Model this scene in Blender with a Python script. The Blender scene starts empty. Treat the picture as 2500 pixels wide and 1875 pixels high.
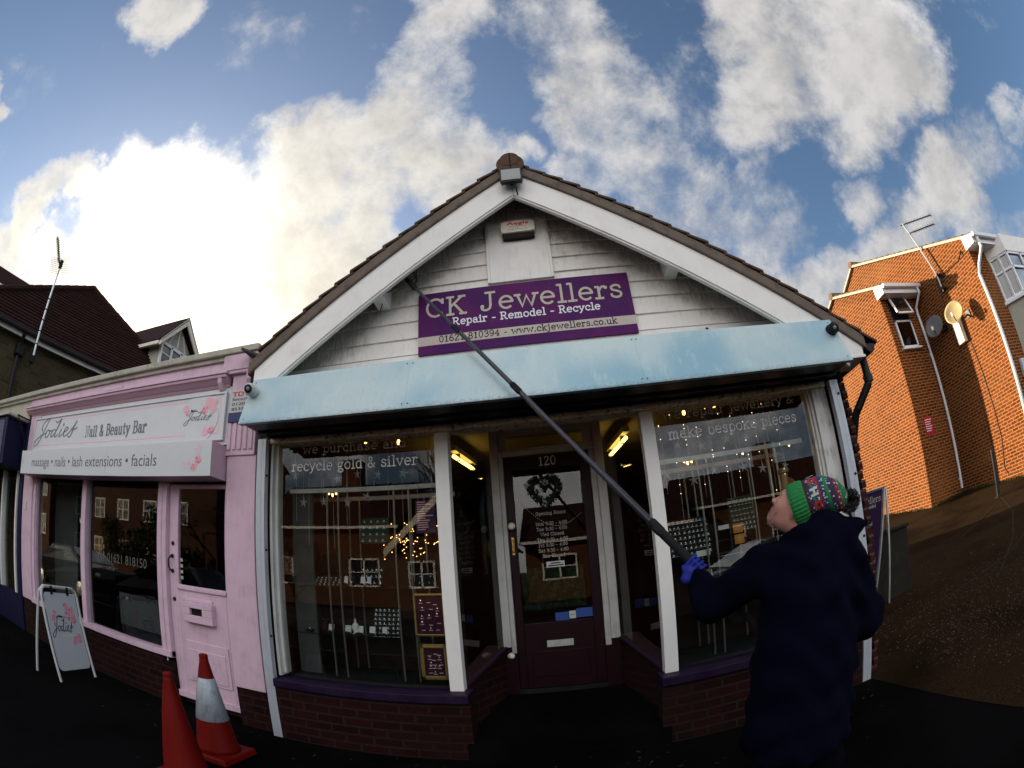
import bpy, bmesh, math, random
import numpy as np
from mathutils import Vector, Matrix
random.seed(7)
R_ = math.radians
scene = bpy.context.scene
COL = scene.collection

# ---------------------------------------------------------------- camera (fisheye action-camera lens)
CAM = Vector((2.33927, -3.51619, 1.43095))
RIGHT = Vector((0.992374, 0.098896, -0.073571)); UP = Vector((0.104003, -0.351477, 0.930402)); FWD = Vector((-0.066155, 0.930958, 0.359082))
LA, LB = 0.99734, 0.0777
cam = bpy.data.cameras.new('camera'); cam_o = bpy.data.objects.new('camera', cam); COL.objects.link(cam_o)
M4 = Matrix([[RIGHT[i], UP[i], -FWD[i]] for i in range(3)]).to_4x4(); M4.translation = CAM
cam_o.matrix_world = M4
cam.type = 'PANO'
cp = cam if hasattr(cam, 'panorama_type') else cam.cycles
cp.panorama_type = 'FISHEYE_LENS_POLYNOMIAL'
cam.sensor_width = 36
cp.fisheye_polynomial_k0 = 0; cp.fisheye_polynomial_k1 = -LA/18; cp.fisheye_polynomial_k2 = 0
cp.fisheye_polynomial_k3 = -LB/18**3; cp.fisheye_polynomial_k4 = 0
cp.fisheye_fov = R_(200)
cam.clip_start = 0.02; cam.clip_end = 3000
scene.camera = cam_o

# ---------------------------------------------------------------- sun + sky
SUN_AZ, SUN_EL = R_(-46), R_(15)          # low winter sun behind the shops, to the left
SUN = Vector((math.sin(SUN_AZ)*math.cos(SUN_EL), math.cos(SUN_AZ)*math.cos(SUN_EL), math.sin(SUN_EL)))
sl = bpy.data.lights.new('sun', 'SUN'); sl.energy = 5.0; sl.angle = R_(0.53); sl.color = (1.0, 0.80, 0.55)
so = bpy.data.objects.new('sun', sl); COL.objects.link(so); so.rotation_euler = SUN.to_track_quat('Z', 'Y').to_euler()
world = bpy.data.worlds.new('World'); scene.world = world; world.use_nodes = True
wt = world.node_tree; wt.nodes.clear()
def WN(t, **k):
    n = wt.nodes.new(t)
    for a, v in k.items(): setattr(n, a, v)
    return n
def wmath(op, a, b=None, clamp=False):
    n = WN('ShaderNodeMath', operation=op); n.use_clamp = clamp
    for i, v in enumerate((a, b)):
        if v is None: continue
        if isinstance(v, (int, float)): n.inputs[i].default_value = v
        else: wt.links.new(v, n.inputs[i])
    return n.outputs[0]
out = WN('ShaderNodeOutputWorld'); bg = WN('ShaderNodeBackground'); wt.links.new(bg.outputs[0], out.inputs[0])
bg.inputs[1].default_value = 0.068
sky = WN('ShaderNodeTexSky', sky_type='NISHITA'); sky.sun_disc = False
sky.sun_elevation = SUN_EL; sky.sun_rotation = SUN_AZ; sky.altitude = 0; sky.air_density = 1.0; sky.dust_density = 0.6; sky.ozone_density = 2.5
tc = WN('ShaderNodeTexCoord')
nrm = WN('ShaderNodeVectorMath', operation='NORMALIZE'); wt.links.new(tc.outputs['Generated'], nrm.inputs[0]); DIR = nrm.outputs[0]
def wnoise(scale, detail, rough, dist=0.0, off=(0, 0, 0)):
    mp = WN('ShaderNodeMapping'); mp.inputs[1].default_value = off; wt.links.new(DIR, mp.inputs[0])
    n = WN('ShaderNodeTexNoise'); n.inputs['Scale'].default_value = scale; n.inputs['Detail'].default_value = detail
    n.inputs['Roughness'].default_value = rough; n.inputs['Distortion'].default_value = dist
    wt.links.new(mp.outputs[0], n.inputs['Vector']); return n
# the clouds: places in the sky where they gather (direction, radius in degrees, weight), broken up by noise
BLOBS = [(-0.569,0.159,0.806,4.4,1),(-0.786,0.011,0.618,2.0,0.8),(-0.75,0.293,0.593,2.9,1),(-0.792,0.263,0.551,2.9,0.9),(-0.689,0.44,0.576,6.6,1.1),(-0.819,0.282,0.5,2.4,0.9),(-0.864,0.272,0.423,4.3,1),(-0.595,0.496,0.633,6.1,0.9),(-0.547,0.589,0.595,8.4,1.1),(-0.7,0.536,0.472,10.3,1.2),(-0.503,0.702,0.503,12.0,1.3),(-0.822,0.432,0.371,7.6,1.1),(-0.339,0.737,0.585,6.9,1.1),(-0.353,0.578,0.736,5.1,0.8),(-0.405,0.598,0.692,6.5,1),(-0.291,0.667,0.685,5.5,1),(-0.17,0.533,0.829,5.1,0.95),(-0.197,0.596,0.778,5.6,1),(-0.126,0.46,0.879,4.2,0.8),(-0.145,0.663,0.735,6.0,1.05),(-0.096,0.697,0.71,5.1,1),(-0.237,0.556,0.797,3.3,0.9),(-0.065,0.417,0.907,5.2,0.9),(0.088,0.458,0.884,6.1,0.85),(0.148,0.527,0.837,5.6,0.8),(0.233,0.576,0.783,5.1,0.8),(0.136,0.619,0.774,6.0,0.85),(0.184,0.66,0.728,6.0,0.85),(0.286,0.693,0.662,7.0,0.85),(0.224,0.698,0.68,5.6,0.9),(0.34,0.728,0.595,6.5,0.85),(0.273,0.774,0.571,5.1,0.9),(0.441,0.68,0.586,5.2,0.7),(0.456,0.728,0.512,5.2,0.75),(0.463,0.391,0.795,6.2,0.95),(0.565,0.379,0.733,9.2,1),(0.661,0.322,0.678,7.3,0.95),(0.721,0.314,0.617,4.9,0.85),(0.528,0.479,0.702,6.2,0.85),(0.474,0.556,0.682,4.7,0.75),(0.601,0.47,0.646,5.8,0.75),(0.607,0.591,0.532,2.9,0.6),(0.647,0.634,0.423,4.3,0.8),(0.69,0.575,0.44,4.3,0.8),(0.737,0.5,0.455,3.9,0.8),(0.763,0.437,0.477,4.4,0.8),(0.807,0.344,0.479,4.4,0.7),(0.58,0.707,0.404,4.3,0.85),(0.534,0.752,0.387,4.2,0.8),(0.795,0.464,0.391,3.9,0.7),(0.845,0.246,0.474,3.0,0.8),(0.853,0.398,0.337,2.9,0.8),(-0.252,0.468,0.847,2.8,0.35),(-0.42,0.522,0.742,2.8,0.4),(0.357,0.411,0.839,2.9,0.5),(-0.526,0.502,0.686,2.4,0.4),(0.099,0.713,0.694,4.6,0.9),
 (0.2,-0.8,0.45,22,.9),(-0.6,-0.7,0.4,20,.9),(.75,-.5,.5,18,.8),(-.1,-.45,.9,18,.8),(.1,-.9,.25,24,.9),(-.8,-.55,.2,16,.8),(-.24,.62,.75,7.5,.8),(-.42,.66,.62,7,.9),(.25,.62,.75,9,.55),(.42,.72,.55,8,.5)]  # the backward ones are unseen clouds, added for fill light from behind the camera
warp = wnoise(4.0, 6, .62); wv = WN('ShaderNodeVectorMath', operation='SCALE'); wv.inputs['Scale'].default_value = 0.26
wsub = WN('ShaderNodeVectorMath', operation='SUBTRACT'); wt.links.new(warp.outputs['Color'], wsub.inputs[0]); wsub.inputs[1].default_value = (.5, .5, .5)
wt.links.new(wsub.outputs[0], wv.inputs[0])
wadd = WN('ShaderNodeVectorMath', operation='ADD'); wt.links.new(DIR, wadd.inputs[0]); wt.links.new(wv.outputs[0], wadd.inputs[1])
wdir = WN('ShaderNodeVectorMath', operation='NORMALIZE'); wt.links.new(wadd.outputs[0], wdir.inputs[0])
cov = None
for (x, y, z, r, w) in BLOBS:
    dp = WN('ShaderNodeVectorMath', operation='DOT_PRODUCT'); dp.inputs[1].default_value = Vector((x, y, z)).normalized(); wt.links.new(wdir.outputs[0], dp.inputs[0])
    mr = WN('ShaderNodeMapRange'); mr.interpolation_type = 'SMOOTHSTEP'
    mr.inputs[1].default_value = math.cos(R_(r*1.45)); mr.inputs[2].default_value = math.cos(R_(r*0.25)); mr.inputs[4].default_value = w
    wt.links.new(dp.outputs['Value'], mr.inputs[0])
    if cov is None: cov = mr.outputs[0]
    else:
        n = WN('ShaderNodeMath', operation='SMOOTH_MAX'); n.inputs[2].default_value = .15
        wt.links.new(cov, n.inputs[0]); wt.links.new(mr.outputs[0], n.inputs[1]); cov = n.outputs[0]
n1 = wnoise(5.0, 14, .64, .1); nb = wnoise(11.0, 7, .6, .3, (5, 2, 7)); ns = wnoise(5.0, 14, .64, .1, tuple(SUN*.05))
billow = wmath('ABSOLUTE', wmath('SUBTRACT', nb.outputs['Fac'], .5)); n2 = wnoise(2.6, 4, .5, 0, (3, 1, 2))
dens = wmath('ADD', wmath('MULTIPLY', cov, 0.66), wmath('ADD', wmath('SUBTRACT', wmath('MULTIPLY', n1.outputs['Fac'], 1.45), wmath('MULTIPLY', billow, .30)), wmath('MULTIPLY', n2.outputs['Fac'], .25)))
mask = WN('ShaderNodeMapRange'); mask.interpolation_type = 'SMOOTHSTEP'; mask.inputs[1].default_value = 1.02; mask.inputs[2].default_value = 1.54
wt.links.new(dens, mask.inputs[0])
sd = WN('ShaderNodeVectorMath', operation='DOT_PRODUCT'); sd.inputs[1].default_value = SUN; wt.links.new(DIR, sd.inputs[0])
glow = wmath('POWER', wmath('MAXIMUM', sd.outputs['Value'], 0.0), 6.0)
glow2 = wmath('POWER', wmath('MAXIMUM', sd.outputs['Value'], 0.0), 28.0)
bst = WN('ShaderNodeVectorMath', operation='DOT_PRODUCT'); bst.inputs[1].default_value = Vector((-.66, .50, .55)).normalized(); wt.links.new(DIR, bst.inputs[0]); burst = wmath('POWER', wmath('MAXIMUM', bst.outputs['Value'], 0.0), 60.0)     # the brightest bank of cloud
thick = WN('ShaderNodeMapRange'); thick.inputs[1].default_value = 1.25; thick.inputs[2].default_value = 1.75; thick.inputs[3].default_value = 1.0; thick.inputs[4].default_value = .86
relief = WN('ShaderNodeMapRange'); relief.inputs[1].default_value = -.1; relief.inputs[2].default_value = .1; relief.inputs[3].default_value = .86; relief.inputs[4].default_value = 1.16
wt.links.new(wmath('SUBTRACT', n1.outputs['Fac'], ns.outputs['Fac']), relief.inputs[0])
wt.links.new(dens, thick.inputs[0])
bd_ = WN('ShaderNodeVectorMath', operation='DOT_PRODUCT'); bd_.inputs[1].default_value = Vector((.2, -.95, .25)).normalized(); wt.links.new(DIR, bd_.inputs[0])
back_fill = WN('ShaderNodeMapRange'); back_fill.interpolation_type = 'SMOOTHSTEP'; back_fill.inputs[1].default_value = .0; back_fill.inputs[2].default_value = .7; back_fill.inputs[4].default_value = 13.0     # unseen clouds behind the camera, brightened as added fill for the shop fronts
wt.links.new(bd_.outputs['Value'], back_fill.inputs[0])
cb = wmath('MULTIPLY', wmath('ADD', wmath('ADD', 4.0, back_fill.outputs[0]), wmath('ADD', wmath('MULTIPLY', glow, 3.4), wmath('ADD', wmath('MULTIPLY', glow2, 8.0), wmath('MULTIPLY', burst, 8.0)))), wmath('MULTIPLY', thick.outputs[0], relief.outputs[0]))
ccol = WN('ShaderNodeMix', data_type='RGBA'); ccol.inputs['A'].default_value = (1.0, .975, .955, 1); ccol.inputs['B'].default_value = (1.0, .91, .70, 1)
wt.links.new(glow, ccol.inputs['Factor'])
cc = WN('ShaderNodeVectorMath', operation='SCALE'); wt.links.new(ccol.outputs['Result'], cc.inputs[0]); wt.links.new(cb, cc.inputs['Scale'])
# thin bright haze round the sun, lying in the sky itself
hz = WN('ShaderNodeMix', data_type='RGBA', blend_type='ADD'); hz.inputs['Factor'].default_value = 1
hs = WN('ShaderNodeVectorMath', operation='SCALE'); hs.inputs[0].default_value = (1, .93, .86)
wt.links.new(wmath('ADD', wmath('MULTIPLY', wmath('POWER', wmath('MAXIMUM', sd.outputs['Value'], 0.0), 14.0), 3.2), wmath('MULTIPLY', wmath('POWER', wmath('MAXIMUM', sd.outputs['Value'], 0.0), 3.0), .9)), hs.inputs['Scale'])
wt.links.new(sky.outputs[0], hz.inputs['A']); wt.links.new(hs.outputs[0], hz.inputs['B'])
mx = WN('ShaderNodeMix', data_type='RGBA'); wt.links.new(mask.outputs[0], mx.inputs['Factor']); wt.links.new(hz.outputs['Result'], mx.inputs['A']); wt.links.new(cc.outputs[0], mx.inputs['B'])
wt.links.new(mx.outputs['Result'], bg.inputs[0])
scene.view_settings.view_transform = 'Standard'; scene.view_settings.look = 'None'
scene.view_settings.gamma = 1; scene.view_settings.exposure = 1.28
scene.cycles.max_bounces = 8; scene.cycles.transparent_max_bounces = 24; scene.cycles.caustics_reflective = False; scene.cycles.caustics_refractive = False

# ---------------------------------------------------------------- helpers
def ray(px, py):
    qx, qy = (px-1250)/1250, (py-937.5)/1250; r = math.hypot(qx, qy) or 1e-9; th = LA*r + LB*r**3
    return RIGHT*(qx/r*math.sin(th)) - UP*(qy/r*math.sin(th)) + FWD*math.cos(th)
def at(px, py, y):                       # the point of the world at depth y that the photograph shows at a pixel
    v = ray(px, py); return CAM + v*((y-CAM.y)/v.y)

MATS = {}
class NT:
    def __init__(s, m): s.t = m.node_tree; s.n = s.t.nodes; s.l = s.t.links; s.b = s.n['Principled BSDF']
    def new(s, t, **k):
        n = s.n.new(t)
        for a, v in k.items(): setattr(n, a, v)
        return n
    def noise(s, scale, detail=4, rough=.55, vec=None, coord='pos'):
        n = s.new('ShaderNodeTexNoise'); n.inputs['Scale'].default_value = scale; n.inputs['Detail'].default_value = detail; n.inputs['Roughness'].default_value = rough
        if vec is None:
            vec = s.pos() if coord == 'pos' else s.obj()
        s.l.new(vec, n.inputs['Vector']); return n.outputs['Fac']
    def pos(s): return s.new('ShaderNodeNewGeometry').outputs['Position']
    def obj(s): return s.new('ShaderNodeTexCoord').outputs['Object']
    def scaled(s, v, sc):
        m = s.new('ShaderNodeMapping'); m.inputs[3].default_value = sc; s.l.new(v, m.inputs[0]); return m.outputs[0]
    def ramp(s, f, a, b, lo=0., hi=1.):
        r = s.new('ShaderNodeMapRange'); r.interpolation_type = 'SMOOTHSTEP'
        r.inputs[1].default_value = a; r.inputs[2].default_value = b; r.inputs[3].default_value = lo; r.inputs[4].default_value = hi; s.l.new(f, r.inputs[0]); return r.outputs[0]
    def mix(s, f, a, b, mode='MIX'):
        m = s.new('ShaderNodeMix', data_type='RGBA', blend_type=mode)
        for k, v in (('Factor', f), ('A', a), ('B', b)):
            if isinstance(v, (int, float)): m.inputs[k].default_value = v
            elif isinstance(v, tuple): m.inputs[k].default_value = (*v[:3], 1)
            else: s.l.new(v, m.inputs[k])
        return m.outputs['Result']
    def math(s, op, a, b=None):
        n = s.new('ShaderNodeMath', operation=op)
        for i, v in enumerate((a, b)):
            if v is None: continue
            if isinstance(v, (int, float)): n.inputs[i].default_value = v
            else: s.l.new(v, n.inputs[i])
        return n.outputs[0]
    def bump(s, h, strength=.3, dist=.01):
        b = s.new('ShaderNodeBump'); b.inputs['Strength'].default_value = strength; b.inputs['Distance'].default_value = dist
        s.l.new(h, b.inputs['Height']); s.l.new(b.outputs[0], s.b.inputs['Normal'])
    def col(s, c): s.l.new(c, s.b.inputs['Base Color'])
def newmat(name, col=(.5, .5, .5), rough=.6, metal=0.0, spec=None):
    m = bpy.data.materials.new(name); m.use_nodes = True; t = NT(m)
    t.b.inputs['Base Color'].default_value = (*col, 1); t.b.inputs['Roughness'].default_value = rough; t.b.inputs['Metallic'].default_value = metal
    if spec is not None: t.b.inputs['Specular IOR Level'].default_value = spec
    MATS[name] = m; return m, t
def paint(name, col, rough=.5, metal=0.0, dirt=.25, dirtcol=None, scale=6, bump=.12, streak=True, coord='pos', spec=None):
    m, t = newmat(name, col, rough, metal, spec if spec is not None else (.18 if max(col) < .12 and rough > .35 else .35))
    v = t.pos() if coord == 'pos' else t.obj()
    n = t.noise(scale, 5, .6, v)
    st = t.noise(3, 5, .65, t.scaled(v, (14, 14, 1.2))) if streak else t.noise(scale*4, 4, .6, v)
    dc = dirtcol or tuple(c*.55 for c in col)
    f = t.math('MULTIPLY', t.ramp(t.math('ADD', n, t.math('MULTIPLY', st, .6)), .72, 1.12), dirt)
    t.col(t.mix(f, col, dc))
    rr = t.ramp(n, .3, .7, rough*.85, min(1, rough*1.15)); t.l.new(rr, t.b.inputs['Roughness'])
    if bump: t.bump(t.noise(scale*25, 3, .6, v), bump, .002)
    return m
def emit(name, col, strength):
    m, t = newmat(name, col, .4); t.b.inputs['Emission Color'].default_value = (*col, 1); t.b.inputs['Emission Strength'].default_value = strength; return m
def wallvec(t):
    g = t.new('ShaderNodeNewGeometry'); sp = t.new('ShaderNodeSeparateXYZ'); t.l.new(g.outputs['Position'], sp.inputs[0])
    sn = t.new('ShaderNodeSeparateXYZ'); t.l.new(g.outputs['True Normal'], sn.inputs[0])
    f = t.math('GREATER_THAN', t.math('ABSOLUTE', sn.outputs[0]), t.math('ABSOLUTE', sn.outputs[1]))
    u = t.math('ADD', t.math('MULTIPLY', sp.outputs[1], f), t.math('MULTIPLY', sp.outputs[0], t.math('SUBTRACT', 1.0, f)))
    c = t.new('ShaderNodeCombineXYZ'); t.l.new(u, c.inputs[0]); t.l.new(sp.outputs[2], c.inputs[1]); return c.outputs[0], sp
def brick(name, c1, c2, mortar, w=.225, h=.075, msize=.011, rough=.85, dirt=.3):
    m, t = newmat(name, c1, rough, 0, .12)
    v, sp = wallvec(t)
    b = t.new('ShaderNodeTexBrick'); b.offset = .5; t.l.new(v, b.inputs['Vector'])
    b.inputs['Color1'].default_value = (*c1, 1); b.inputs['Color2'].default_value = (*c2, 1); b.inputs['Mortar'].default_value = (*mortar, 1)
    b.inputs['Scale'].default_value = 1; b.inputs['Mortar Size'].default_value = msize; b.inputs['Mortar Smooth'].default_value = .2
    b.inputs['Bias'].default_value = -.15; b.inputs['Brick Width'].default_value = w; b.inputs['Row Height'].default_value = h
    n = t.noise(1.1, 5, .6); n2 = t.noise(38, 4, .65)
    c = t.mix(t.ramp(n2, .3, .75, 0, .55), b.outputs['Color'], tuple(x*.5 for x in c1))
    c = t.mix(t.ramp(n, .45, .8, 0, dirt), c, tuple(x*.45 for x in c2))
    pb = t.new('ShaderNodeTexWhiteNoise', noise_dimensions='2D'); fl = t.new('ShaderNodeVectorMath', operation='FLOOR'); dv = t.new('ShaderNodeVectorMath', operation='DIVIDE'); dv.inputs[1].default_value = (w, h, 1); t.l.new(v, dv.inputs[0]); t.l.new(dv.outputs[0], fl.inputs[0]); t.l.new(fl.outputs[0], pb.inputs['Vector'])
    kb = t.math('MULTIPLY', t.ramp(pb.outputs['Value'], .45, .95, 0, .9), t.math('SUBTRACT', 1.0, b.outputs['Fac'])); c = t.mix(kb, c, tuple(x*.42 for x in c1))
    c = t.mix(t.ramp(t.noise(.55, 6, .65), .50, .72, 0, .35), c, tuple(x*.8 for x in mortar))
    t.col(c)
    h_ = t.math('ADD', t.math('MULTIPLY', b.outputs['Fac'], -1.0), t.math('MULTIPLY', n2, .35)); t.bump(h_, .55, .006)
    return m
def glass(name, tint=(.93, .95, .95), gain=1.7, rough=0.0):
    m = bpy.data.materials.new(name); m.use_nodes = True; nt = m.node_tree; nt.nodes.clear()
    o = nt.nodes.new('ShaderNodeOutputMaterial'); mixn = nt.nodes.new('ShaderNodeMixShader')
    tr = nt.nodes.new('ShaderNodeBsdfTransparent'); tr.inputs[0].default_value = (*tint, 1)
    gl = nt.nodes.new('ShaderNodeBsdfGlossy'); gl.inputs['Roughness'].default_value = rough; gl.inputs[0].default_value = (1, 1, 1, 1)
    fr = nt.nodes.new('ShaderNodeFresnel'); fr.inputs[0].default_value = 1.5
    mu = nt.nodes.new('ShaderNodeMath'); mu.operation = 'MULTIPLY'; mu.use_clamp = True; mu.inputs[1].default_value = gain
    ge = nt.nodes.new('ShaderNodeNewGeometry'); m2 = nt.nodes.new('ShaderNodeMath'); m2.operation = 'MULTIPLY'; m3 = nt.nodes.new('ShaderNodeMath'); m3.operation = 'SUBTRACT'; m3.inputs[0].default_value = 1
    nt.links.new(ge.outputs['Backfacing'], m3.inputs[1]); nt.links.new(m3.outputs[0], m2.inputs[1])
    nt.links.new(fr.outputs[0], mu.inputs[0]); nt.links.new(mu.outputs[0], m2.inputs[0]); nt.links.new(m2.outputs[0], mixn.inputs[0]); nt.links.new(tr.outputs[0], mixn.inputs[1]); nt.links.new(gl.outputs[0], mixn.inputs[2])
    nt.links.new(mixn.outputs[0], o.inputs[0]); MATS[name] = m; return m

class MB:
    def __init__(s): s.v = []; s.f = []
    def poly(s, pts):
        i = len(s.v); s.v += [tuple(p) for p in pts]; s.f.append(tuple(range(i, i+len(pts)))); return s
    def box(s, x0, x1, y0, y1, z0, z1):
        i = len(s.v); s.v += [(x0, y0, z0), (x1, y0, z0), (x1, y1, z0), (x0, y1, z0), (x0, y0, z1), (x1, y0, z1), (x1, y1, z1), (x0, y1, z1)]
        s.f += [(i, i+3, i+2, i+1), (i+4, i+5, i+6, i+7), (i, i+1, i+5, i+4), (i+1, i+2, i+6, i+5), (i+2, i+3, i+7, i+6), (i+3, i, i+4, i+7)]; return s
    def hexa(s, a, b):                   # two quads (same order), bottom a and top b
        i = len(s.v); s.v += [tuple(p) for p in a] + [tuple(p) for p in b]; n = len(a)
        s.f += [tuple(range(i+n-1, i-1, -1)), tuple(range(i+n, i+2*n))] + [(i+k, i+(k+1) % n, i+n+(k+1) % n, i+n+k) for k in range(n)]; return s
    def prism(s, prof, axis, a, b):      # polygon prof in the two other axes, extruded along axis from a to b
        def P(p, c): return {'x': (c, p[0], p[1]), 'y': (p[0], c, p[1]), 'z': (p[0], p[1], c)}[axis]
        return s.hexa([P(p, a) for p in prof], [P(p, b) for p in prof])
    def obox(s, o, ux, uy, uz):          # oriented box from corner o
        o, ux, uy, uz = map(Vector, (o, ux, uy, uz)); return s.hexa([o, o+ux, o+ux+uy, o+uy], [o+uz, o+ux+uz, o+ux+uy+uz, o+uy+uz])
    def tube(s, pts, r, n=10, cap=True):
        pts = [Vector(p) for p in pts]; rs = r if isinstance(r, (list, tuple)) else [r]*len(pts); i0 = len(s.v); up = None
        for k, p in enumerate(pts):
            d = (pts[min(k+1, len(pts)-1)] - pts[max(k-1, 0)]).normalized()
            if up is None: up = Vector((0, 0, 1)) if abs(d.z) < .9 else Vector((1, 0, 0))
            x = d.cross(up).normalized(); y = x.cross(d).normalized(); up = y
            for j in range(n):
                a = 2*math.pi*j/n; s.v.append(tuple(p + x*math.cos(a)*rs[k] + y*math.sin(a)*rs[k]))
        for k in range(len(pts)-1):
            for j in range(n): a = i0+k*n; s.f.append((a+j, a+(j+1) % n, a+n+(j+1) % n, a+n+j))
        if cap: s.f.append(tuple(range(i0+n-1, i0-1, -1))); e = i0+(len(pts)-1)*n; s.f.append(tuple(range(e, e+n)))
        return s
    def lathe(s, prof, o, axis=(0, 0, 1), n=20):   # prof: (r, h) pairs
        o = Vector(o); ax = Vector(axis).normalized(); q = Vector((0, 0, 1)).rotation_difference(ax); i0 = len(s.v)
        for (r, h) in prof:
            for j in range(n): a = 2*math.pi*j/n; s.v.append(tuple(o + q @ Vector((r*math.cos(a), r*math.sin(a), h))))
        for k in range(len(prof)-1):
            for j in range(n): a = i0+k*n; s.f.append((a+j, a+(j+1) % n, a+n+(j+1) % n, a+n+j))
        s.f.append(tuple(range(i0+n-1, i0-1, -1))); e = i0+(len(prof)-1)*n; s.f.append(tuple(range(e, e+n))); return s
    def ball(s, o, r, n=10, sc=(1, 1, 1)):
        i0 = len(s.v); m = max(4, n//2)
        for k in range(m+1):
            t = math.pi*k/m
            for j in range(n): a = 2*math.pi*j/n; s.v.append((o[0]+r*sc[0]*math.sin(t)*math.cos(a), o[1]+r*sc[1]*math.sin(t)*math.sin(a), o[2]+r*sc[2]*math.cos(t)))
        for k in range(m):
            for j in range(n): a = i0+k*n; s.f.append((a+j, a+n+j, a+n+(j+1) % n, a+(j+1) % n))
        return s
    def grid(s, x0, x1, y0, y1, nx, ny, fz):
        i0 = len(s.v)
        for j in range(ny+1):
            for i in range(nx+1):
                x = x0+(x1-x0)*i/nx; y = y0+(y1-y0)*j/ny; s.v.append((x, y, fz(x, y)))
        for j in range(ny):
            for i in range(nx): a = i0+j*(nx+1)+i; s.f.append((a, a+1, a+nx+2, a+nx+1))
        return s
def build(name, mb, mat, parent=None, bevel=0, smooth=False, solid=0):
    me = bpy.data.meshes.new(name); me.from_pydata(mb.v, [], mb.f); me.validate()
    bm = bmesh.new(); bm.from_mesh(me); bmesh.ops.remove_doubles(bm, verts=bm.verts, dist=1e-6) if smooth else None
    bmesh.ops.recalc_face_normals(bm, faces=bm.faces); bm.to_mesh(me); bm.free()
    o = bpy.data.objects.new(name, me); COL.objects.link(o)
    for m in (mat if isinstance(mat, (list, tuple)) else [mat]): me.materials.append(m)
    if parent is not None: o.parent = parent; o.matrix_parent_inverse = Matrix.Translation(-parent.location) if parent.location.length else Matrix()
    if smooth:
        for p in me.polygons: p.use_smooth = True
    if solid:
        sm = o.modifiers.new('s', 'SOLIDIFY'); sm.thickness = solid
    if bevel:
        b = o.modifiers.new('b', 'BEVEL'); b.width = bevel; b.segments = 2; b.limit_method = 'ANGLE'; b.angle_limit = R_(40); b.harden_normals = False
    return o
def each(name, mbs, mat, parent=None, **k):     # one object for every piece
    return [build(name, q, mat, parent, **k) for q in mbs]
def tag(o, label, cat, group=None):
    o['label'] = label; o['category'] = cat
    if group: o['group'] = group
    return o
def thing(name, label, cat, loc=(0, 0, 0), group=None):
    o = bpy.data.objects.new(name, None); COL.objects.link(o); o.location = loc; o.empty_display_size = .1
    return tag(o, label, cat, group)
def structure(o): o['kind'] = 'structure'; return o
def dup(root, loc, label=None, group=None, rotz=None):
    def cp_(o, par):
        c = o.copy(); COL.objects.link(c)
        if par is not None: c.parent = par
        for ch in list(o.children): cp_(ch, c)
        return c
    r = cp_(root, None); r.location = loc
    if rotz is not None: r.rotation_euler = (0, 0, rotz)
    if label: r['label'] = label
    if group: r['group'] = group
    return r
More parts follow.
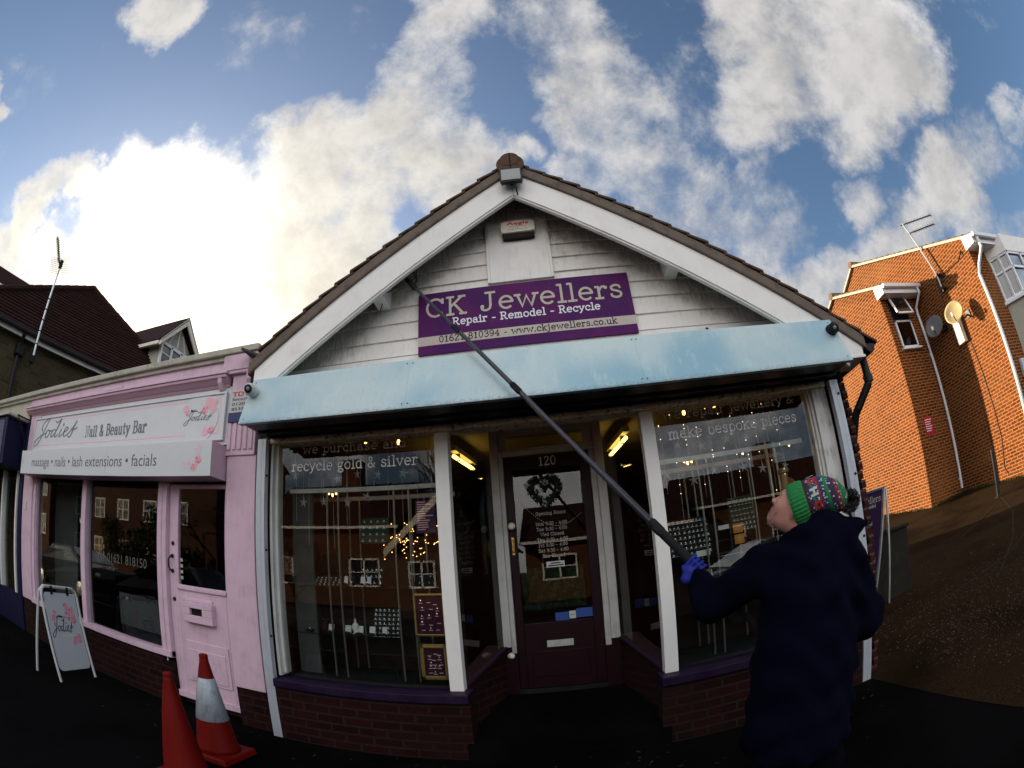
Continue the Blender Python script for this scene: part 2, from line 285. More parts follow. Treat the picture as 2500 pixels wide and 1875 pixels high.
# ---------------------------------------------------------------- slab-serif stroke lettering (typewriter face) and script
GL = {
'a': (.62, "c .1 .52 .18 .65 .3 .68 .42 .62 .45 .48|l .45 .5 .45 .1|c .45 .12 .5 .01 .6 .03|e .26 .2 .19 .2"),
'b': (.6, "l .12 0 .12 1|l 0 1 .12 1|e .34 .34 .22 .34"),
'c': (.58, "e .32 .34 .26 .34 40 318|d .5 .53"),
'd': (.64, "e .28 .34 .22 .34|l .5 1 .5 0|l .38 1 .5 1|l .5 0 .62 0"),
'e': (.62, "l .06 .36 .56 .36|e .31 .34 .25 .34 4 312"),
'f': (.46, "c .46 .9 .4 .99 .29 .98 .2 .85 .2 .6|l .2 .65 .2 0|s .2 0 .15|l .04 .66 .4 .66"),
'g': (.6, "e .27 .45 .2 .22|c .18 .25 .1 .15 .18 .06 .42 .02 .54 -.1 .44 -.26 .2 -.28 .06 -.18 .12 -.04 .2 .04|c .42 .6 .5 .68 .57 .66"),
'h': (.66, "l .12 0 .12 1|l 0 1 .12 1|c .12 .42 .2 .6 .34 .68 .47 .6 .5 .44|l .5 .46 .5 0|s .12 0 .12|s .5 0 .12"),
'i': (.34, "l .17 0 .17 .66|l .03 .66 .17 .66|s .17 0 .15|d .16 .9"),
'j': (.36, "l .2 .66 .2 -.05|c .2 -.02 .17 -.2 .08 -.28 -.06 -.24|l .05 .66 .2 .66|d .19 .9"),
'k': (.64, "l .12 0 .12 1|l 0 1 .12 1|l .46 .66 .12 .26|l .24 .38 .52 0|s .12 0 .12|s .47 .66 .12|s .52 0 .12"),
'l': (.34, "l .17 0 .17 1|l .03 1 .17 1|s .17 0 .16"),
'm': (.9, "l .12 0 .12 .66|l 0 .66 .12 .66|c .12 .42 .2 .6 .3 .68 .41 .6 .43 .44|l .43 .46 .43 0|c .43 .42 .51 .6 .61 .68 .72 .6 .74 .44|l .74 .46 .74 0|s .12 0 .11|s .43 0 .1|s .74 0 .11"),
'n': (.66, "l .12 0 .12 .66|l 0 .66 .12 .66|c .12 .42 .2 .6 .34 .68 .47 .6 .5 .44|l .5 .46 .5 0|s .12 0 .12|s .5 0 .12"),
'o': (.62, "e .31 .34 .25 .34"),
'p': (.62, "l .12 -.28 .12 .66|l 0 .66 .12 .66|e .34 .34 .22 .34|s .12 -.28 .13"),
'r': (.5, "l .14 0 .14 .66|l .02 .66 .14 .66|c .14 .4 .22 .58 .34 .67 .44 .62|s .14 0 .15|d .43 .6"),
's': (.52, "c .44 .52 .4 .64 .26 .69 .1 .6 .12 .44 .28 .36 .44 .24 .42 .06 .26 -.01 .1 .05 .06 .18"),
't': (.46, "l .2 .9 .2 .15|c .2 .2 .22 .03 .32 0 .42 .08|l .04 .66 .4 .66"),
'u': (.66, "l .12 .66 .12 .2|c .12 .22 .16 .04 .28 0 .42 .06 .5 .24|l .5 .66 .5 0|l 0 .66 .12 .66|l .38 .66 .5 .66|l .5 0 .62 0"),
'v': (.62, "l .07 .66 .3 0 .54 .66|s .07 .66 .1|s .54 .66 .1"),
'w': (.88, "l .07 .66 .25 0 .43 .6 .61 0 .79 .66|s .07 .66 .11|s .79 .66 .11"),
'y': (.62, "l .07 .66 .3 .02|l .54 .66 .3 0 .2 -.2 .08 -.27|s .07 .66 .1|s .54 .66 .1"),
'B': (.7, "l .14 0 .14 1|l 0 1 .38 1|e .38 .76 .2 .24 -90 90|l .14 .52 .4 .52|e .4 .26 .22 .26 -90 90|l 0 0 .4 0"),
'C': (.8, "e .4 .5 .34 .5 38 322|l .7 .98 .7 .72"),
'F': (.62, "l .14 0 .14 1|l 0 1 .56 1 .56 .8|l .14 .52 .44 .52|s .14 0 .14"),
'J': (.66, "l .42 1 .42 .28|c .42 .32 .38 .1 .24 0 .1 .05 .06 .18|s .42 1 .19|d .09 .22"),
'K': (.84, "l .14 0 .14 1|l .62 1 .14 .42|l .3 .6 .66 0|s .14 1 .14|s .14 0 .14|s .62 1 .13|s .66 0 .13"),
'M': (.88, "l .12 0 .12 1 .42 .3 .72 1 .72 0|s .12 0 .12|s .72 0 .12|l 0 1 .12 1|l .72 1 .84 1"),
'N': (.82, "l .13 0 .13 1 .66 0 .66 1|s .13 0 .12|s .66 1 .12|l 0 1 .13 1"),
'O': (.84, "e .4 .5 .34 .5"),
'R': (.78, "l .14 0 .14 1|l 0 1 .4 1|e .4 .75 .2 .25 -90 90|l .14 .5 .4 .5|l .36 .5 .62 0|s .14 0 .13|s .66 0 .1"),
'S': (.64, "c .54 .8 .48 .95 .3 1.01 .1 .92 .08 .7 .3 .55 .54 .38 .56 .12 .32 -.01 .1 .06 .05 .24"),
'T': (.64, "l .31 0 .31 1|l .03 .8 .03 1 .59 1 .59 .8|s .31 0 .16"),
'W': (.98, "l .08 1 .27 0 .47 .9 .67 0 .86 1|s .08 1 .12|s .86 1 .12"),
'0': (.62, "e .3 .5 .24 .5"), '1': (.56, "l .1 .84 .28 1 .28 0|s .28 0 .17"),
'2': (.62, "c .08 .76 .14 .94 .3 1 .48 .9 .48 .68 .3 .4 .06 .02|l .06 0 .54 0 .54 .14"),
'3': (.6, "c .08 .8 .16 .96 .3 1 .46 .9 .46 .66 .26 .54|c .26 .54 .5 .48 .54 .22 .4 .02 .2 0 .06 .16"),
'4': (.64, "l .4 0 .4 1 .04 .32 .58 .32|s .4 0 .14"),
'6': (.62, "c .46 .93 .28 .97 .12 .76 .06 .38|e .3 .3 .24 .3"),
'8': (.62, "e .3 .75 .2 .25|e .3 .26 .24 .26"), '9': (.62, "e .3 .7 .24 .3|c .54 .62 .5 .28 .34 .04 .14 .06"),
'.': (.26, "d .12 .03"), ':': (.28, "d .14 .08|d .14 .55"), '-': (.46, "l .07 .36 .39 .36"),
'&': (.74, "c .66 .4 .52 .14 .3 -.01 .1 .08 .08 .28 .26 .48 .42 .7 .38 .93 .24 1 .13 .84 .26 .56 .44 .26 .66 0"),
' ': (.36, ""),
# flowing script, one stroke family
'\x01': (3.2, "c .52 1.5 .36 1.0 .2 .35 -.02 -.3 -.24 -.52 -.4 -.42 -.3 -.12 .1 .22 .5 .38|c .1 .55 -.02 .8 .1 1.15 .4 1.4 .7 1.46|"
  "c .62 .56 .5 .5 .44 .25 .54 .04 .7 .16 .74 .42 .64 .56 .72 .48 .92 .5|c 1.2 .5 1.02 .54 .92 .3 .98 .05 1.14 .2 1.3 .6 1.44 1.25|c 1.44 1.25 1.3 .7 1.22 .25 1.3 .02 1.46 .18|c 1.02 1.12 1.2 1.02 1.44 1.25|"
  "c 1.66 .52 1.58 .22 1.64 .02 1.82 .18|d 1.72 .82|c 1.86 .26 2.06 .4 2.12 .56 1.98 .62 1.9 .36 1.94 .06 2.1 .05 2.34 .3|c 2.34 .3 2.5 .62 2.62 .95|c 2.62 .95 2.54 .6 2.5 .2 2.4 -.06 2.26 .02|c 2.36 .46 2.55 .4 2.78 .5"),
}
def _catmull(p, n=7):
    p = [np.array(q) for q in p]; q = [2*p[0]-p[1]] + p + [2*p[-1]-p[-2]]; o = []
    for i in range(1, len(q)-2):
        for k in range(n):
            t = k/n; a, b, c, d = q[i-1], q[i], q[i+1], q[i+2]
            o.append(.5*((2*b)+(c-a)*t+(2*a-5*b+4*c-d)*t*t+(3*b-a-3*c+d)*t**3))
    o.append(q[-2]); return o
def glyph_strokes(spec):
    res = []
    for part in spec.split('|'):
        w = part.split()
        if not w: continue
        f = list(map(float, w[1:]))
        if w[0] == 'l': res.append([(f[i], f[i+1]) for i in range(0, len(f), 2)])
        elif w[0] == 'c': res.append(_catmull([(f[i], f[i+1]) for i in range(0, len(f), 2)]))
        elif w[0] == 's': res.append([(f[0]-f[2], f[1]), (f[0]+f[2], f[1])])
        elif w[0] == 'd': res.append([(f[0]-.012, f[1]), (f[0]+.012, f[1]), 'dot'])
        elif w[0] == 'e':
            a0, a1 = (f[4], f[5]) if len(f) > 4 else (0, 360)
            n = max(8, int(abs(a1-a0)/15)); res.append([(f[0]+f[2]*math.cos(R_(a0+(a1-a0)*k/n)), f[1]+f[3]*math.sin(R_(a0+(a1-a0)*k/n))) for k in range(n+1)])
    return res
def text_width(s, track=.06): return sum(GL[c][0]+track for c in s)-track
def lettering(s, P, height, weight=.13, track=.06, width=None, align='l', sx=1.0, nib=1.0, slant=0.0, mb=None, lift=.0006):
    """Flat letters. P(u, v, d): point of the surface at u along the line, v up, d proud of it."""
    mb = mb or MB(); k = height; W = text_width(s, track)*k*sx
    if width: sx *= width/W; W = width
    u0 = {'l': 0, 'c': -W/2, 'r': -W}[align]; layer = 0
    for ch in s:
        gw, spec = GL[ch]
        for st in glyph_strokes(spec):
            dot = isinstance(st[-1], str); pts = st[:-1] if dot else st
            w = weight*k*(1.55 if dot else 1)/2; layer = (layer+1) % 7; d = lift*(1+.35*layer)
            q = [np.array((u0 + (x + slant*y)*k*sx, y*k)) for x, y in pts]
            L, Rr = [], []
            for i in range(len(q)):
                a = q[max(i-1, 0)]; b = q[min(i+1, len(q)-1)]; t = (b-a)/(np.hypot(*(b-a))+1e-12)
                n = np.array((-t[1], t[0])); ww = w*(nib+(1-nib)*abs(t[1])**1.5)
                if 0 < i < len(q)-1:                       # mitre
                    t1 = (q[i]-a)/(np.hypot(*(q[i]-a))+1e-12); c_ = max(.6, abs(t1 @ t)); ww /= c_
                e = t*w*.55*(-1 if i == 0 else 1 if i == len(q)-1 else 0) if not dot else t*w*.3*(-1 if i == 0 else 1)
                L.append(q[i]+n*ww+e); Rr.append(q[i]-n*ww+e)
            if dot:
                c = (q[0]+q[-1])/2; mb.poly([P(c[0]+w*math.cos(j*.5236), c[1]+w*math.sin(j*.5236), d) for j in range(12)])
            else:
                i0 = len(mb.v)
                for a, b in zip(L, Rr): mb.v += [tuple(P(a[0], a[1], d)), tuple(P(b[0], b[1], d))]
                for j in range(len(q)-1): mb.f.append((i0+2*j, i0+2*j+1, i0+2*j+3, i0+2*j+2))
        u0 += (gw+track)*k*sx
    return mb
def sans(s, P, height, width=None, align='l', sx=1.0, mb=None, bold=0.0):
    """Letters from Blender's built-in sans face, as flat polygons on a surface."""
    mb = mb or MB(); cu = bpy.data.curves.new('t', 'FONT'); cu.body = s; cu.size = 1; cu.resolution_u = 3; cu.offset = bold
    o = bpy.data.objects.new('t', cu); COL.objects.link(o); dg = bpy.context.evaluated_depsgraph_get(); dg.update()
    me = bpy.data.meshes.new_from_object(o.evaluated_get(dg)); bpy.data.objects.remove(o); bpy.data.curves.remove(cu)
    xs = [v.co.x for v in me.vertices]
    if not xs: return mb
    k = height/.73; x0, W = min(xs), (max(xs)-min(xs))*k*sx
    if width: sx *= width/W; W = width
    u0 = {'l': 0, 'c': -W/2, 'r': -W}[align]; i0 = len(mb.v)
    mb.v += [tuple(P(u0+(v.co.x-x0)*k*sx, v.co.y*k, .0008)) for v in me.vertices]
    mb.f += [tuple(i0+i for i in p.vertices) for p in me.polygons]
    bpy.data.meshes.remove(me); return mb
def facade(x, y, z):        # writing on a face that looks towards -y
    return lambda u, v, d: (x+u, y-d, z+v)
# ---------------------------------------------------------------- materials
paint('white_gloss', (.80, .775, .74), .35, dirt=.22, dirtcol=(.42, .40, .36))
paint('white_plain', (.80, .77, .73), .45, dirt=.3, dirtcol=(.40, .38, .34))
paint('post_white', (.76, .74, .71), .5, dirt=.15, dirtcol=(.45, .43, .40))
paint('jamb_grime', (.60, .60, .58), .55, dirt=.9, dirtcol=(.10, .09, .075), scale=4)
paint('frame_grey', (.50, .50, .48), .5, dirt=.5, dirtcol=(.2, .19, .17))
paint('rail_grey', (.46, .49, .53), .45, .25, dirt=.3, dirtcol=(.22, .23, .24))
paint('star_frost', (.26, .26, .26), .5); paint('pebble', (.09, .07, .05), .9, dirt=.8, dirtcol=(.03, .02, .014), scale=30); paint('leaf_litter', (.035, .022, .010), .9, dirt=.8, dirtcol=(.03, .018, .01), scale=20)
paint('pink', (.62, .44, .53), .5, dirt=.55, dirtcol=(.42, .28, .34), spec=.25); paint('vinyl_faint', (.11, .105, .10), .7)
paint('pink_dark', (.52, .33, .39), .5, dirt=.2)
paint('sign_white', (.58, .60, .61), .35, dirt=.12, dirtcol=(.45, .48, .5))
paint('coping', (.42, .40, .33), .8, dirt=.6, dirtcol=(.18, .17, .12))
paint('black_plastic', (.012, .012, .013), .38, dirt=.3, dirtcol=(.04, .038, .035))
paint('black_metal', (.018, .018, .02), .4, .3, dirt=.3, dirtcol=(.05, .045, .04))
paint('grey_plastic', (.52, .53, .52), .45, dirt=.3)
paint('cream_plastic', (.78, .74, .60), .4, dirt=.3, dirtcol=(.45, .4, .3))
paint('lamp_glass', (.20, .21, .21), .15, dirt=.3)
paint('maroon', (.013, .002, .005), .45, dirt=.2, spec=.15)
paint('purple_sill', (.010, .002, .02), .55, dirt=.5, dirtcol=(.03, .02, .03))
paint('purple_board', (.05, .022, .07), .45, dirt=.3)
paint('letter_beige', (.50, .43, .38), .5, dirt=.1)
paint('letter_white', (.75, .74, .78), .5, dirt=.1)
paint('letter_dark', (.03, .025, .03), .6, dirt=.1)
paint('letter_grey', (.10, .11, .12), .5, dirt=.1)
paint('letter_slate', (.15, .17, .19), .5, dirt=.1)
paint('letter_red', (.55, .02, .03), .5, dirt=.1)
paint('vinyl_grey', (.80, .79, .77), .6, dirt=.1)
paint('vinyl_dim', (.40, .36, .33), .6, dirt=.1)
paint('rose_pink', (.76, .42, .48), .6, dirt=.8, dirtcol=(.80, .55, .60), scale=40, bump=0)
paint('rose_deep', (.62, .20, .28), .6, dirt=.6, dirtcol=(.70, .3, .38), scale=40, bump=0)
paint('blue_paint', (.005, .006, .032), .5, dirt=.3)
paint('blue_panel', (.05, .06, .13), .45, dirt=.3)
paint('navy_label', (.02, .025, .12), .5)
paint('wood_dark', (.04, .02, .012), .5, dirt=.5)
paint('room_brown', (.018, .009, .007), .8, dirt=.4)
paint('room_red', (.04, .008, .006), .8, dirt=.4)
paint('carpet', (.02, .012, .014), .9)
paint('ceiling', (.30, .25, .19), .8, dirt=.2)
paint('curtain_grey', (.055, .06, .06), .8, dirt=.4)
paint('chrome', (.15, .145, .13), .35, .6, dirt=.2)
paint('brass', (.45, .30, .08), .3, .9, dirt=.2)
paint('gold_frame', (.42, .30, .10), .35, .7, dirt=.5, dirtcol=(.12, .08, .03))
paint('purple_velvet', (.05, .006, .024), .85)
paint('black_velvet', (.012, .012, .014), .8)
paint('green_card', (.02, .045, .03), .7)
paint('card_white', (.5, .51, .51), .6, dirt=.1)
paint('silver', (.75, .75, .74), .2, 1.0, dirt=.1)
paint('orange_print', (.60, .18, .03), .5, dirt=.4)
paint('green_foil', (.003, .006, .004), .35, .2, dirt=.95, dirtcol=(.015, .11, .035), scale=24, spec=.2); paint('vinyl_hours', (.40, .38, .35), .6)
paint('sticker_blue', (.02, .07, .30), .4, dirt=.2)
paint('cone_red', (.14, .005, .003), .5, dirt=.45, dirtcol=(.05, .004, .003), spec=.1)
paint('cone_white', (.36, .39, .43), .35, .15, dirt=.8, dirtcol=(.18, .19, .21), scale=14)
paint('pole_carbon', (.035, .035, .045), .32, .2, dirt=.4, dirtcol=(.09, .08, .10))
paint('grip_black', (.012, .012, .013), .75)
paint('red_label', (.40, .012, .03), .5)
paint('dish_cream', (.40, .31, .15), .5, dirt=.6, dirtcol=(.28, .17, .06))
paint('dish_grey', (.13, .12, .12), .5, dirt=.4)
paint('upvc', (.80, .80, .82), .3, dirt=.15)
paint('render_cream', (.42, .40, .32), .8, dirt=.4)
paint('lead', (.06, .055, .05), .7, .1, dirt=.4); paint('verge_mortar', (.15, .115, .09), .9, dirt=.7, dirtcol=(.06, .05, .04), scale=9)
paint('galv', (.55, .56, .55), .35, .8, dirt=.4)
paint('cable', (.05, .035, .03), .6)
paint('soil_green', (.045, .06, .016), .9, dirt=.7, dirtcol=(.03, .025, .012)); paint('joint_dark', (.012, .012, .006), .95); paint('old_wall', (.016, .013, .010), .95, dirt=.8, dirtcol=(.03, .03, .015))
paint('curtain_net', (.55, .55, .55), .9, dirt=.3)
paint('room_shade', (.012, .012, .014), .9)
paint('skin', (.52, .25, .19), .5, dirt=.5, dirtcol=(.48, .16, .13), scale=22, streak=False, bump=.25)
paint('stubble', (.30, .17, .13), .7, dirt=.8, dirtcol=(.16, .1, .08), scale=60, streak=False)
paint('coat_navy', (.0014, .0016, .0075), .95, dirt=.3, dirtcol=(.003, .0033, .011), bump=.5, spec=.05)
paint('trouser_dark', (.0025, .0025, .004), .9, spec=.04)
paint('boot', (.005, .0045, .004), .7)
paint('glove_blue', (.010, .02, .25), .7, dirt=.4, dirtcol=(.012, .02, .2), scale=18)
emit('tube_light', (1.0, .62, .12), 3.2)
emit('bulb_orange', (1.0, .30, .06), 9.0)
emit('bulb_warm', (1.0, .42, .13), 4.0)
emit('fairy', (1.0, .70, .42), 2.0)
glass('shop_glass', (.88, .9, .88), 1.0); glass('door_glass', (.8, .8, .76), 1.0); glass('house_glass', (.35, .4, .42), 2.6); glass('shelf_glass', (.82, .9, .86), 1.6)
brick('brick_orange', (.165, .040, .009), (.095, .021, .006), (.38, .18, .062), msize=.012, dirt=.15)
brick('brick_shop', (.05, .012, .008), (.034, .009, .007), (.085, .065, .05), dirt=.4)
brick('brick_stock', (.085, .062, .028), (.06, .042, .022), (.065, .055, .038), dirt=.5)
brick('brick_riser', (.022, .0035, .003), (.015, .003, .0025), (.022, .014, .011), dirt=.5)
brick('brick_far', (.11, .035, .014), (.08, .026, .011), (.12, .09, .06)); brick('brick_flats_shaded', (.085, .028, .016), (.06, .02, .012), (.09, .07, .055))  # flats' brick is darkened: the shade on their front is put into the colour

# shutter housing: pale blue-white coated steel with rain streaks and specks
m, t = newmat('shutter_steel', (.5, .62, .68), .45, .12)
n = t.noise(.9, 3, .5); st = t.noise(2.0, 5, .7, t.scaled(t.pos(), (22, 22, 1.0))); sp_ = t.noise(120, 2, .5)
c = t.mix(t.ramp(n, .38, .62), (.25, .44, .53), (.50, .61, .61)); c = t.mix(t.ramp(st, .48, .78, 0, .35), c, (.34, .42, .44)); c = t.mix(t.ramp(sp_, .68, .74, 0, .6), c, (.12, .13, .13)); dr = t.noise(2.6, 4, .6, t.scaled(t.pos(), (70, 70, 9))); c = t.mix(t.ramp(dr, .64, .70, 0, .55), c, (.13, .17, .18)); dr2 = t.noise(1.3, 5, .7, t.scaled(t.pos(), (9, 9, .8))); c = t.mix(t.ramp(dr2, .5, .75, 0, .4), c, (.62, .68, .66))
sp3 = t.new('ShaderNodeSeparateXYZ'); t.l.new(t.pos(), sp3.inputs[0])
edge = t.math('MULTIPLY', t.ramp(sp3.outputs[2], 2.50, 2.545, 1, 0), t.ramp(t.noise(60, 4, .7), .42, .62)); c = t.mix(t.math('MULTIPLY', edge, .45), c, (.10, .09, .07))
t.col(c); t.bump(t.noise(60, 3, .6), .15, .002)
# lintel: mossy, speckled rough render
m, t = newmat('lintel_rough', (.4, .36, .3), .95)
n = t.noise(26, 6, .75); n2 = t.noise(7, 4, .6); c = t.mix(t.ramp(n, .34, .50), (.09, .075, .05), (.85, .78, .62)); c = t.mix(t.ramp(n2, .5, .75, 0, .45), c, (.14, .12, .085)); t.col(c); t.bump(n, .9, .012)
# weatherboards: white paint, soot and mould gathering on the boards
m, t = newmat('weatherboard', (.68, .67, .65), .6)
v = t.pos(); spx = t.new('ShaderNodeSeparateXYZ'); t.l.new(v, spx.inputs[0])
dist = t.math('SUBTRACT', t.math('SUBTRACT', 4.42, t.math('MULTIPLY', t.math('ABSOLUTE', t.math('SUBTRACT', spx.outputs[0], 2.247)), .7234)), spx.outputs[2])
n = t.noise(3.2, 5, .65); st = t.noise(2.2, 6, .7, t.scaled(v, (26, 26, 2.2)))
f = t.math('MULTIPLY', t.ramp(t.math('ADD', dist, t.math('MULTIPLY', t.math('SUBTRACT', n, .5), -.9)), -.05, .26, 1, 0), t.ramp(st, .30, .62, .45, 1))
c = t.mix(t.math('MULTIPLY', t.ramp(st, .52, .72, 0, .35), 1.0), (.80, .76, .71), (.36, .34, .31)); c = t.mix(t.math('MULTIPLY', f, .66), c, (.12, .078, .05))
br = t.noise(45, 4, .6); c = t.mix(t.ramp(br, .66, .74, 0, .6), c, (.22, .19, .16)); t.col(c); t.bump(t.noise(9, 5, .7, t.scaled(v, (2, 2, 20))), .25, .003)
# purple printed sign with a faint mottled print and rain dots
m, t = newmat('sign_purple', (.09, .012, .13), .5, 0, .15)
n = t.noise(3.0, 4, .6); d_ = t.noise(70, 2, .4); c = t.mix(t.ramp(n, .35, .7), (.050, .004, .085), (.10, .004, .095)); c = t.mix(t.ramp(d_, .70, .74, 0, .5), c, (.20, .10, .24)); t.col(c)
# roof tiles
def tiles(name, c1, c2, moss, w=.165, h=.1):
    m, t = newmat(name, c1, .9, 0, .12); v = t.pos(); n = t.noise(14, 5, .7); n2 = t.noise(2.0, 4, .6)
    vv, _ = wallvec(t); b = t.new('ShaderNodeTexBrick'); b.offset = .5; t.l.new(vv, b.inputs['Vector']); b.inputs['Scale'].default_value = 1
    b.inputs['Color1'].default_value = (*c1, 1); b.inputs['Color2'].default_value = (*c2, 1); b.inputs['Mortar'].default_value = (*(x*.25 for x in c1), 1)
    b.inputs['Mortar Size'].default_value = .006; b.inputs['Brick Width'].default_value = w; b.inputs['Row Height'].default_value = h
    c = t.mix(t.ramp(n, .45, .7, 0, .6), b.outputs['Color'], tuple(x*.5 for x in c1)); c = t.mix(t.ramp(n2, .5, .75, 0, .6), c, moss); t.col(c); t.bump(t.math('ADD', n, t.math('MULTIPLY', b.outputs['Fac'], -.6)), .6, .012)
tiles('tile_brown', (.085, .055, .04), (.12, .065, .045), (.075, .075, .05), .3, 5)
tiles('tile_plain', (.04, .017, .014), (.032, .014, .012), (.03, .026, .016), .17, .075)
tiles('tile_far', (.20, .12, .08), (.16, .10, .07), (.15, .14, .09), .3, .2)
# ground
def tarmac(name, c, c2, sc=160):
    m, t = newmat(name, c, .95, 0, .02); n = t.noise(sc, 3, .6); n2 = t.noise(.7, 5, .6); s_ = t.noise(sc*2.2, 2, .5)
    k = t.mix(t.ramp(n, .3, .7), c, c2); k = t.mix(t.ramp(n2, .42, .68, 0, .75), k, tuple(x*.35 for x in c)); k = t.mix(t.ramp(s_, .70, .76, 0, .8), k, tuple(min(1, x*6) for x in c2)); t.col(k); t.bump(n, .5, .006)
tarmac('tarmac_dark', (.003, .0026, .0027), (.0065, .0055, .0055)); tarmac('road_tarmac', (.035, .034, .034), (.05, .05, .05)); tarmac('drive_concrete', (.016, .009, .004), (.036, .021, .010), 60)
tarmac('kerb_stone', (.2, .2, .19), (.25, .25, .24))
# ---------------------------------------------------------------- ground
def gz(x, y):                            # the side drive climbs away from the street
    fx = min(1, max(0, (y+2.4)/2.0)); fx = fx*fx*(3-2*fx)
    return (.075*max(0, x-4.8)*fx + .075*max(0, y+.4)*min(1, max(0, (x-4.7)/.5)))
mb = MB(); mb.grid(4.7, 40, -4.2, 40, 60, 70, lambda x, y: gz(x, y)+.004)
structure(build('driveway', mb, MATS['drive_concrete'], smooth=True))
mb = MB(); mb.box(-300, 300, -300, 300, -.5, -.136); structure(build('ground', mb, MATS['road_tarmac']))
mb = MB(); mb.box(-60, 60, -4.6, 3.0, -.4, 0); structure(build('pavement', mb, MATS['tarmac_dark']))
mb = MB(); mb.box(-60, 60, -11.2, -4.76, -.4, -.13); structure(build('road', mb, MATS['road_tarmac']))
mb = MB()
for i in range(60): mb.box(-30+i*1.0, -30+i*1.0+.99, -4.755, -4.605, -.35, .006)
structure(build('kerb', mb, MATS['kerb_stone'], bevel=.012))
mb = MB(); mb.box(-60, 60, -14.5, -11.2, -.4, 0); structure(build('far_pavement', mb, MATS['road_tarmac']))

# ---------------------------------------------------------------- the jeweller's shop
XA, SL = 2.247, .7234
shop = thing('jeweller_shop', 'single-storey shop with white boarded gable, brown tiled roof and pale blue shutter housing', 'shop', (XA, 0, 0))
W = MATS
def P_(name, mb, mat, par=shop, **k): return build(name, mb, MATS[mat], par, **k)
# walls
mb = MB(); mb.box(4.70, 4.80, .02, 7, -.1, 2.66)
for k in range(36):
    if k % 2: mb.box(4.76, 4.803+.012*random.random(), -.06+.01*random.random(), .05, .02+k*.075, .085+k*.075)
    else: mb.box(4.70, 4.806+.012*random.random(), -.035, .06, .02+k*.075, .085+k*.075)
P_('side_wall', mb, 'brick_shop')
mb = MB(); mb.hexa([(-.02, .03, 2.54), (4.78, .03, 2.54), (4.78, .12, 2.54), (-.02, .12, 2.54)], [(-.02, .03, 2.86), (4.62, .03, 2.86), (4.62, .12, 2.86), (-.02, .12, 2.86)])
mb.hexa([(-.02, .03, 2.86), (4.62, .03, 2.86), (4.62, .12, 2.86), (-.02, .12, 2.86)], [(XA-.01, .03, 4.56), (XA+.01, .03, 4.56), (XA+.01, .12, 4.56), (XA-.01, .12, 4.56)])
mb.box(-.06, .06, .02, 7, 0, 2.9); mb.box(-.06, 4.8, 6.9, 7.0, 0, 2.9)
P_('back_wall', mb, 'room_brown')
# weatherboarding, one lapped board above the other
Zs = [3.107, 3.251, 3.405, 3.553, 3.713, 3.858, 3.994, 4.137, 4.275, 4.41, 4.53]
mb = MB()
for k in range(len(Zs)-1):
    z0, z1 = Zs[k], Zs[k+1]+.02
    h0 = max(.02, (4.57-z0)/SL); h1 = max(.01, (4.57-z1)/SL)
    segs = [(-1, 1)]
    for (a, b) in segs:
        mb.hexa([(XA-h0, -.024, z0), (XA+h0, -.024, z0), (XA+h0, .03, z0), (XA-h0, .03, z0)], [(XA-h1, -.004, z1), (XA+h1, -.004, z1), (XA+h1, .03, z1), (XA-h1, .03, z1)])
P_('weatherboarding', mb, 'weatherboard', bevel=.003)
mb = MB(); mb.box(.10, 4.52, -.032, .03, 2.80, 3.058); mb.box(.02, 4.6, -.020, .03, 3.058, 3.103); P_('fascia_board', mb, 'white_plain', bevel=.004)
mb = MB(); mb.box(1.985, 2.478, -.038, -.002, 3.655, 4.255); P_('vent_board', mb, 'white_plain', bevel=.004)
mb = MB(); mb.box(1.965, 2.50, -.05, -.002, 4.255, 4.285); mb.box(2.478, 2.50, -.045, -.002, 3.655, 4.255); mb.box(1.963, 1.985, -.045, -.002, 3.655, 4.255); P_('vent_trim', mb, 'weatherboard', bevel=.003)
# bargeboards
def rake(sgn, xin, xout, ztop, zbot, y0, y1):
    m = MB(); a = XA+sgn*xin; b = XA+sgn*xout
    m.hexa([(a, y0, zbot-SL*xin), (b, y0, zbot-SL*xout), (b, y1, zbot-SL*xout), (a, y1, zbot-SL*xin)], [(a, y0, ztop-SL*xin), (b, y0, ztop-SL*xout), (b, y1, ztop-SL*xout), (a, y1, ztop-SL*xin)]); return m
for s, xo in ((-1, 2.205), (1, 2.497)):
    bb = build('bargeboard', rake(s, 0.001, xo, 4.615, 4.352, -.312, -.285), W['white_gloss'], shop, bevel=.004)
    bead = rake(s, 0.001, xo, 4.362, 4.332, -.300, -.262); build('moulding', bead, W['white_plain'], bb, bevel=.004)
    u = rake(s, 0.0, xo+(.05 if s < 0 else .2), 4.66, 4.56, -.285, .02); build('soffit', u, W['wood_dark'], shop)
    build('verge', rake(s, 0.0, xo+(.06 if s < 0 else .22), 4.725, 4.612, -.335, -.25), W['verge_mortar'], shop, bevel=.012)
mb = MB(); mb.hexa([(4.745, -.312, 2.590), (4.915, -.312, 2.585), (4.915, 0, 2.585), (4.745, 0, 2.590)], [(4.745, -.312, 2.805), (4.925, -.312, 2.675), (4.925, 0, 2.675), (4.745, 0, 2.805)]); mb.box(4.735, 4.93, -.322, 0, 2.582, 2.606)
P_('eaves_box', mb, 'white_plain', bevel=.004)
mb = MB(); mb.box(4.72, 4.90, 0, 7, 2.60, 2.72); P_('soffit_side', mb, 'white_plain')
for x0 in (1.035, 3.395): P_('purlin_end', MB().obox((x0, -.284, 3.55), (.105, 0, 0), (0, .29, 0), (0, 0, .215)), 'white_plain', bevel=.004)
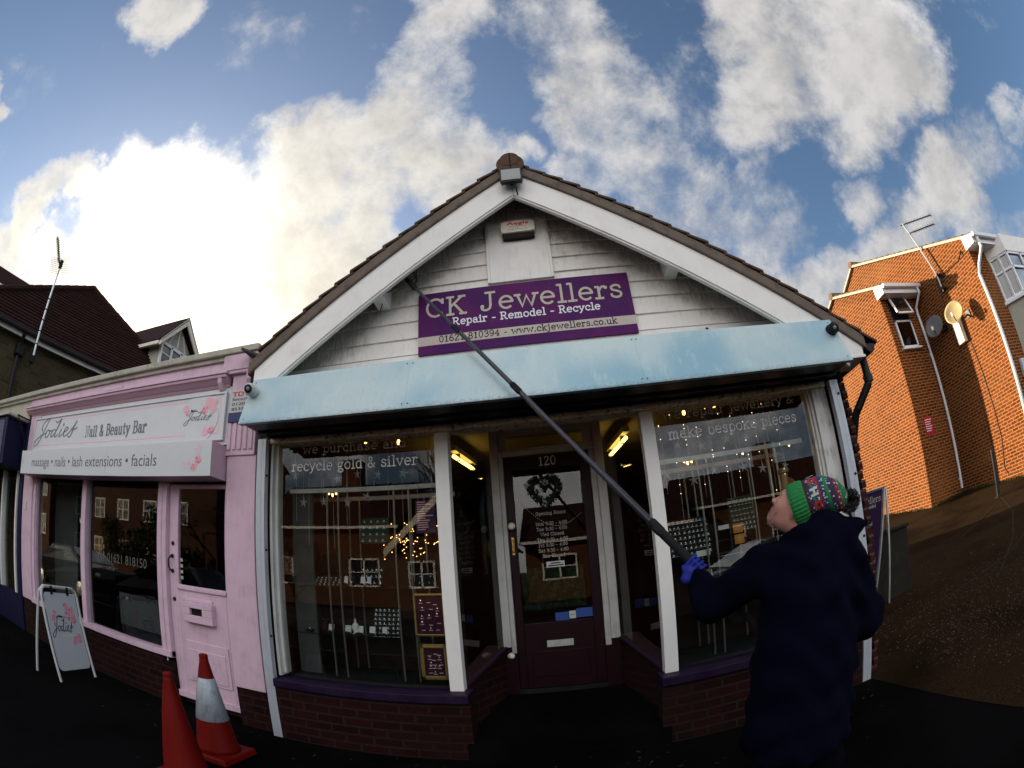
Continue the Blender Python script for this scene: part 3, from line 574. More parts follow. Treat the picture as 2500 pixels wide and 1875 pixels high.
# tiled roof, each course a lapped slab
mb = MB(); dx = .134
for s, n in ((1, 21), (-1, 16)):
    for i in range(n):
        a, b = i*dx, (i+1)*dx+.03; j = random.uniform(-.004, .006)
        za, zb = 4.735-SL*a, 4.735-SL*b+.034+j
        yo = -.345+random.uniform(-.006, .006)
        mb.hexa([(XA+s*a, yo, za-.02), (XA+s*b, yo, zb-.026), (XA+s*b, 7.2, zb-.026), (XA+s*a, 7.2, za-.02)], [(XA+s*a, yo, za+.006), (XA+s*b, yo, zb), (XA+s*b, 7.2, zb), (XA+s*a, 7.2, za+.006)])
roof = P_('roof', mb, 'tile_brown', bevel=.004)
mb = MB()
for k in range(17):
    y0 = -.37+k*.45; mb.tube([(XA, y0, 4.685), (XA, y0+.445, 4.685)], [.122, .117], 20)
build('ridge_tile', mb, W['tile_brown'], roof, smooth=False, bevel=.006)
mb = MB(); mb.tube([(XA, -.374, 4.74), (XA, -.362, 4.74)], .085, 16); build('mortar', mb, W['tile_brown'], roof)
# rainwater goods
mb = MB(); mb.prism([(4.945, 2.69), (4.955, 2.635), (4.985, 2.612), (5.02, 2.612), (5.05, 2.635), (5.06, 2.69)], 'y', -.33, 7.1); P_('gutter', mb, 'black_plastic', bevel=.006)
mb = MB(); mb.tube([(4.985, -.19, 2.64), (4.985, -.19, 2.44), (4.975, -.185, 2.40), (4.86, -.09, 2.23), (4.845, -.05, 2.19), (4.845, .06, 2.02), (4.845, .10, 1.9), (4.845, .12, 1.6), (4.845, .12, .1)], .036, 14); mb.tube([(4.985, -.19, 2.47), (4.985, -.19, 2.41)], .045, 14); mb.box(4.93, 5.04, -.2, -.18, 2.44, 2.455)
P_('downpipe', mb, 'black_plastic', smooth=False)
# lead flashing at the parapet
mb = MB(); mb.hexa([(-.20, -.24, 3.27), (.16, -.24, 3.10), (.16, 6, 3.10), (-.20, 6, 3.27)], [(-.20, -.24, 3.30), (.17, -.24, 3.13), (.17, 6, 3.13), (-.2, 6, 3.30)]); P_('valley_lead', mb, 'lead', bevel=.01)

# roller shutter housing: leaning steel face in three sheets, dark roller beneath
hs_ = thing('shutter_housing', 'long pale blue steel roller shutter housing with rain streaks above the shop window', 'shutter box', (2.35, -.4, 2.7))
mb = MB()
yT, zT, yB, zB = -.362, 2.902, -.518, 2.503
def face_x(z): return (z-zB)/(zT-zB)
xs = [(.080, 1.4192), (1.420, 2.9662), (2.967, 4.628)]
for a, b in xs: mb.hexa([(a, yB, zB), (b, yB, zB), (b, yB+.02, zB), (a, yB+.02, zB)], [(a, yT, zT), (b, yT, zT), (b, yT+.02, zT), (a, yT+.02, zT)])
mb.hexa([(.08, yT, zT), (4.628, yT, zT), (4.628, 0, zT+.035), (.08, 0, zT+.035)], [(.08, yT, zT+.003), (4.628, yT, zT+.003), (4.628, 0, zT+.038), (.08, 0, zT+.038)])
mb.box(.08, 4.628, yB+.0, yB+.05, zB-.005, zB-.001)
build('front_cover', mb, W['shutter_steel'], hs_)
mb = []
for a in (.082, 4.618): mb.append(MB().prism([(yB+.004, zB+.002), (-.0, zB+.04), (0, zT), (yT+.004, zT-.002)], 'x', a, a+.008))
each('end_plate', mb, W['shutter_steel'], hs_)
mb = []
for a in (.12, 1.40, 1.44, 2.95, 2.985, 4.59):
    for f in (.08, .93): mb.append(MB().lathe([(.005, 0), (.004, .003)], (a, yB+(yT-yB)*f-.001, zB+(zT-zB)*f), (0, -1, .39), 8))
each('rivet', mb, W['black_metal'], hs_)
mb = MB(); mb.box(.10, 4.61, -.44, -.30, 2.505, 2.53); mb.tube([(.1, -.28, 2.66), (4.6, -.28, 2.66)], .13, 14); mb.box(.10, 4.61, -.235, -.05, 2.515, 2.545); build('shutter_roll', mb, W['black_metal'], hs_)
mb = MB(); mb.box(.10, 4.60, -.27, -.245, 2.487, 2.56); mb.box(.10, 4.60, -.20, -.188, 2.497, 2.56); mb.box(.1, 4.6, -.10, -.085, 2.50, 2.56); build('bottom_slat', mb, W['black_metal'], hs_, bevel=.003)
for a, b in ((0.0, .086), (4.614, 4.70)):
    m = MB(); m.box(a, b, -.10, -.045, 0, 2.50); m.box(a+.047, a+.05, -.1025, -.1, 0, 2.5) ; gr = build('guide_rail', m, W['rail_grey'], hs_, bevel=.003)
    if a > 1: each('screw_cap', [MB().tube([(a+.066, -.1045, z), (a+.066, -.098, z)], .012, 12) for z in (.75, 1.22, 1.72, 2.38)], W['black_plastic'], gr)
    else: each('screw_cap', [MB().tube([(a+.09, -.08, z), (a+.098, -.08, z)], .01, 10) for z in (.9, 1.6, 2.2)], W['black_plastic'], gr)

# lintel, posts, jambs, sills
mb = MB(); mb.box(.09, 4.60, -.045, .11, 2.470, 2.541); P_('lintel', mb, 'lintel_rough', bevel=.006)
for a, b in ((1.489, 1.591), (2.986, 3.085)): P_('post', MB().box(a, b, -.002, .10, .546, 2.47), 'post_white', bevel=.004)
m = MB(); m.box(.098, .122, -.03, .10, .56, 2.47); m.box(.122, .150, .012, .10, .58, 2.47); P_('window_frame', m, 'frame_grey', bevel=.003)
m = MB(); m.box(4.405, 4.425, .012, .10, .58, 2.47); m.box(4.425, 4.45, -.006, .10, .57, 2.47); m.box(4.45, 4.535, -.03, .10, .56, 2.47); m.box(4.535, 4.61, -.01, .10, .0, 2.47)
P_('window_frame', m, 'jamb_grime', bevel=.004)
for a, b in ((.09, 1.64), (2.94, 4.60)):
    P_('sill', MB().box(a, b, -.13, .10, .475, .546), 'purple_sill', bevel=.008)
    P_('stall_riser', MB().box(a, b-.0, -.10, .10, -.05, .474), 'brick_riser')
    P_('window_pane', MB().box(.150 if a < 1 else 3.085, 1.489 if a < 1 else 4.405, .040, .046, .560, 2.470), 'shop_glass')
# recessed entrance
DY = .80
for s, xf, xb in ((-1, 1.560, 1.815), (1, 3.015, 2.765)):
    t = -1 if s < 0 else 1
    P_('side_pane', MB().obox((xf, .10, .575), (xb-xf, DY-.10, .20), (0.005*t, 0, 0), (0, 0, 1.9)), 'shop_glass')
    P_('side_riser', MB().hexa([(xf-.03*-t, .10, -.05), (xb, DY, -.05), (xb+.16*t, DY, -.05), (xf+.10*t, .10, -.05)], [(xf-.03*-t, .10, .55), (xb, DY, .755), (xb+.16*t, DY, .755), (xf+.10*t, .10, .55)]), 'brick_riser')
    P_('side_sill', MB().hexa([(xf-.045*t, .10, .552), (xb-.03*t, DY, .757), (xb+.16*t, DY, .757), (xf+.10*t, .10, .552)], [(xf-.045*t, .10, .577), (xb-.03*t, DY, .782), (xb+.16*t, DY, .782), (xf+.10*t, .10, .577)]), 'purple_sill', bevel=.006)
mb = MB(); mb.hexa([(1.6, -.12, -.05), (3.0, -.12, -.05), (2.8, DY+.1, -.05), (1.8, DY+.1, -.05)], [(1.6, -.12, .14), (3.0, -.12, .14), (2.8, DY+.1, .34), (1.8, DY+.1, .34)]); P_('entrance_ramp', mb, 'tarmac_dark')
mb = MB(); mb.box(1.50, 3.08, .112, DY+.09, 2.69, 2.72); P_('entrance_ceiling', mb, 'ceiling')
mb = MB()
for a, b in ((1.795, 1.862), (2.690, 2.765)): mb.box(a, b, DY-.05, DY+.05, .76, 2.69)
for a, b in ((1.862, 1.900), (2.640, 2.690)): mb.box(a, b, DY-.025, DY+.05, .70, 2.45)
mb.box(1.862, 2.690, DY-.04, DY+.05, 2.42, 2.478); mb.box(1.862, 2.690, DY-.06, DY-.03, 2.462, 2.478); mb.box(1.862, 2.690, DY-.04, DY+.05, 2.60, 2.69)
mb.box(1.862, 1.94, DY-.03, DY+.05, 2.478, 2.60); mb.box(2.60, 2.690, DY-.03, DY+.05, 2.478, 2.60)
P_('door_frame', mb, 'frame_grey', bevel=.005)
P_('door_plinth', MB().box(1.80, 1.904, DY-.02, DY+.12, -.05, .76), 'maroon'); P_('door_plinth', MB().box(2.636, 2.765, DY-.02, DY+.12, -.05, .76), 'maroon'); P_('threshold', MB().box(1.904, 2.636, DY-.03, DY+.14, .25, .358), 'black_plastic')
P_('transom_pane', MB().box(1.94, 2.60, DY, DY+.006, 2.478, 2.60), 'door_glass')
mb = MB(); mb.box(1.905, 1.972, DY, DY+.045, .36, 2.418); mb.box(2.555, 2.635, DY, DY+.045, .36, 2.418); mb.box(1.972, 2.555, DY, DY+.045, 2.295, 2.418); mb.box(1.972, 2.555, DY, DY+.045, .36, .955)
mb.box(2.03, 2.50, DY-.008, DY, .46, .70)
door = P_('door', mb, 'maroon', bevel=.004)
pane = build('door_glass', MB().box(1.972, 2.555, DY+.020, DY+.026, .955, 2.295), W['door_glass'], door)
m = MB(); m.box(2.155, 2.375, DY-.016, DY-.001, .735, .795); m.box(2.175, 2.355, DY-.020, DY-.016, .750, .782); build('letter_plate', m, W['frame_grey'], door, bevel=.003)
build('door_knob', MB().lathe([(.006, 0), (.010, .02), (.028, .03), (.032, .045), (.024, .06), (.004, .064)], (1.938, DY, 1.815), (0, -1, 0), 18), W['cream_plastic'], door, smooth=True)
m = MB(); m.tube([(1.936, DY-.002, 1.70), (1.936, DY-.03, 1.69), (1.936, DY-.03, 1.60), (1.936, DY-.002, 1.59)], .008, 10); m.box(1.925, 1.947, DY-.003, DY, 1.57, 1.72); build('door_handle', m, W['brass'], door)
def face_door(x, z, y=DY-.001): return lambda u, v, d: (x+u, y-d, z+v)
build('house_number', lettering('120', face_door(2.205, 2.325), .075, .11, .10), W['vinyl_grey'], door)
hours = [('Opening Hours', 1.895), ('Mon 9:30 - 4:00', 1.805), ('Tue 9:30 - 4:00', 1.758), ('Wed Closed', 1.712), ('Thu 9:30 - 4:00', 1.665), ('Fri 9:30 - 4:00', 1.618), ('Sat 9:30 - 4:00', 1.572), ('Sun Closed', 1.525)]
GL['H'] = (.84, "l .14 0 .14 1|l .66 0 .66 1|l .14 .5 .66 .5|s .14 0 .12|s .66 0 .12|s .14 1 .12|s .66 1 .12")
GL['D'] = (.8, "l .14 0 .14 1|l 0 1 .34 1|e .34 .5 .34 .5 -90 90|l 0 0 .34 0"); GL['7'] = GL['1']; GL['5'] = (.6, "l .5 1 .14 1 .12 .58|c .12 .58 .3 .64 .5 .52 .54 .3 .44 .06 .24 0 .06 .1")
for s, z in hours: build('opening_hours', lettering(s, face_door(2.27, z, DY+.019), .027, .15, .12, align='c', lift=.0012), W['vinyl_hours'], pane)
m = MB(); m.box(2.200, 2.352, DY+.012, DY+.018, 1.437, 1.487); st = build('sticker', m, W['sign_white'], pane)
m = MB(); m.box(2.235, 2.318, DY+.0105, DY+.0118, 1.466, 1.477); m.box(2.212, 2.342, DY+.0105, DY+.0118, 1.446, 1.457)
build('sticker_text', m, W['letter_dark'], st)
m = [MB().box(2.24, 2.35, DY+.012, DY+.018, .962, 1.035), MB().box(2.415, 2.552, DY+.012, DY+.018, .975, 1.055)]; each('sticker', m, W['sticker_blue'], pane)
m = MB(); m.box(2.355, 2.412, DY+.011, DY+.018, .970, 1.040); s2 = build('sticker', m, W['card_white'], pane, bevel=.006)
m = MB(); m.box(2.368, 2.378, DY+.009, DY+.0105, 1.003, 1.011); m.box(2.384, 2.402, DY+.009, DY+.0105, 1.003, 1.009); build('sticker_mark', m, W['navy_label'], s2)
m = MB(); m.box(1.985, 2.505, DY+.030, DY+.034, 1.075, 1.44); foil = build('foil_panel', m, W['green_foil'], door)

# window writing (vinyl letters stuck on the glass)
def win(x, z): return lambda u, v, d: (x+u, .0395-d, z+v)
for s, x0, x1, z, h in (('we purchase and', .374, 1.262, 2.394, .068), ('recycle gold & silver', .271, 1.350, 2.254, .080), ('We repair jewellery &', 3.165, 4.292, 2.400, .068), ('make bespoke pieces', 3.190, 4.283, 2.247, .080)):
    build('window_lettering', lettering(s, win(x0, z), h, .115, .07, width=x1-x0), W['vinyl_grey'] if z < 2.3 else W['vinyl_dim'], shop)
# interior
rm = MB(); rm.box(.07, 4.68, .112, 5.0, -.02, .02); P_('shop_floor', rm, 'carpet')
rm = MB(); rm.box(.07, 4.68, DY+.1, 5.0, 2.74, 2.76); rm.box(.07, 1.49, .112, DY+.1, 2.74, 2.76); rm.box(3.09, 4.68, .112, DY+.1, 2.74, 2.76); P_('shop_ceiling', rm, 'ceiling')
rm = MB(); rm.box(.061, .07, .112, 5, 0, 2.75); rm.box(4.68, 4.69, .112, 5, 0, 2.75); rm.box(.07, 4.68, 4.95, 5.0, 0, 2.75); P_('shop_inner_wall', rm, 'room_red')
# ---------------------------------------------------------------- signs and fittings on the shop
y0 = -.042
sg = thing('shop_sign', 'purple rectangular sign with beige lettering on the white boarded gable', 'sign', (2.23, y0, 3.1))
SX0, SX1, SZ0, SZ1 = 1.388, 3.086, 3.082, 3.628
build('sign_board', MB().box(SX0, SX1, y0, -.022, SZ0, SZ1), W['sign_purple'], sg)
SW, SH = SX1-SX0, SZ1-SZ0
def fs(u, v): return facade(SX0+u*SW, y0, SZ1-v*SH)
m = MB(); zb = SZ1-.862*SH; zt = SZ1-.722*SH; m.box(SX0, SX1, y0-.0012, y0-.0002, zb, zt); band = build('sign_band', m, W['letter_beige'], sg)
build('lettering_shadow', lettering('CK Jewellers', facade(SX0+.036*SW, y0-.0004, SZ1-.405*SH), .29*SH, .185, .075, width=.925*SW, lift=.0001), W['letter_dark'], sg)
build('lettering', lettering('CK Jewellers', facade(SX0+.036*SW, y0-.002, SZ1-.405*SH), .29*SH, .125, .075, width=.925*SW, lift=.0003), W['letter_beige'], sg)
build('lettering', lettering('Repair - Remodel - Recycle', fs(.165, .578), .112*SH, .16, .07, width=.68*SW), W['letter_white'], sg)
build('lettering', lettering('01621 810394 - www.ckjewellers.co.uk', facade(SX0+.1*SW, y0-.0012, SZ1-.828*SH), .095*SH, .15, .09, width=.81*SW), W['letter_dark'], band)
# alarm box
al = thing('alarm_box', 'cream alarm box with red lettering mounted high under the gable peak', 'alarm box', (2.245, -.04, 4.08))
def sup(x0, x1, z0, z1, y, k=.93, bulge=.012):   # slightly barrel-sided outline
    o = []
    for i in range(24):
        a = 2*math.pi*i/24; c, s = math.cos(a), math.sin(a)
        o.append(((x0+x1)/2+(x1-x0)/2*math.copysign(abs(c)**.28, c), (z0+z1)/2+(z1-z0)/2*math.copysign(abs(s)**.28, s)))
    return o
pr = sup(2.098, 2.398, 4.105, 4.232, 0); pr2 = [(2.248+(x-2.248)*.95, 4.168+(z-4.168)*.93) for x, z in pr]
m = MB(); m.hexa([(x, -.04, z) for x, z in pr], [(x, -.085, z) for x, z in pr]); m.hexa([(x, -.085, z) for x, z in pr], [(x, -.10, z) for x, z in pr2]); build('casing', m, W['cream_plastic'], al, bevel=.004)
pr3 = sup(2.112, 2.384, 4.055, 4.135, 0); m = MB(); m.hexa([(x, -.04, z) for x, z in pr3], [(x, -.082, z) for x, z in pr3]); build('strobe_lens', m, W['maroon'], al, bevel=.004)
build('lettering', sans('Aegis', facade(2.248, -.1008, 4.186), .034, .19, 'c', bold=.025), W['letter_red'], al)
m = MB(); zz = [(2.17, 4.166), (2.225, 4.166), (2.232, 4.155), (2.240, 4.183), (2.249, 4.146), (2.257, 4.172), (2.263, 4.166), (2.325, 4.166)]
for a, b in zip(zz, zz[1:]): m.tube([(a[0], -.1012, a[1]), (b[0], -.1012, b[1])], .0014, 5)
build('pulse_mark', m, W['letter_red'], al)
build('lettering', sans('Integrated Security', facade(2.248, -.1008, 4.132), .012, .165, 'c'), W['letter_grey'], al)
# floodlight at the peak
fl = thing('floodlight', 'black square floodlight fixed at the peak of the gable', 'floodlight', (2.245, -.33, 4.5))
m = MB(); m.hexa([(2.150, -.425, 4.405), (2.342, -.425, 4.405), (2.332, -.37, 4.42), (2.160, -.37, 4.42)], [(2.150, -.405, 4.59), (2.342, -.405, 4.59), (2.332, -.35, 4.58), (2.160, -.35, 4.58)])
for k in range(5): m.box(2.165+k*.04, 2.171+k*.04, -.372, -.345, 4.43, 4.57)
m.box(2.23, 2.26, -.36, -.31, 4.46, 4.52); build('housing', m, W['black_metal'], fl, bevel=.006)
m = MB(); m.hexa([(2.166, -.4285, 4.425), (2.326, -.4285, 4.425), (2.326, -.42, 4.425), (2.166, -.42, 4.425)], [(2.166, -.4095, 4.572), (2.326, -.4095, 4.572), (2.326, -.402, 4.572), (2.166, -.402, 4.572)]); build('lens', m, W['lamp_glass'], fl)
m = MB(); m.tube([(2.272, -.395, 4.405), (2.274, -.39, 4.37), (2.280, -.37, 4.345), (2.285, -.28, 4.34), (2.25, -.05, 4.40)], .006, 8); build('cable', m, W['black_plastic'], fl)
# cameras
def security_camera(x, y, z, body, ring, label):
    t = thing('security_camera', label, 'camera', (x, y, z)); d = Vector((.30 if x < 2 else -.45, -1, -.35)).normalized()
    build('mount', MB().lathe([(.052, 0), (.052, .012), (.044, .03), (.040, .04)], (x, y+.06, z), (0, -1, 0), 22), W[body], t, smooth=False, bevel=.003)
    build('eyeball', MB().ball((x, y+.005, z), .047, 18), W[body], t, smooth=True)
    build('lens_ring', MB().lathe([(.030, 0), (.034, .006), (.032, .014), (.020, .016)], Vector((x, y+.005, z))+d*.038, d, 18), W[ring], t)
    build('lens', MB().lathe([(.017, 0), (.014, .004), (.004, .006)], Vector((x, y+.005, z))+d*.053, d, 14), W['lamp_glass'], t, smooth=True)
c = at(609, 949, -.50); security_camera(c.x, -.50, c.z, 'grey_plastic', 'black_plastic', 'white ball security camera on the left end of the pale blue shutter housing')
c = at(2036, 800, -.46); security_camera(c.x, -.46, c.z, 'black_plastic', 'black_metal', 'black ball security camera at the right end of the pale blue shutter housing')
m = MB(); m.tube([(3.68, -.03, 3.02), (3.66, -.06, 3.035), (3.64, -.06, 3.05)], .006, 8); m.ball((3.635, -.06, 3.05), .013, 8); tag(build('loose_cable', m, W['black_plastic']), 'short black cable end poking out above the pale blue shutter housing', 'cable')
# ---------------------------------------------------------------- beauty salon
sal = thing('beauty_salon', 'low pink painted shop front with flat parapet and glazed door', 'shop', (-2.3, 0, 0))
def S_(name, mb, mat, **k): return build(name, mb, MATS[mat], sal, **k)
S_('coping', MB().box(-7.4, -1.66, -.10, .3, 3.325, 3.392).box(-1.655, -.10, -.10, .3, 3.325, 3.392), 'coping', bevel=.012)
S_('coping_bed', MB().box(-7.4, -.12, -.06, .28, 3.285, 3.325), 'coping')
S_('parapet', MB().box(-4.72, -.10, -.03, .25, 3.12, 3.285), 'pink', bevel=.004)
S_('pier_block', MB().box(-.515, -.115, -.075, .2, 3.135, 3.345).box(-.47, -.16, -.085, -.07, 3.165, 3.315), 'pink', bevel=.006)
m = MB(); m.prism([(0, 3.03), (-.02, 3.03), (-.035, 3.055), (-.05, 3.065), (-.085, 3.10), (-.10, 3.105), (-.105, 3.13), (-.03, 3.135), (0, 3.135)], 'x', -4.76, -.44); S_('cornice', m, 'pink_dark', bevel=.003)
m = MB(); m.prism([(-.03, 3.132), (-.112, 3.138), (-.112, 3.162), (-.03, 3.185)], 'x', -4.78, -.43); S_('cornice_cap', m, 'pink', bevel=.003)
m = MB()
for x in (-.55, -.205): m.prism([(0, 2.97), (-.05, 3.0), (-.09, 3.06), (-.10, 3.13), (0, 3.13)], 'x', x, x+.05)
S_('bracket', m, 'pink', bevel=.006)
S_('frieze', MB().box(-4.6, -.42, -.012, .1, 2.50, 3.04), 'sign_white', bevel=.003)
m = MB(); m.box(-.385, -.06, -.03, .2, .37, 2.39); S_('pilaster', m, 'pink', bevel=.006)
m = MB(); m.box(-.435, -.075, -.045, .2, 2.39, 2.42); m.box(-.40, -.08, -.035, .2, 2.42, 3.125)
for k in range(5): m.box(-.39+k*.062, -.352+k*.062, -.048, -.034, 2.44, 2.70)
S_('capital', m, 'pink', bevel=.005)
S_('brick_plinth', MB().box(-.385, -.06, -.015, .2, -.05, .368), 'brick_riser')
m = MB(); m.box(-4.62, -4.27, -.03, .2, .5, 3.03); S_('pilaster', m, 'pink', bevel=.006)
S_('brick_plinth', MB().box(-4.62, -4.25, -.02, .2, -.05, .498), 'brick_riser')
# window frame, door frame
m = MB(); m.box(-4.27, -4.18, -.01, .09, .50, 2.24); m.box(-2.80, -2.70, -.015, .09, .545, 2.24); m.box(-1.31, -1.175, -.02, .09, .44, 2.24); m.box(-4.27, -1.175, -.045, .09, .485, .548); m.box(-4.27, -.40, -.01, .09, 2.20, 2.40)
m.box(-1.25, -1.235, -.028, -.02, .44, 2.2); m.box(-4.155, -4.14, .0, .05, .548, 2.2); S_('window_frame', m, 'pink', bevel=.005)
for a, b in ((-4.14, -2.80), (-2.70, -1.31)): S_('window_pane', MB().box(a, b, .05, .056, .55, 2.20), 'shop_glass')
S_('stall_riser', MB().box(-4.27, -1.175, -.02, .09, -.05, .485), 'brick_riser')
S_('side_wall', MB().box(-4.62, -4.27, .2, 6, 0, 3.3).box(-.2, -.06, .2, 6, 0, 3.3).box(-4.62, -.06, 6, 6.1, 0, 3.3), 'room_brown'); S_('flat_roof', MB().box(-7.4, -.06, .3, 6.1, 3.1, 3.15), 'lead'); S_('shop_ceiling', MB().box(-4.5, -.1, .1, 6, 2.55, 2.6), 'ceiling'); S_('shop_floor', MB().box(-4.5, -.1, .1, 6, .02, .12), 'carpet')
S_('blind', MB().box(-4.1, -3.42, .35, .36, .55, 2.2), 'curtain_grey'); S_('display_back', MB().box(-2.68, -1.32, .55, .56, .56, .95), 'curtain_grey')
m = MB(); m.box(-1.170, -1.045, .03, .075, .16, 2.155); m.box(-.44, -.385, .03, .075, .16, 2.155); m.box(-1.045, -.44, .03, .075, 2.115, 2.155); m.box(-1.045, -.44, .03, .075, .16, 1.22); m.box(-1.06, -.43, .012, .03, 1.175, 1.21)
m.box(-1.0, -.46, .018, .03, .30, .70); m.box(-.96, -.50, .010, .03, .33, .62); m.box(-1.17, -.385, .0, .08, .10, .165)
sd = S_('door', m, 'pink', bevel=.005)
build('door_glass', MB().box(-1.045, -.44, .05, .056, 1.22, 2.115), W['shop_glass'], sd)
m = MB(); m.box(-.945, -.575, -.035, .03, .885, .955); m.box(-.945, -.575, -.035, .03, 1.02, 1.075); m.box(-.945, -.86, -.035, .03, .955, 1.02); m.box(-.70, -.575, -.035, .03, .955, 1.02); m.box(-.99, -.60, .012, .03, 1.075, 1.11); build('letter_box', m, W['pink'], sd, bevel=.006)
build('letter_flap', MB().box(-.86, -.70, .0, .028, .955, 1.02), W['black_plastic'], sd)
m = MB(); m.tube([(-1.118, .03, 1.475), (-1.118, -.012, 1.47), (-1.122, -.03, 1.44), (-1.122, -.03, 1.375), (-1.118, -.012, 1.345), (-1.118, .03, 1.34)], .009, 10); m.ball((-1.118, .02, 1.478), .02, 10); m.ball((-1.118, .02, 1.338), .02, 10); build('door_handle', m, W['black_metal'], sd)
for z in (1.598, 1.07): build('lock', MB().lathe([(.022, 0), (.02, .008), (.006, .012)], (-1.112, .03, z), (0, -1, 0), 16), W['black_metal'], sd)
def fw(x, z, y=.0495): return lambda u, v, d: (x+u, y-d, z+v)
build('window_lettering', sans('tel: 01621 818150', fw(-2.48, 1.31), .10, .93), W['vinyl_faint'], sal)
m = MB()
for k in range(4): m.box(-1.03, -.995, .0485, .0495, 1.27+k*.055, 1.30+k*.055)
build('sticker', m, W['vinyl_dim'], sd)
S_('door_bell', MB().box(-4.53, -4.45, -.045, -.03, 1.72, 1.84), 'grey_plastic', bevel=.004)
S_('cast_badge', MB().hexa([(-2.55, -.03, 3.19), (-2.14, -.03, 3.19), (-2.14, -.03, 3.24), (-2.55, -.03, 3.24)], [(-2.53, -.05, 3.195), (-2.16, -.05, 3.195), (-2.16, -.05, 3.235), (-2.53, -.05, 3.235)]), 'pink', bevel=.008)

def rose(P, u, v, r, seed, names, par, lay=0):
    r = r*.85
    rnd = random.Random(seed); m1, m2 = MB(), MB(); d = .0009+lay*.0012
    for ring, (rr, n) in enumerate(((1.0, 7), (.68, 6), (.36, 4))):
        for k in range(n):
            a = 2*math.pi*k/n+rnd.random()*.5+ring*.4; pr = r*rr*.5; cx, cy = u+math.cos(a)*r*rr*.55, v+math.sin(a)*r*rr*.55
            tgt = (m1, m2)[(k+ring) % 2 if ring else (1 if rnd.random() < .3 else 0)]
            tgt.poly([P(cx+pr*(1+.15*rnd.uniform(-1, 1))*math.cos(j*.5236), cy+pr*(1+.15*rnd.uniform(-1, 1))*math.sin(j*.5236), d+.00009*(ring*8+k)) for j in range(12)])
    build('printed_rose', m1, W[names[0]], par); build('printed_rose', m2, W[names[1]], par)
# upper sign
us = thing('salon_sign', 'long white fascia sign with script lettering and pink roses on the pink shop', 'sign', (-2.43, -.02, 2.55))
m = MB(); m.box(-4.37, -.475, -.036, -.014, 2.555, 2.965); build('sign_board', m, W['sign_white'], us)
m = MB(); m.box(-4.40, -.445, -.05, -.02, 2.965, 2.985); m.box(-4.40, -.445, -.05, -.02, 2.535, 2.555); m.box(-4.40, -4.37, -.05, -.02, 2.555, 2.965); m.box(-.475, -.445, -.05, -.02, 2.555, 2.965); build('sign_frame', m, W['sign_white'], us, bevel=.003)
m = MB()
for (a, b, c, d_) in ((-4.30, -.515, 2.925, 2.935), (-4.30, -.515, 2.60, 2.61), (-4.30, -4.29, 2.61, 2.925), (-.525, -.515, 2.61, 2.925)): m.box(a, b, -.0372, -.036, c, d_)
build('pink_border', m, W['rose_pink'], us)
fu = facade(-4.19, -.0372, 2.70)
build('lettering', lettering('\x01', fu, .19, .15, width=1.26, nib=.5, slant=.18, lift=.0005), W['letter_slate'], us)
build('lettering', lettering('Nail & Beauty Bar', facade(-2.83, -.0372, 2.672), .125, .19, .09, width=1.25, nib=.55, lift=.0005), W['letter_slate'], us)
oval = []
for i in range(32): a = 2*math.pi*i/32; oval.append((-.775+.245*math.cos(a), 2.76+.235*math.sin(a)))
build('logo_plate', MB().hexa([(x, -.036, z) for x, z in oval], [(x, -.041, z) for x, z in oval]), W['sign_white'], us)
fo = facade(-.93, -.0415, 2.735)
build('lettering', lettering('\x01', fo, .072, .15, width=.36, nib=.6, slant=.18, lift=.0005), W['letter_slate'], us)
build('lettering', sans('Nail & Beauty Bar', facade(-.93, -.0415, 2.678), .022, .27), W['vinyl_grey'], us)
for i, (u, v, r) in enumerate(((-.97, 2.86, .048), (-.95, 2.82, .035), (-.66, 2.90, .06), (-.60, 2.83, .05), (-.71, 2.835, .052), (-.59, 2.895, .04), (-.68, 2.62, .045), (-.61, 2.64, .045))): rose(facade(0, -.0415, 0), u, v, r, i, ('rose_pink', 'rose_deep') if i % 3 == 1 else ('rose_pink', 'rose_pink'), us, .3)
m = MB(); m.tube([(-.895, -.0425, 2.838), (-.87, -.0425, 2.832)], .009, 8); m.tube([(-.87, -.0425, 2.832), (-.80, -.0425, 2.822)], .003, 6); build('printed_brush', m, W['letter_dark'], us)
# projecting sign box
bx = thing('projecting_sign_box', 'white box sign listing massage and nails, jutting out over the pink shop window', 'sign', (-2.39, -.13, 2.16))
build('box_body', MB().box(-4.345, -.40, -.245, -.012, 2.172, 2.475), W['pink'], bx, bevel=.004)
build('sign_face', MB().box(-4.345, -2.0, -.252, -.246, 2.172, 2.475).box(-1.997, -.40, -.252, -.246, 2.172, 2.475), W['sign_white'], bx)
build('lettering', sans('massage \u2022 nails \u2022 lash extensions \u2022 facials', facade(-3.95, -.2525, 2.268), .122, 2.83), W['letter_grey'], bx)
for i, (u, v, r) in enumerate(((-.56, 2.40, .05), (-.55, 2.315, .045), (-.70, 2.27, .06), (-.60, 2.255, .05), (-4.29, 2.33, .05), (-4.27, 2.39, .04))): rose(facade(0, -.2525, 0), u, v, r, 20+i, ('rose_pink', 'rose_deep') if i in (1, 3) else ('sign_white', 'rose_pink'), bx)
# security firm's plate
tp = thing('alarm_notice', 'small white and navy notice with red letters beside the pink pilaster', 'notice', (-.25, -.05, 2.7))
build('plate', MB().box(-.385, -.10, -.058, -.046, 2.77, 2.975), W['card_white'], tp); build('plate_foot', MB().box(-.39, -.10, -.062, -.046, 2.685, 2.768), W['navy_label'], tp)
build('lettering', sans('TDT', facade(-.365, -.0585, 2.918), .042, .20, bold=.03), W['letter_red'], tp)
for z, s, w_ in ((2.878, 'Security', .23), (2.833, '01206', .19), (2.788, '853598', .22)): build('lettering', sans(s, facade(-.36, -.0585, z), .026, w_, bold=.01), W['letter_dark'], tp)
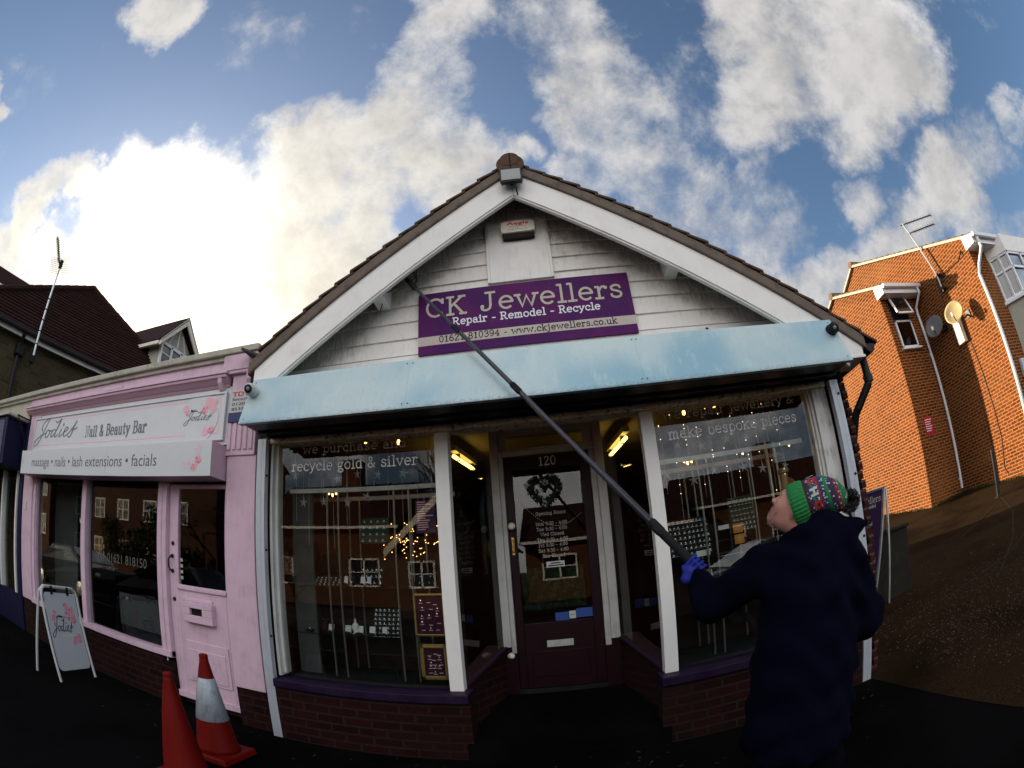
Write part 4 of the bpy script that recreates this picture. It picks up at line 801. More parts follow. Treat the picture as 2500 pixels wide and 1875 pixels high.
# neighbour further left: dark blue shop
bs = thing('blue_shop', 'dark navy shop front at the far left beside the pink shop', 'shop', (-6, 0, 0))
def B_(name, mb, mat, **k): return build(name, mb, MATS[mat], bs, **k)
B_('fascia_box', MB().box(-7.4, -4.80, -.42, 0, 2.26, 2.93), 'blue_paint', bevel=.01); B_('fascia_panel', MB().box(-7.38, -4.90, -.432, -.421, 2.30, 2.88), 'blue_panel')
B_('fascia_cap', MB().box(-7.4, -4.70, -.46, 0, 2.94, 2.98), 'coping', bevel=.01); B_('parapet', MB().box(-7.4, -4.73, -.02, .2, 2.98, 3.285), 'render_cream')
B_('pier', MB().box(-4.78, -4.63, -.05, .2, 0, 2.95), 'blue_paint', bevel=.01); B_('stall_riser', MB().box(-7.4, -4.78, -.02, .1, 0, .5), 'blue_paint'); B_('window_frame', MB().box(-4.95, -4.90, -.02, .08, .5, 2.26).box(-5.6, -5.55, -.02, .08, .5, 2.26), 'white_plain'); B_('window_pane', MB().box(-7.4, -4.78, .05, .056, .5, 2.26), 'shop_glass'); B_('back_wall', MB().box(-7.4, -4.63, 2, 2.1, 0, 3), 'room_brown')
m = MB(); m.tube([(-4.66, -.04, 2.98), (-4.66, -.30, 2.98)], .012, 8); m.tube([(-4.66, -.06, 2.62), (-4.66, -.28, 2.97)], .009, 8); m.tube([(-4.66, -.03, 3.03), (-4.66, -.03, 2.45)], .012, 8); m.ball((-4.66, -.03, 3.05), .022, 8)
m.tube([(-4.66, -.06-.05*math.cos(a*.55)*1, 2.52+.05*math.sin(a*.55)) for a in range(12)], .006, 6)
tag(build('sign_bracket', m, W['black_metal']), 'black wrought iron hanging bracket between the blue and pink shops', 'bracket')
# ---------------------------------------------------------------- house behind the pink shop (hipped roof with dormer)
E1 = Vector((-7.13, -.29, 0)); U = Vector((.267, .964, 0)).normalized(); N = Vector((-U.y, U.x, 0))
def L(u, n, z): p = E1 + U*u + N*n; return (p.x, p.y, z)
hh = thing('hipped_house', 'old brick house with dark brown hipped roof and a gabled dormer behind the pink shop', 'house', L(2.4, 3, 0))
def H_(name, mb, mat, par=hh, **k): return build(name, mb, MATS[mat], par, **k)
ZE, ZR = 5.05, 7.40
u0, u1, dep = -1.2, 6.0, 9.0; um = 2.6
H_('wall', MB().hexa([L(u0+.25, .22, 0), L(u1-.25, .22, 0), L(u1-.25, dep, 0), L(u0+.25, dep, 0)], [L(u0+.25, .22, ZE), L(u1-.25, .22, ZE), L(u1-.25, dep, ZE), L(u0+.25, dep, ZE)]), 'brick_stock')
A, B, C, D, Rg, Rb = L(u0, 0, ZE+.03), L(u1, 0, ZE+.03), L(u1, dep+.2, ZE+.03), L(u0, dep+.2, ZE+.03), L(um, 1.68, ZR), L(um, dep-1.5, ZR)
m = MB(); m.v = [A, B, C, D, Rg, Rb]; m.f = [(0, 1, 4), (1, 2, 5, 4), (2, 3, 5), (3, 0, 4, 5), (3, 2, 1, 0)]
def subdiv(mbx, n):
    me = bpy.data.meshes.new('x'); me.from_pydata(mbx.v, [], mbx.f); return me
rf = H_('roof', m, 'tile_plain')
# courses of tiles as fine raised lines on the hip end facing us
m = MB()
for k in range(1, 26):
    f = k/26; z = ZE+.03+(ZR-ZE-.03)*f; a = Vector(A).lerp(Vector(Rg), f); b = Vector(B).lerp(Vector(Rg), f); o = -N*.012+Vector((0, 0, .012))
    m.hexa([a+o, b+o, b+N*.03, a+N*.03], [a+o+Vector((0, 0, .016)), b+o+Vector((0, 0, .016)), b+N*.03+Vector((0, 0, .04)), a+N*.03+Vector((0, 0, .04))])
build('tile_course', m, W['tile_plain'], rf)
m = MB()
for p, q in ((A, Rg), (B, Rg), (Rg, Rb)):
    p, q = Vector(p), Vector(q); n = int((q-p).length/.32)
    for k in range(n): m.tube([p.lerp(q, k/n), p.lerp(q, (k+1.04)/n)], [.085, .095], 8)
build('hip_tile', m, W['tile_plain'], rf)
g = MB(); g.tube([L(u0, -.06, ZE-.04), L(u1, -.06, ZE-.04)], .05, 10); H_('gutter', g, 'black_plastic'); H_('fascia_board', MB().hexa([L(u0, -.0, ZE-.16), L(u1, -.0, ZE-.16), L(u1, .04, ZE-.16), L(u0, .04, ZE-.16)], [L(u0, -.0, ZE-.02), L(u1, -.0, ZE-.02), L(u1, .04, ZE-.02), L(u0, .04, ZE-.02)]), 'frame_grey')
m = MB(); m.tube([L(.75, -.04, ZE-.1), L(.75, .12, ZE-.35), L(.75, .16, 0)], .045, 10); m.box(0, 0, 0, 0, 0, 0); H_('downpipe', m, 'black_plastic'); 
hop = L(.75, .12, ZE-.38); H_('hopper', MB().box(hop[0]-.1, hop[0]+.1, hop[1]-.1, hop[1]+.1, hop[2]-.12, hop[2]+.1), 'black_plastic', bevel=.02)
# dormer: window front looks along the alley, cheek to the street
DX = -6.25
def dq(px, py, x=DX): v = ray(px, py); return CAM + v*((x-CAM.x)/v.x)
pk, el_, er, bl_, br_ = dq(462, 771), dq(408, 812), dq(486, 851), dq(380, 882), dq(463, 862)
yl, yr = bl_.y+.03, br_.y+.10; zb_, ze_ = bl_.z-.3, 6.42
zpk = ze_+.72; ym = (yl+yr)/2
dm = H_('dormer', MB().prism([(yl, zb_), (yr, zb_), (yr, ze_), (ym, zpk-.12), (yl, ze_)], 'x', DX-2.6, DX), 'render_cream', rf)
for sgn, ya in ((-1, yl), (1, yr)):
    m = MB(); e = ya+sgn*.22; ez = ze_-.2
    m.hexa([(DX+.28, e, ez), (DX+.28, ym, zpk), (DX-2.6, ym, zpk), (DX-2.6, e, ez)], [(DX+.28, e, ez+.07), (DX+.28, ym, zpk+.09), (DX-2.6, ym, zpk+.09), (DX-2.6, e, ez+.07)]); build('dormer_roof', m, W['tile_plain'], rf, bevel=.01)
    m = MB(); m.hexa([(DX+.26, e, ez-.1), (DX+.26, ym, zpk-.14), (DX+.22, ym, zpk-.14), (DX+.22, e, ez-.1)], [(DX+.285, e, ez+.05), (DX+.285, ym, zpk+.07), (DX+.22, ym, zpk+.07), (DX+.22, e, ez+.05)]); build('dormer_bargeboard', m, W['cream_plastic'], rf)
    m = MB(); m.box(DX-2, DX+.2, e-.04, e+.04, ez-.08, ez); build('dormer_gutter', m, W['cream_plastic'], rf)
m = MB(); wz0, wz1 = zb_+.30, ze_-.05; ws = (yr-yl-.12)/3
for k in range(4): y = yl+.06+k*ws; m.box(DX-.02, DX+.05, y-.035, y+.035, wz0, wz1)
m.box(DX-.02, DX+.05, yl+.06, yr-.06, wz1-.06, wz1+.02); m.box(DX-.02, DX+.06, yl+.06, yr-.06, wz0-.03, wz0+.04)
for k in range(3): y = yl+.06+k*ws; m.box(DX-.01, DX+.035, y, y+ws, (wz0+wz1)/2-.0, (wz0+wz1)/2+.03)
for dz in (.2,): m.box(DX, DX+.03, ym-.02, ym+.02, ze_, zpk-.2); m.hexa([(DX, ym-.35, ze_), (DX, ym-.31, ze_), (DX+.03, ym-.31, ze_), (DX+.03, ym-.35, ze_)], [(DX, ym-.17, zpk-.32), (DX, ym-.13, zpk-.32), (DX+.03, ym-.13, zpk-.32), (DX+.03, ym-.17, zpk-.32)]); m.hexa([(DX, ym+.31, ze_), (DX, ym+.35, ze_), (DX+.03, ym+.35, ze_), (DX+.03, ym+.31, ze_)], [(DX, ym+.13, zpk-.32), (DX, ym+.17, zpk-.32), (DX+.03, ym+.17, zpk-.32), (DX+.03, ym+.13, zpk-.32)])
dw = build('dormer_window', m, W['upvc'], rf, bevel=.004)
build('dormer_pane', MB().box(DX+.004, DX+.012, yl+.06, yr-.06, wz0, wz1), W['house_glass'], rf)
# gabled house at the very left edge
D2 = 14.5
def pol(px, py, D): v = ray(px, py); return CAM + v*(D/math.hypot(v.x, v.y))
gh = thing('gabled_house', 'brown tiled gable roof with white bargeboard at the left edge beyond the hipped roof', 'house', (-11, .8, 0))
a1, b1, c1, d1 = pol(-40, 622, 13.5), pol(118, 722, 13.2), pol(60, 730, 12.9), pol(-40, 668, 13.0)
bk = Vector((-4, 3.5, .2))
m = MB(); m.hexa([a1, b1, c1, d1], [a1+bk, b1+bk, c1+bk, d1+bk]); build('roof', m, W['tile_plain'], gh)
m = MB(); dn = Vector((0, 0, -.22)); o = Vector((.06, -.05, 0)); m.hexa([d1+o, c1+o, c1+o*.2, d1+o*.2], [d1+o+dn, c1+o+dn, c1+o*.2+dn, d1+o*.2+dn]); build('bargeboard', m, W['white_plain'], gh)
m = MB(); w1_, w2_ = c1+Vector((-.5, .3, -.15)), d1+Vector((-.5, .3, -.15)); m.hexa([(w1_.x, w1_.y, 0), (w2_.x, w2_.y, 0), (w2_.x-3, w2_.y+4, 0), (w1_.x-3, w1_.y+4, 0)], [w1_, w2_, w2_+Vector((-3, 4, 0)), w1_+Vector((-3, 4, 0))]); build('wall', m, W['brick_stock'], gh)
# television aerial on its mast
mb0, mt0 = pol(82, 868, 9.6), pol(146, 655, 9.6); at_ = mt0 + Vector((0, 0, .95))
ae = thing('television_aerial', 'tall television aerial with mesh reflector on a striped mast beside the brown hipped roof', 'aerial', mb0)
build('mast', MB().tube([mb0, mt0+Vector((0, 0, .1))], [.026, .02], 10), W['galv'], ae)
m = MB(); dvec = (mt0-mb0)
for f in (.12, .26, .38, .5, .62): p = mb0+dvec*f; m.tube([p, p+dvec*.012], .03, 10)
m.tube([mt0, mt0+Vector((.02, -.02, .16))], .045, 10); build('tape_band', m, W['black_plastic'], ae)
bx_ = (mt0-CAM); bx_.z = 0; bx_.normalize(); sd_ = Vector((bx_.y, -bx_.x, 0)); bd = pol(141, 576, 9.25)-mt0; kA = bd.length/1.12; bd.normalize()
m = MB(); base = mt0+bd*.06*kA; m.tube([base, base+bd*1.05*kA], .014, 8)
for k in range(14):
    p = base+bd*(.16+k*.063)*kA; m.tube([p-sd_*.085*kA, p+sd_*.085*kA], .006, 5); m.tube([p-sd_*.085*kA+bx_*.04, p+sd_*.085*kA+bx_*.04], .005, 5)
build('boom', m, W['black_metal'], ae)
m = MB(); cr = bd.cross(sd_).normalized()
for s in (-1, 1):
    e = (sd_*s*.9+bd*(.3 if s > 0 else -.15)).normalized()
    for k in range(6): p = base+e*(.06+k*.065)*kA; m.tube([p-cr*.3*kA-bd*.20*kA, p+cr*.3*kA+bd*.20*kA], .0035, 4)
    for k in range(9): q = base+(cr*.3+bd*.20)*(-1+k*.25)*kA; m.tube([q+e*.04*kA, q+e*.40*kA], .0035, 4)
build('reflector', m, W['galv'], ae)
m = MB(); m.tube([mb0+Vector((-.05, 0, -.05)), mb0+Vector((-.3, .1, -.12)), mb0+Vector((-.5, .2, -.02))], .01, 6); m.obox(mb0+Vector((-.14, -.05, -.12)), (.12, 0, 0), (0, .12, 0), (0, 0, .28)); build('wall_bracket', m, W['black_metal'], ae)

# ---------------------------------------------------------------- brick houses to the right
rh = thing('brick_house', 'orange brick two-storey house lit by the sun, with lower side wing and satellite dishes', 'house', (13, 6, .9))
def RH(name, mb, mat, par=rh, **k): return build(name, mb, MATS[mat], par, **k)
MX, MY, EX, EY = 12.45, 3.05, 11.0, 5.75
ZM, ZMR, ZX, ZXR = 6.34, 8.55, 6.52, 7.36; RY = 8.0
RH('wall', MB().prism([(MY, -.2), (13, -.2), (13, ZM), (RY, ZMR-.02), (MY, ZM)], 'x', MX, 23), 'brick_orange')
wing = RH('wing', MB().prism([(EY, -.2), (9.9, -.2), (9.9, ZX), (7.83, ZXR-.02), (EY, ZX)], 'x', EX, MX+.1), 'brick_orange')
m = MB()
for k in range(30):    # soldier course under the verge
    f0, f1 = k/30, (k+.86)/30; y0_, y1_ = EY+(7.83-EY)*f0, EY+(7.83-EY)*f1; z0_ = ZX+(ZXR-ZX)*f0; z1_ = ZX+(ZXR-ZX)*f1
    m.hexa([(EX-.012, y0_, z0_-.24), (EX-.012, y1_, z1_-.24), (EX+.02, y1_, z1_-.24), (EX+.02, y0_, z0_-.24)], [(EX-.012, y0_, z0_-.03), (EX-.012, y1_, z1_-.03), (EX+.02, y1_, z1_-.03), (EX+.02, y0_, z0_-.03)])
build('soldier_course', m, W['brick_orange'], wing)
def slope_roof(name, par, x0, x1, ya, za, yb, zb, gauge=.30, t=.035):
    mm = MB(); n = max(2, int(math.hypot(yb-ya, zb-za)/gauge)); 
    for k in range(n):
        f0, f1 = k/n, (k+1.08)/n; p, q = (ya+(yb-ya)*f0, za+(zb-za)*f0+t), (ya+(yb-ya)*f1, za+(zb-za)*f1)
        mm.hexa([(x0, p[0], p[1]), (x1, p[0], p[1]), (x1, q[0], q[1]), (x0, q[0], q[1])], [(x0, p[0], p[1]+t), (x1, p[0], p[1]+t), (x1, q[0], q[1]+t), (x0, q[0], q[1]+t)])
    return build(name, mm, W['tile_far'], par, bevel=.006)
sm = (ZMR-ZM)/(RY-MY); sw = (ZXR-ZX)/(7.83-EY)
slope_roof('roof', rh, MX-.07, 23, MY-.38, ZM-.38*sm+.05, RY, ZMR+.05); slope_roof('roof', rh, MX-.07, 23, 13.3, ZM-.1, RY, ZMR+.05)
slope_roof('wing_roof', rh, EX-.07, MX, EY-.32, ZX-.32*sw+.05, 7.83, ZXR+.05); slope_roof('wing_roof', rh, EX-.07, MX, 10.2, ZX-.1, 7.83, ZXR+.05)
def verge(x, pts, par):
    mm = MB()
    for (ya, za), (yb, zb) in zip(pts, pts[1:]): mm.hexa([(x-.09, ya, za), (x-.09, yb, zb), (x, yb, zb), (x, ya, za)], [(x-.09, ya, za+.07), (x-.09, yb, zb+.07), (x, yb, zb+.07), (x, ya, za+.07)])
    return build('verge', mm, W['render_cream'], par)
verge(MX, [(MY-.36, ZM-.36*sm), (RY, ZMR), (13.2, ZM-.1)], rh); verge(EX, [(EY-.3, ZX-.3*sw), (7.83, ZXR), (10.1, ZX-.1)], rh)
build('ridge_cap', MB().tube([(MX-.1, RY, ZMR+.1), (23, RY, ZMR+.1)], .11, 10).tube([(EX-.1, 7.83, ZXR+.1), (MX, 7.83, ZXR+.1)], .11, 10), W['tile_far'], rh)
# white boxed eaves and gutters
def eaves(x0, x1, y, z, s):
    mm = MB(); mm.box(x0-.09, x1, y-.36, y, z-.36*s-.20, z-.36*s-.17); mm.box(x0-.09, x1, y-.37, y-.34, z-.36*s-.20, z-.36*s+.02); mm.prism([(y-.37, z-.36*s-.2), (y, z-.36*s-.2), (y, z-.02), (y-.37, z-.36*s+.03)], 'x', x0-.10, x0-.07); e = build('eaves_box', mm, W['upvc'], rh)
    gm = MB(); gm.prism([(y-.49, z-.36*s+.02), (y-.48, z-.36*s-.06), (y-.44, z-.36*s-.085), (y-.40, z-.36*s-.06), (y-.385, z-.36*s+.02)], 'x', x0-.10, x1); build('gutter', gm, W['upvc'], rh)
eaves(MX, 23, MY, ZM+.05, sm); eaves(EX, MX-.02, EY, ZX+.03, sw)
zg = ZM-.36*sm-.05
build('downpipe', MB().tube([(MX+.06, MY-.43, zg), (MX+.06, MY-.43, zg-.25), (MX-.02, MY-.16, zg-.55), (MX-.05, MY-.045, zg-.75), (MX-.05, MY-.045, .95)], .045, 12), W['upvc'], rh)
zg2 = ZX-.36*sw-.05
m = MB(); m.tube([(MX-.16, EY-.43, zg2), (MX-.16, EY-.43, zg2-.15), (MX-.18, EY-.10, zg2-.42), (MX-.18, EY-.06, zg2-.6), (MX-.18, EY-.06, 1.12)], .038, 12)
for z in (1.35, 2.9, 4.6): m.box(MX-.225, MX-.12, EY-.06, EY, z, z+.03)
build('downpipe', m, W['upvc'], rh)
# wing windows: top light tilted open above a fixed pane
def casement(name, x0, x1, z0, z1, y, fw=.05, par=wing):
    mm = MB(); mm.box(x0, x1, y-.02, y+.05, z0, z0+fw); mm.box(x0, x1, y-.02, y+.05, z1-fw, z1); mm.box(x0, x0+fw, y-.02, y+.05, z0, z1); mm.box(x1-fw, x1, y-.02, y+.05, z0, z1)
    f = build(name, mm, W['upvc'], par, bevel=.005); build('pane', MB().box(x0+fw, x1-fw, y, y+.006, z0+fw, z1-fw), W['house_glass'], f); return f
wa, wb = EX+.24, EX+.90; zt_ = ZX-.24
casement('window', wa, wb, zt_-1.42, zt_-.68, EY-.03)
m = MB(); y2, z2, dz = EY-.05, zt_-.02, .58; ty = .20
def tilt(u0_, u1_, v0, v1, d): 
    P1 = lambda u, v, dd: (wa+u, y2-ty*(v/dz)-dd, z2-v)
    return [P1(u0_, v0, d), P1(u1_, v0, d), P1(u1_, v1, d), P1(u0_, v1, d)]
w_ = wb-wa
for r in ((0, w_, 0, .05), (0, w_, dz-.05, dz), (0, .05, 0, dz), (w_-.05, w_, 0, dz)): m.hexa(tilt(*r, .0), tilt(*r, .05))
tw = build('window', m, W['upvc'], wing); build('pane', MB().hexa(tilt(.05, w_-.05, .05, dz-.05, .02), tilt(.05, w_-.05, .05, dz-.05, .026)), W['house_glass'], tw)
build('window_sill', MB().box(wa-.04, wb+.06, EY-.1, EY, zt_-1.47, zt_-1.42), W['upvc'], wing, bevel=.005); build('dark_sheet', MB().box(wa, wb, EY-.008, EY-.004, zt_-1.4, zt_), W['room_shade'], wing)  # thin dark sheet on the wall paints in the shade behind the panes
# bay window on the street front
bw = RH('bay', MB().prism([(13.25, MY), (13.6, MY-.5), (16.2, MY-.5), (16.5, MY), ], 'z', .8, 4.62), 'render_cream')
m = MB()
zb0, zb1 = 4.68, 5.78
cor = [(13.25, MY), (13.6, MY-.5), (16.2, MY-.5), (16.5, MY)]
for x, y in cor + [(14.4, MY-.5), (13.43, MY-.25)]: m.box(x-.04, x+.04, y-.04, y+.04, zb0, zb1)
for z in (zb0, zb1-.06, zb0+.66): 
    m.hexa([(x, y, z) for x, y in ((13.22, MY), (13.58, MY-.54), (16.2, MY-.54), (16.2, MY-.46), (13.63, MY-.46), (13.3, MY))], [(x, y, z+.06) for x, y in ((13.22, MY), (13.58, MY-.54), (16.2, MY-.54), (16.2, MY-.46), (13.63, MY-.46), (13.3, MY))])
bwin = build('bay_window', m, W['upvc'], rh, bevel=.005); build('pane', MB().prism([(13.27, MY), (13.61, MY-.49), (16.2, MY-.49), (16.2, MY-.48), (13.62, MY-.48), (13.28, MY)], 'z', zb0, zb1), W['house_glass'], bwin)
build('net_curtain', MB().prism([(13.33, MY), (13.66, MY-.42), (16.1, MY-.42), (16.1, MY-.40), (13.68, MY-.40), (13.36, MY)], 'z', zb0, zb1), W['curtain_net'], bwin)
RH('bay_sill', MB().prism([(13.15, MY), (13.54, MY-.6), (16.3, MY-.6), (16.5, MY)], 'z', 4.60, 4.68), 'upvc', bevel=.008); RH('bay_top', MB().prism([(13.2, MY), (13.56, MY-.56), (16.2, MY-.56), (16.5, MY)], 'z', zb1, ZM-.1), 'white_plain')
# wall fittings (each its own thing)
def wallp(px, py, x=MX): v = ray(px, py); return CAM + v*((x-CAM.x)/v.x)
def dish(px, py, mat, label, x, r):
    c = wallp(px, py, x); t = thing('satellite_dish', label, 'satellite dish', c); n = Vector((-.80, -.35, .28)).normalized()
    m = MB(); q = Vector((0, 0, 1)).rotation_difference(n); i0 = 0
    prof = [(r*k/6, .16*r*(k/6)**2*1.6) for k in range(7)]
    m.lathe([(.001, 0)]+prof[1:]+[(r*.985, prof[-1][1]-.012)]+[(a*.98, b-.012) for a, b in prof[5:0:-1]], c, n, 28); build('reflector', m, W[mat], t, smooth=True)
    f = c+n*r*1.0+Vector((0, 0, -r*.55)); m = MB(); m.tube([c+Vector((0, 0, -r*.9))+n*.05, f], .014, 8); build('feed_arm', m, W['black_metal'], t)
    build('receiver', MB().tube([f-Vector((0, 0, .05)), f+Vector((0, 0, .05))], .035, 12), W['cream_plastic'], t)
    m = MB(); wl = Vector((MX, c.y-.15, c.z-.1)); m.tube([c-n*.02, (c+wl)/2+Vector((0, 0, -.12)), wl], .022, 8); m.box(MX-.03, MX, wl.y-.07, wl.y+.07, wl.z-.09, wl.z+.09); build('bracket', m, W['black_metal'], t)
dish(2331, 765, 'dish_cream', 'sunlit cream satellite dish on the orange brick wall, the upper right one', MX-.42, .30)
dish(2283, 799, 'dish_grey', 'shaded grey satellite dish on the orange brick wall beside the white downpipe', MX-.30, .30)
c = wallp(2342, 807, MX-.08); t = tag(build('junction_box', MB().box(MX-.16, MX, c.y-.14, c.y+.14, c.z-.33, c.z+.33), W['cream_plastic'], None, bevel=.02), 'cream upright cabinet on the brick wall just below the sunlit satellite dish', 'junction box')
c = wallp(2480, 888); tag(build('wall_lamp', MB().box(MX+.35, MX+.6, MY-.12, MY, 2.88, 3.30), W['grey_plastic'], None, bevel=.03), 'grey box lamp on the shaded street front of the brick house', 'wall lamp')
def fpt(px, py, y): return at(px, py, y)
p = fpt(2268, 1039, EY-.01); rs = thing('warning_sign', 'small red notice with white lines of writing on the shaded brick wing', 'sign', p)
build('plate', MB().box(p.x-.16, p.x+.16, EY-.014, EY, p.z-.22, p.z+.22), W['red_label'], rs)
m = MB()
for k in range(6): m.box(p.x-.13, p.x+.13-.03*(k % 3), EY-.016, EY-.0145, p.z+.14-k*.055, p.z+.158-k*.055)
build('writing', m, W['letter_white'], rs)
# roof aerial of the brick house
a0, a1_, a2_ = wallp(2285, 668, MX-.15), wallp(2213, 570, MX-.15), wallp(2203, 546, MX-.15)
ra = thing('roof_aerial', 'thin twin-boom television aerial rising above the orange brick gable', 'aerial', a0)
build('mast', MB().tube([a0+Vector((0, 0, -.5)), a0, a2_], .024, 8), W['galv'], ra)
m = MB()
for (sx, sy), (ex, ey) in (((2199, 551), (2272, 525)), ((2218, 571), (2280, 547))):
    s_, e_ = wallp(sx, sy, MX-.15), wallp(ex, ey, MX-.15); m.tube([s_, e_], .016, 6); d_ = (e_-s_)
    for k in range(9): q = s_+d_*(.22+k*.095); m.tube([q-Vector((0, 0, .06)), q+Vector((0, 0, .06))], .007, 4); m.tube([q-Vector((.10, 0, 0)), q+Vector((.10, 0, 0))], .007, 4)
build('boom', m, W['black_metal'], ra)
m = MB(); m.box(MX-.2, MX, a0.y-.05, a0.y+.05, a0.z-.08, a0.z-.02); m.box(MX-.2, MX, a0.y-.05, a0.y+.05, a0.z-.45, a0.z-.39); m.tube([(MX-.05, a0.y-.1, a0.z+.02), (MX-.04, a0.y+.12, a0.z-.5)], .02, 6); build('wall_bracket', m, W['black_metal'], ra)
# cables down the wall
cb_ = [wallp(*q, MX-.015) for q in ((2285, 680), (2312, 765), (2360, 810), (2395, 900), (2427, 1000), (2445, 1070), (2452, 1140), (2462, 1157), (2490, 1150))]
m = MB(); m.tube(cb_, .009, 6); cc_ = [wallp(*q, MX-.015) for q in ((2335, 835), (2350, 870), (2378, 905), (2376, 925), (2365, 915))]; m.tube(cc_, .009, 6); m.tube([wallp(*q, MX-.015) for q in ((2298, 675), (2340, 635), (2345, 612), (2352, 625))], .012, 6)
m.tube([wallp(*q, MX-.015) for q in ((2390, 965), (2412, 1040), (2432, 1130), (2437, 1180))], .009, 6)
tag(build('wall_cable', m, W['cable'], None), 'thin dark cables looping down the sunlit orange brick wall', 'cable')
bp = at(2438, 1210, 3.25); bz = gz(bp.x, 3.25); tag(build('bollard', MB().lathe([(.045, -.1), (.045, .92), (.038, .95), (.01, .96)], (bp.x, 3.25, bz), (.02, 0, 1), 14).lathe([(.09, 0), (.09, .02)], (bp.x, 3.25, bz), (0, 0, 1), 12), W['black_metal'], None), 'slim dark metal bollard standing in front of the sunlit brick wall', 'bollard')
# low brick pier by the side of the shop
lw = thing('garden_wall', 'low dark brick wall stub with mossy end behind the purple pavement sign', 'wall', (6.2, 1.7, .2))
build('brickwork', MB().box(5.75, 6.52, 1.52, 1.86, -.1, 1.06), W['old_wall'], lw); build('coping', MB().box(5.73, 6.545, 1.49, 1.89, 1.06, 1.10), W['old_wall'], lw, bevel=.01)
# moss and weeds along the foot of the brick wall, mossy cracks in the concrete drive
m = MB(); rnd = random.Random(3)
for k in range(900):
    if rnd.random() < .5: x = MX-.02-abs(rnd.gauss(0, .05)); y = rnd.uniform(3.0, 5.7)
    elif rnd.random() < .5: x = rnd.uniform(11, 12.4); y = EY-.02-abs(rnd.gauss(0, .05))
    else: x = EX-.02-abs(rnd.gauss(0, .06)); y = rnd.uniform(5.8, 9.5)
    z = gz(x, y); h = rnd.uniform(.015, .07); a = rnd.random()*6.28; w__ = .02
    m.poly([(x-w__*math.cos(a), y-w__*math.sin(a), z), (x+w__*math.cos(a), y+w__*math.sin(a), z), (x+rnd.gauss(0, .02), y+rnd.gauss(0, .02), z+h)])
o = build('weeds', m, W['soil_green']); o['kind'] = 'stuff'; o['label'] = 'low weeds and moss along the foot of the brick house walls'
m = MB()
for pts in (((10.9, 3.2), (9.6, 1.9), (8.2, .9), (6.9, .2)), ((6.6, 2.6), (8.4, 2.3), (10.3, 2.9)), ((6.2, .6), (7.6, .55), (9.3, 1.0), (12, 1.2))):
    for (xa, ya), (xb, yb) in zip(pts, pts[1:]):
        d_ = Vector((xb-xa, yb-ya, 0)).normalized(); n_ = Vector((-d_.y, d_.x, 0))*.016
        m.poly([(xa-n_.x, ya-n_.y, gz(xa, ya)+.009), (xb-n_.x, yb-n_.y, gz(xb, yb)+.009), (xb+n_.x, yb+n_.y, gz(xb, yb)+.009), (xa+n_.x, ya+n_.y, gz(xa, ya)+.009)])
structure(build('driveway_joint', m, W['joint_dark']))
# ---------------------------------------------------------------- inside the shop window
def star(mb, c, r, th=.006, rot=0.0, yaw=0.0):
    pts = []
    for k in range(10): a = math.pi/2+rot+k*math.pi/5; rr = r if k % 2 == 0 else r*.34; pts.append((rr*math.cos(a), rr*math.sin(a)))
    cy, sy = math.cos(yaw), math.sin(yaw); i0 = len(mb.v)
    for x, z in pts: mb.v.append((c[0]+x*cy, c[1]+x*sy, c[2]+z))
    mb.v.append((c[0]-sy*th*-1, c[1]-th, c[2])); mb.v.append((c[0]+sy*th*-1, c[1]+th, c[2]))
    for k in range(10): mb.f += [(i0+k, i0+(k+1) % 10, i0+10), (i0+(k+1) % 10, i0+k, i0+11)]
def garland(label, stars, y, lights):
    t = thing('star_garland', label, 'garland', (stars[0][0], y, 2.4)); m = MB()
    for k, (px, py) in enumerate(stars):
        c = at(px, py, y); s = MB(); star(s, c, .045, .008, random.uniform(-.25, .25), random.uniform(-.5, .5)); build('star', s, W['star_frost'], t)
        m.tube([(c.x, y, c.z+.04), (c.x+.004*math.sin(k), y, (c.z+2.5)/2), (c.x, y, 2.55)], .0016, 4)
    rnd = random.Random(len(stars)); x0, x1 = min(at(*s, y).x for s in stars), max(at(*s, y).x for s in stars)
    f = MB()
    for k in range(11):
        x = x0+(x1-x0)*k/10; zl = rnd.uniform(1.55, 2.1); m.tube([(x, y+.03, 2.55), (x+rnd.gauss(0, .004), y+.03, (zl+2.5)/2), (x, y+.03, zl)], .0012, 4)
        if lights:
            for q in range(4): f.ball((x, y+.03, rnd.uniform(zl, 2.5)), .003, 6)
    build('hanging_wire', m, W['vinyl_dim'], t)
    if lights: build('fairy_light', f, W['fairy'], t)['kind'] = 'stuff'
garland('curtain of silver stars on fine wires hung behind the left shop window', [(872, 1157), (923, 1159), (984, 1155), (896, 1213), (790, 1225), (741, 1227), (721, 1162), (825, 1170), (1050, 1137), (848, 1228)], .11, False)
garland('curtain of silver stars with tiny lights hung behind the right shop window', [(1654, 1086), (1712, 1090), (1822, 1066), (1627, 1160), (1694, 1172), (1743, 1147), (1815, 1140), (1862, 1143), (1917, 1136), (1774, 1070)], .11, True)
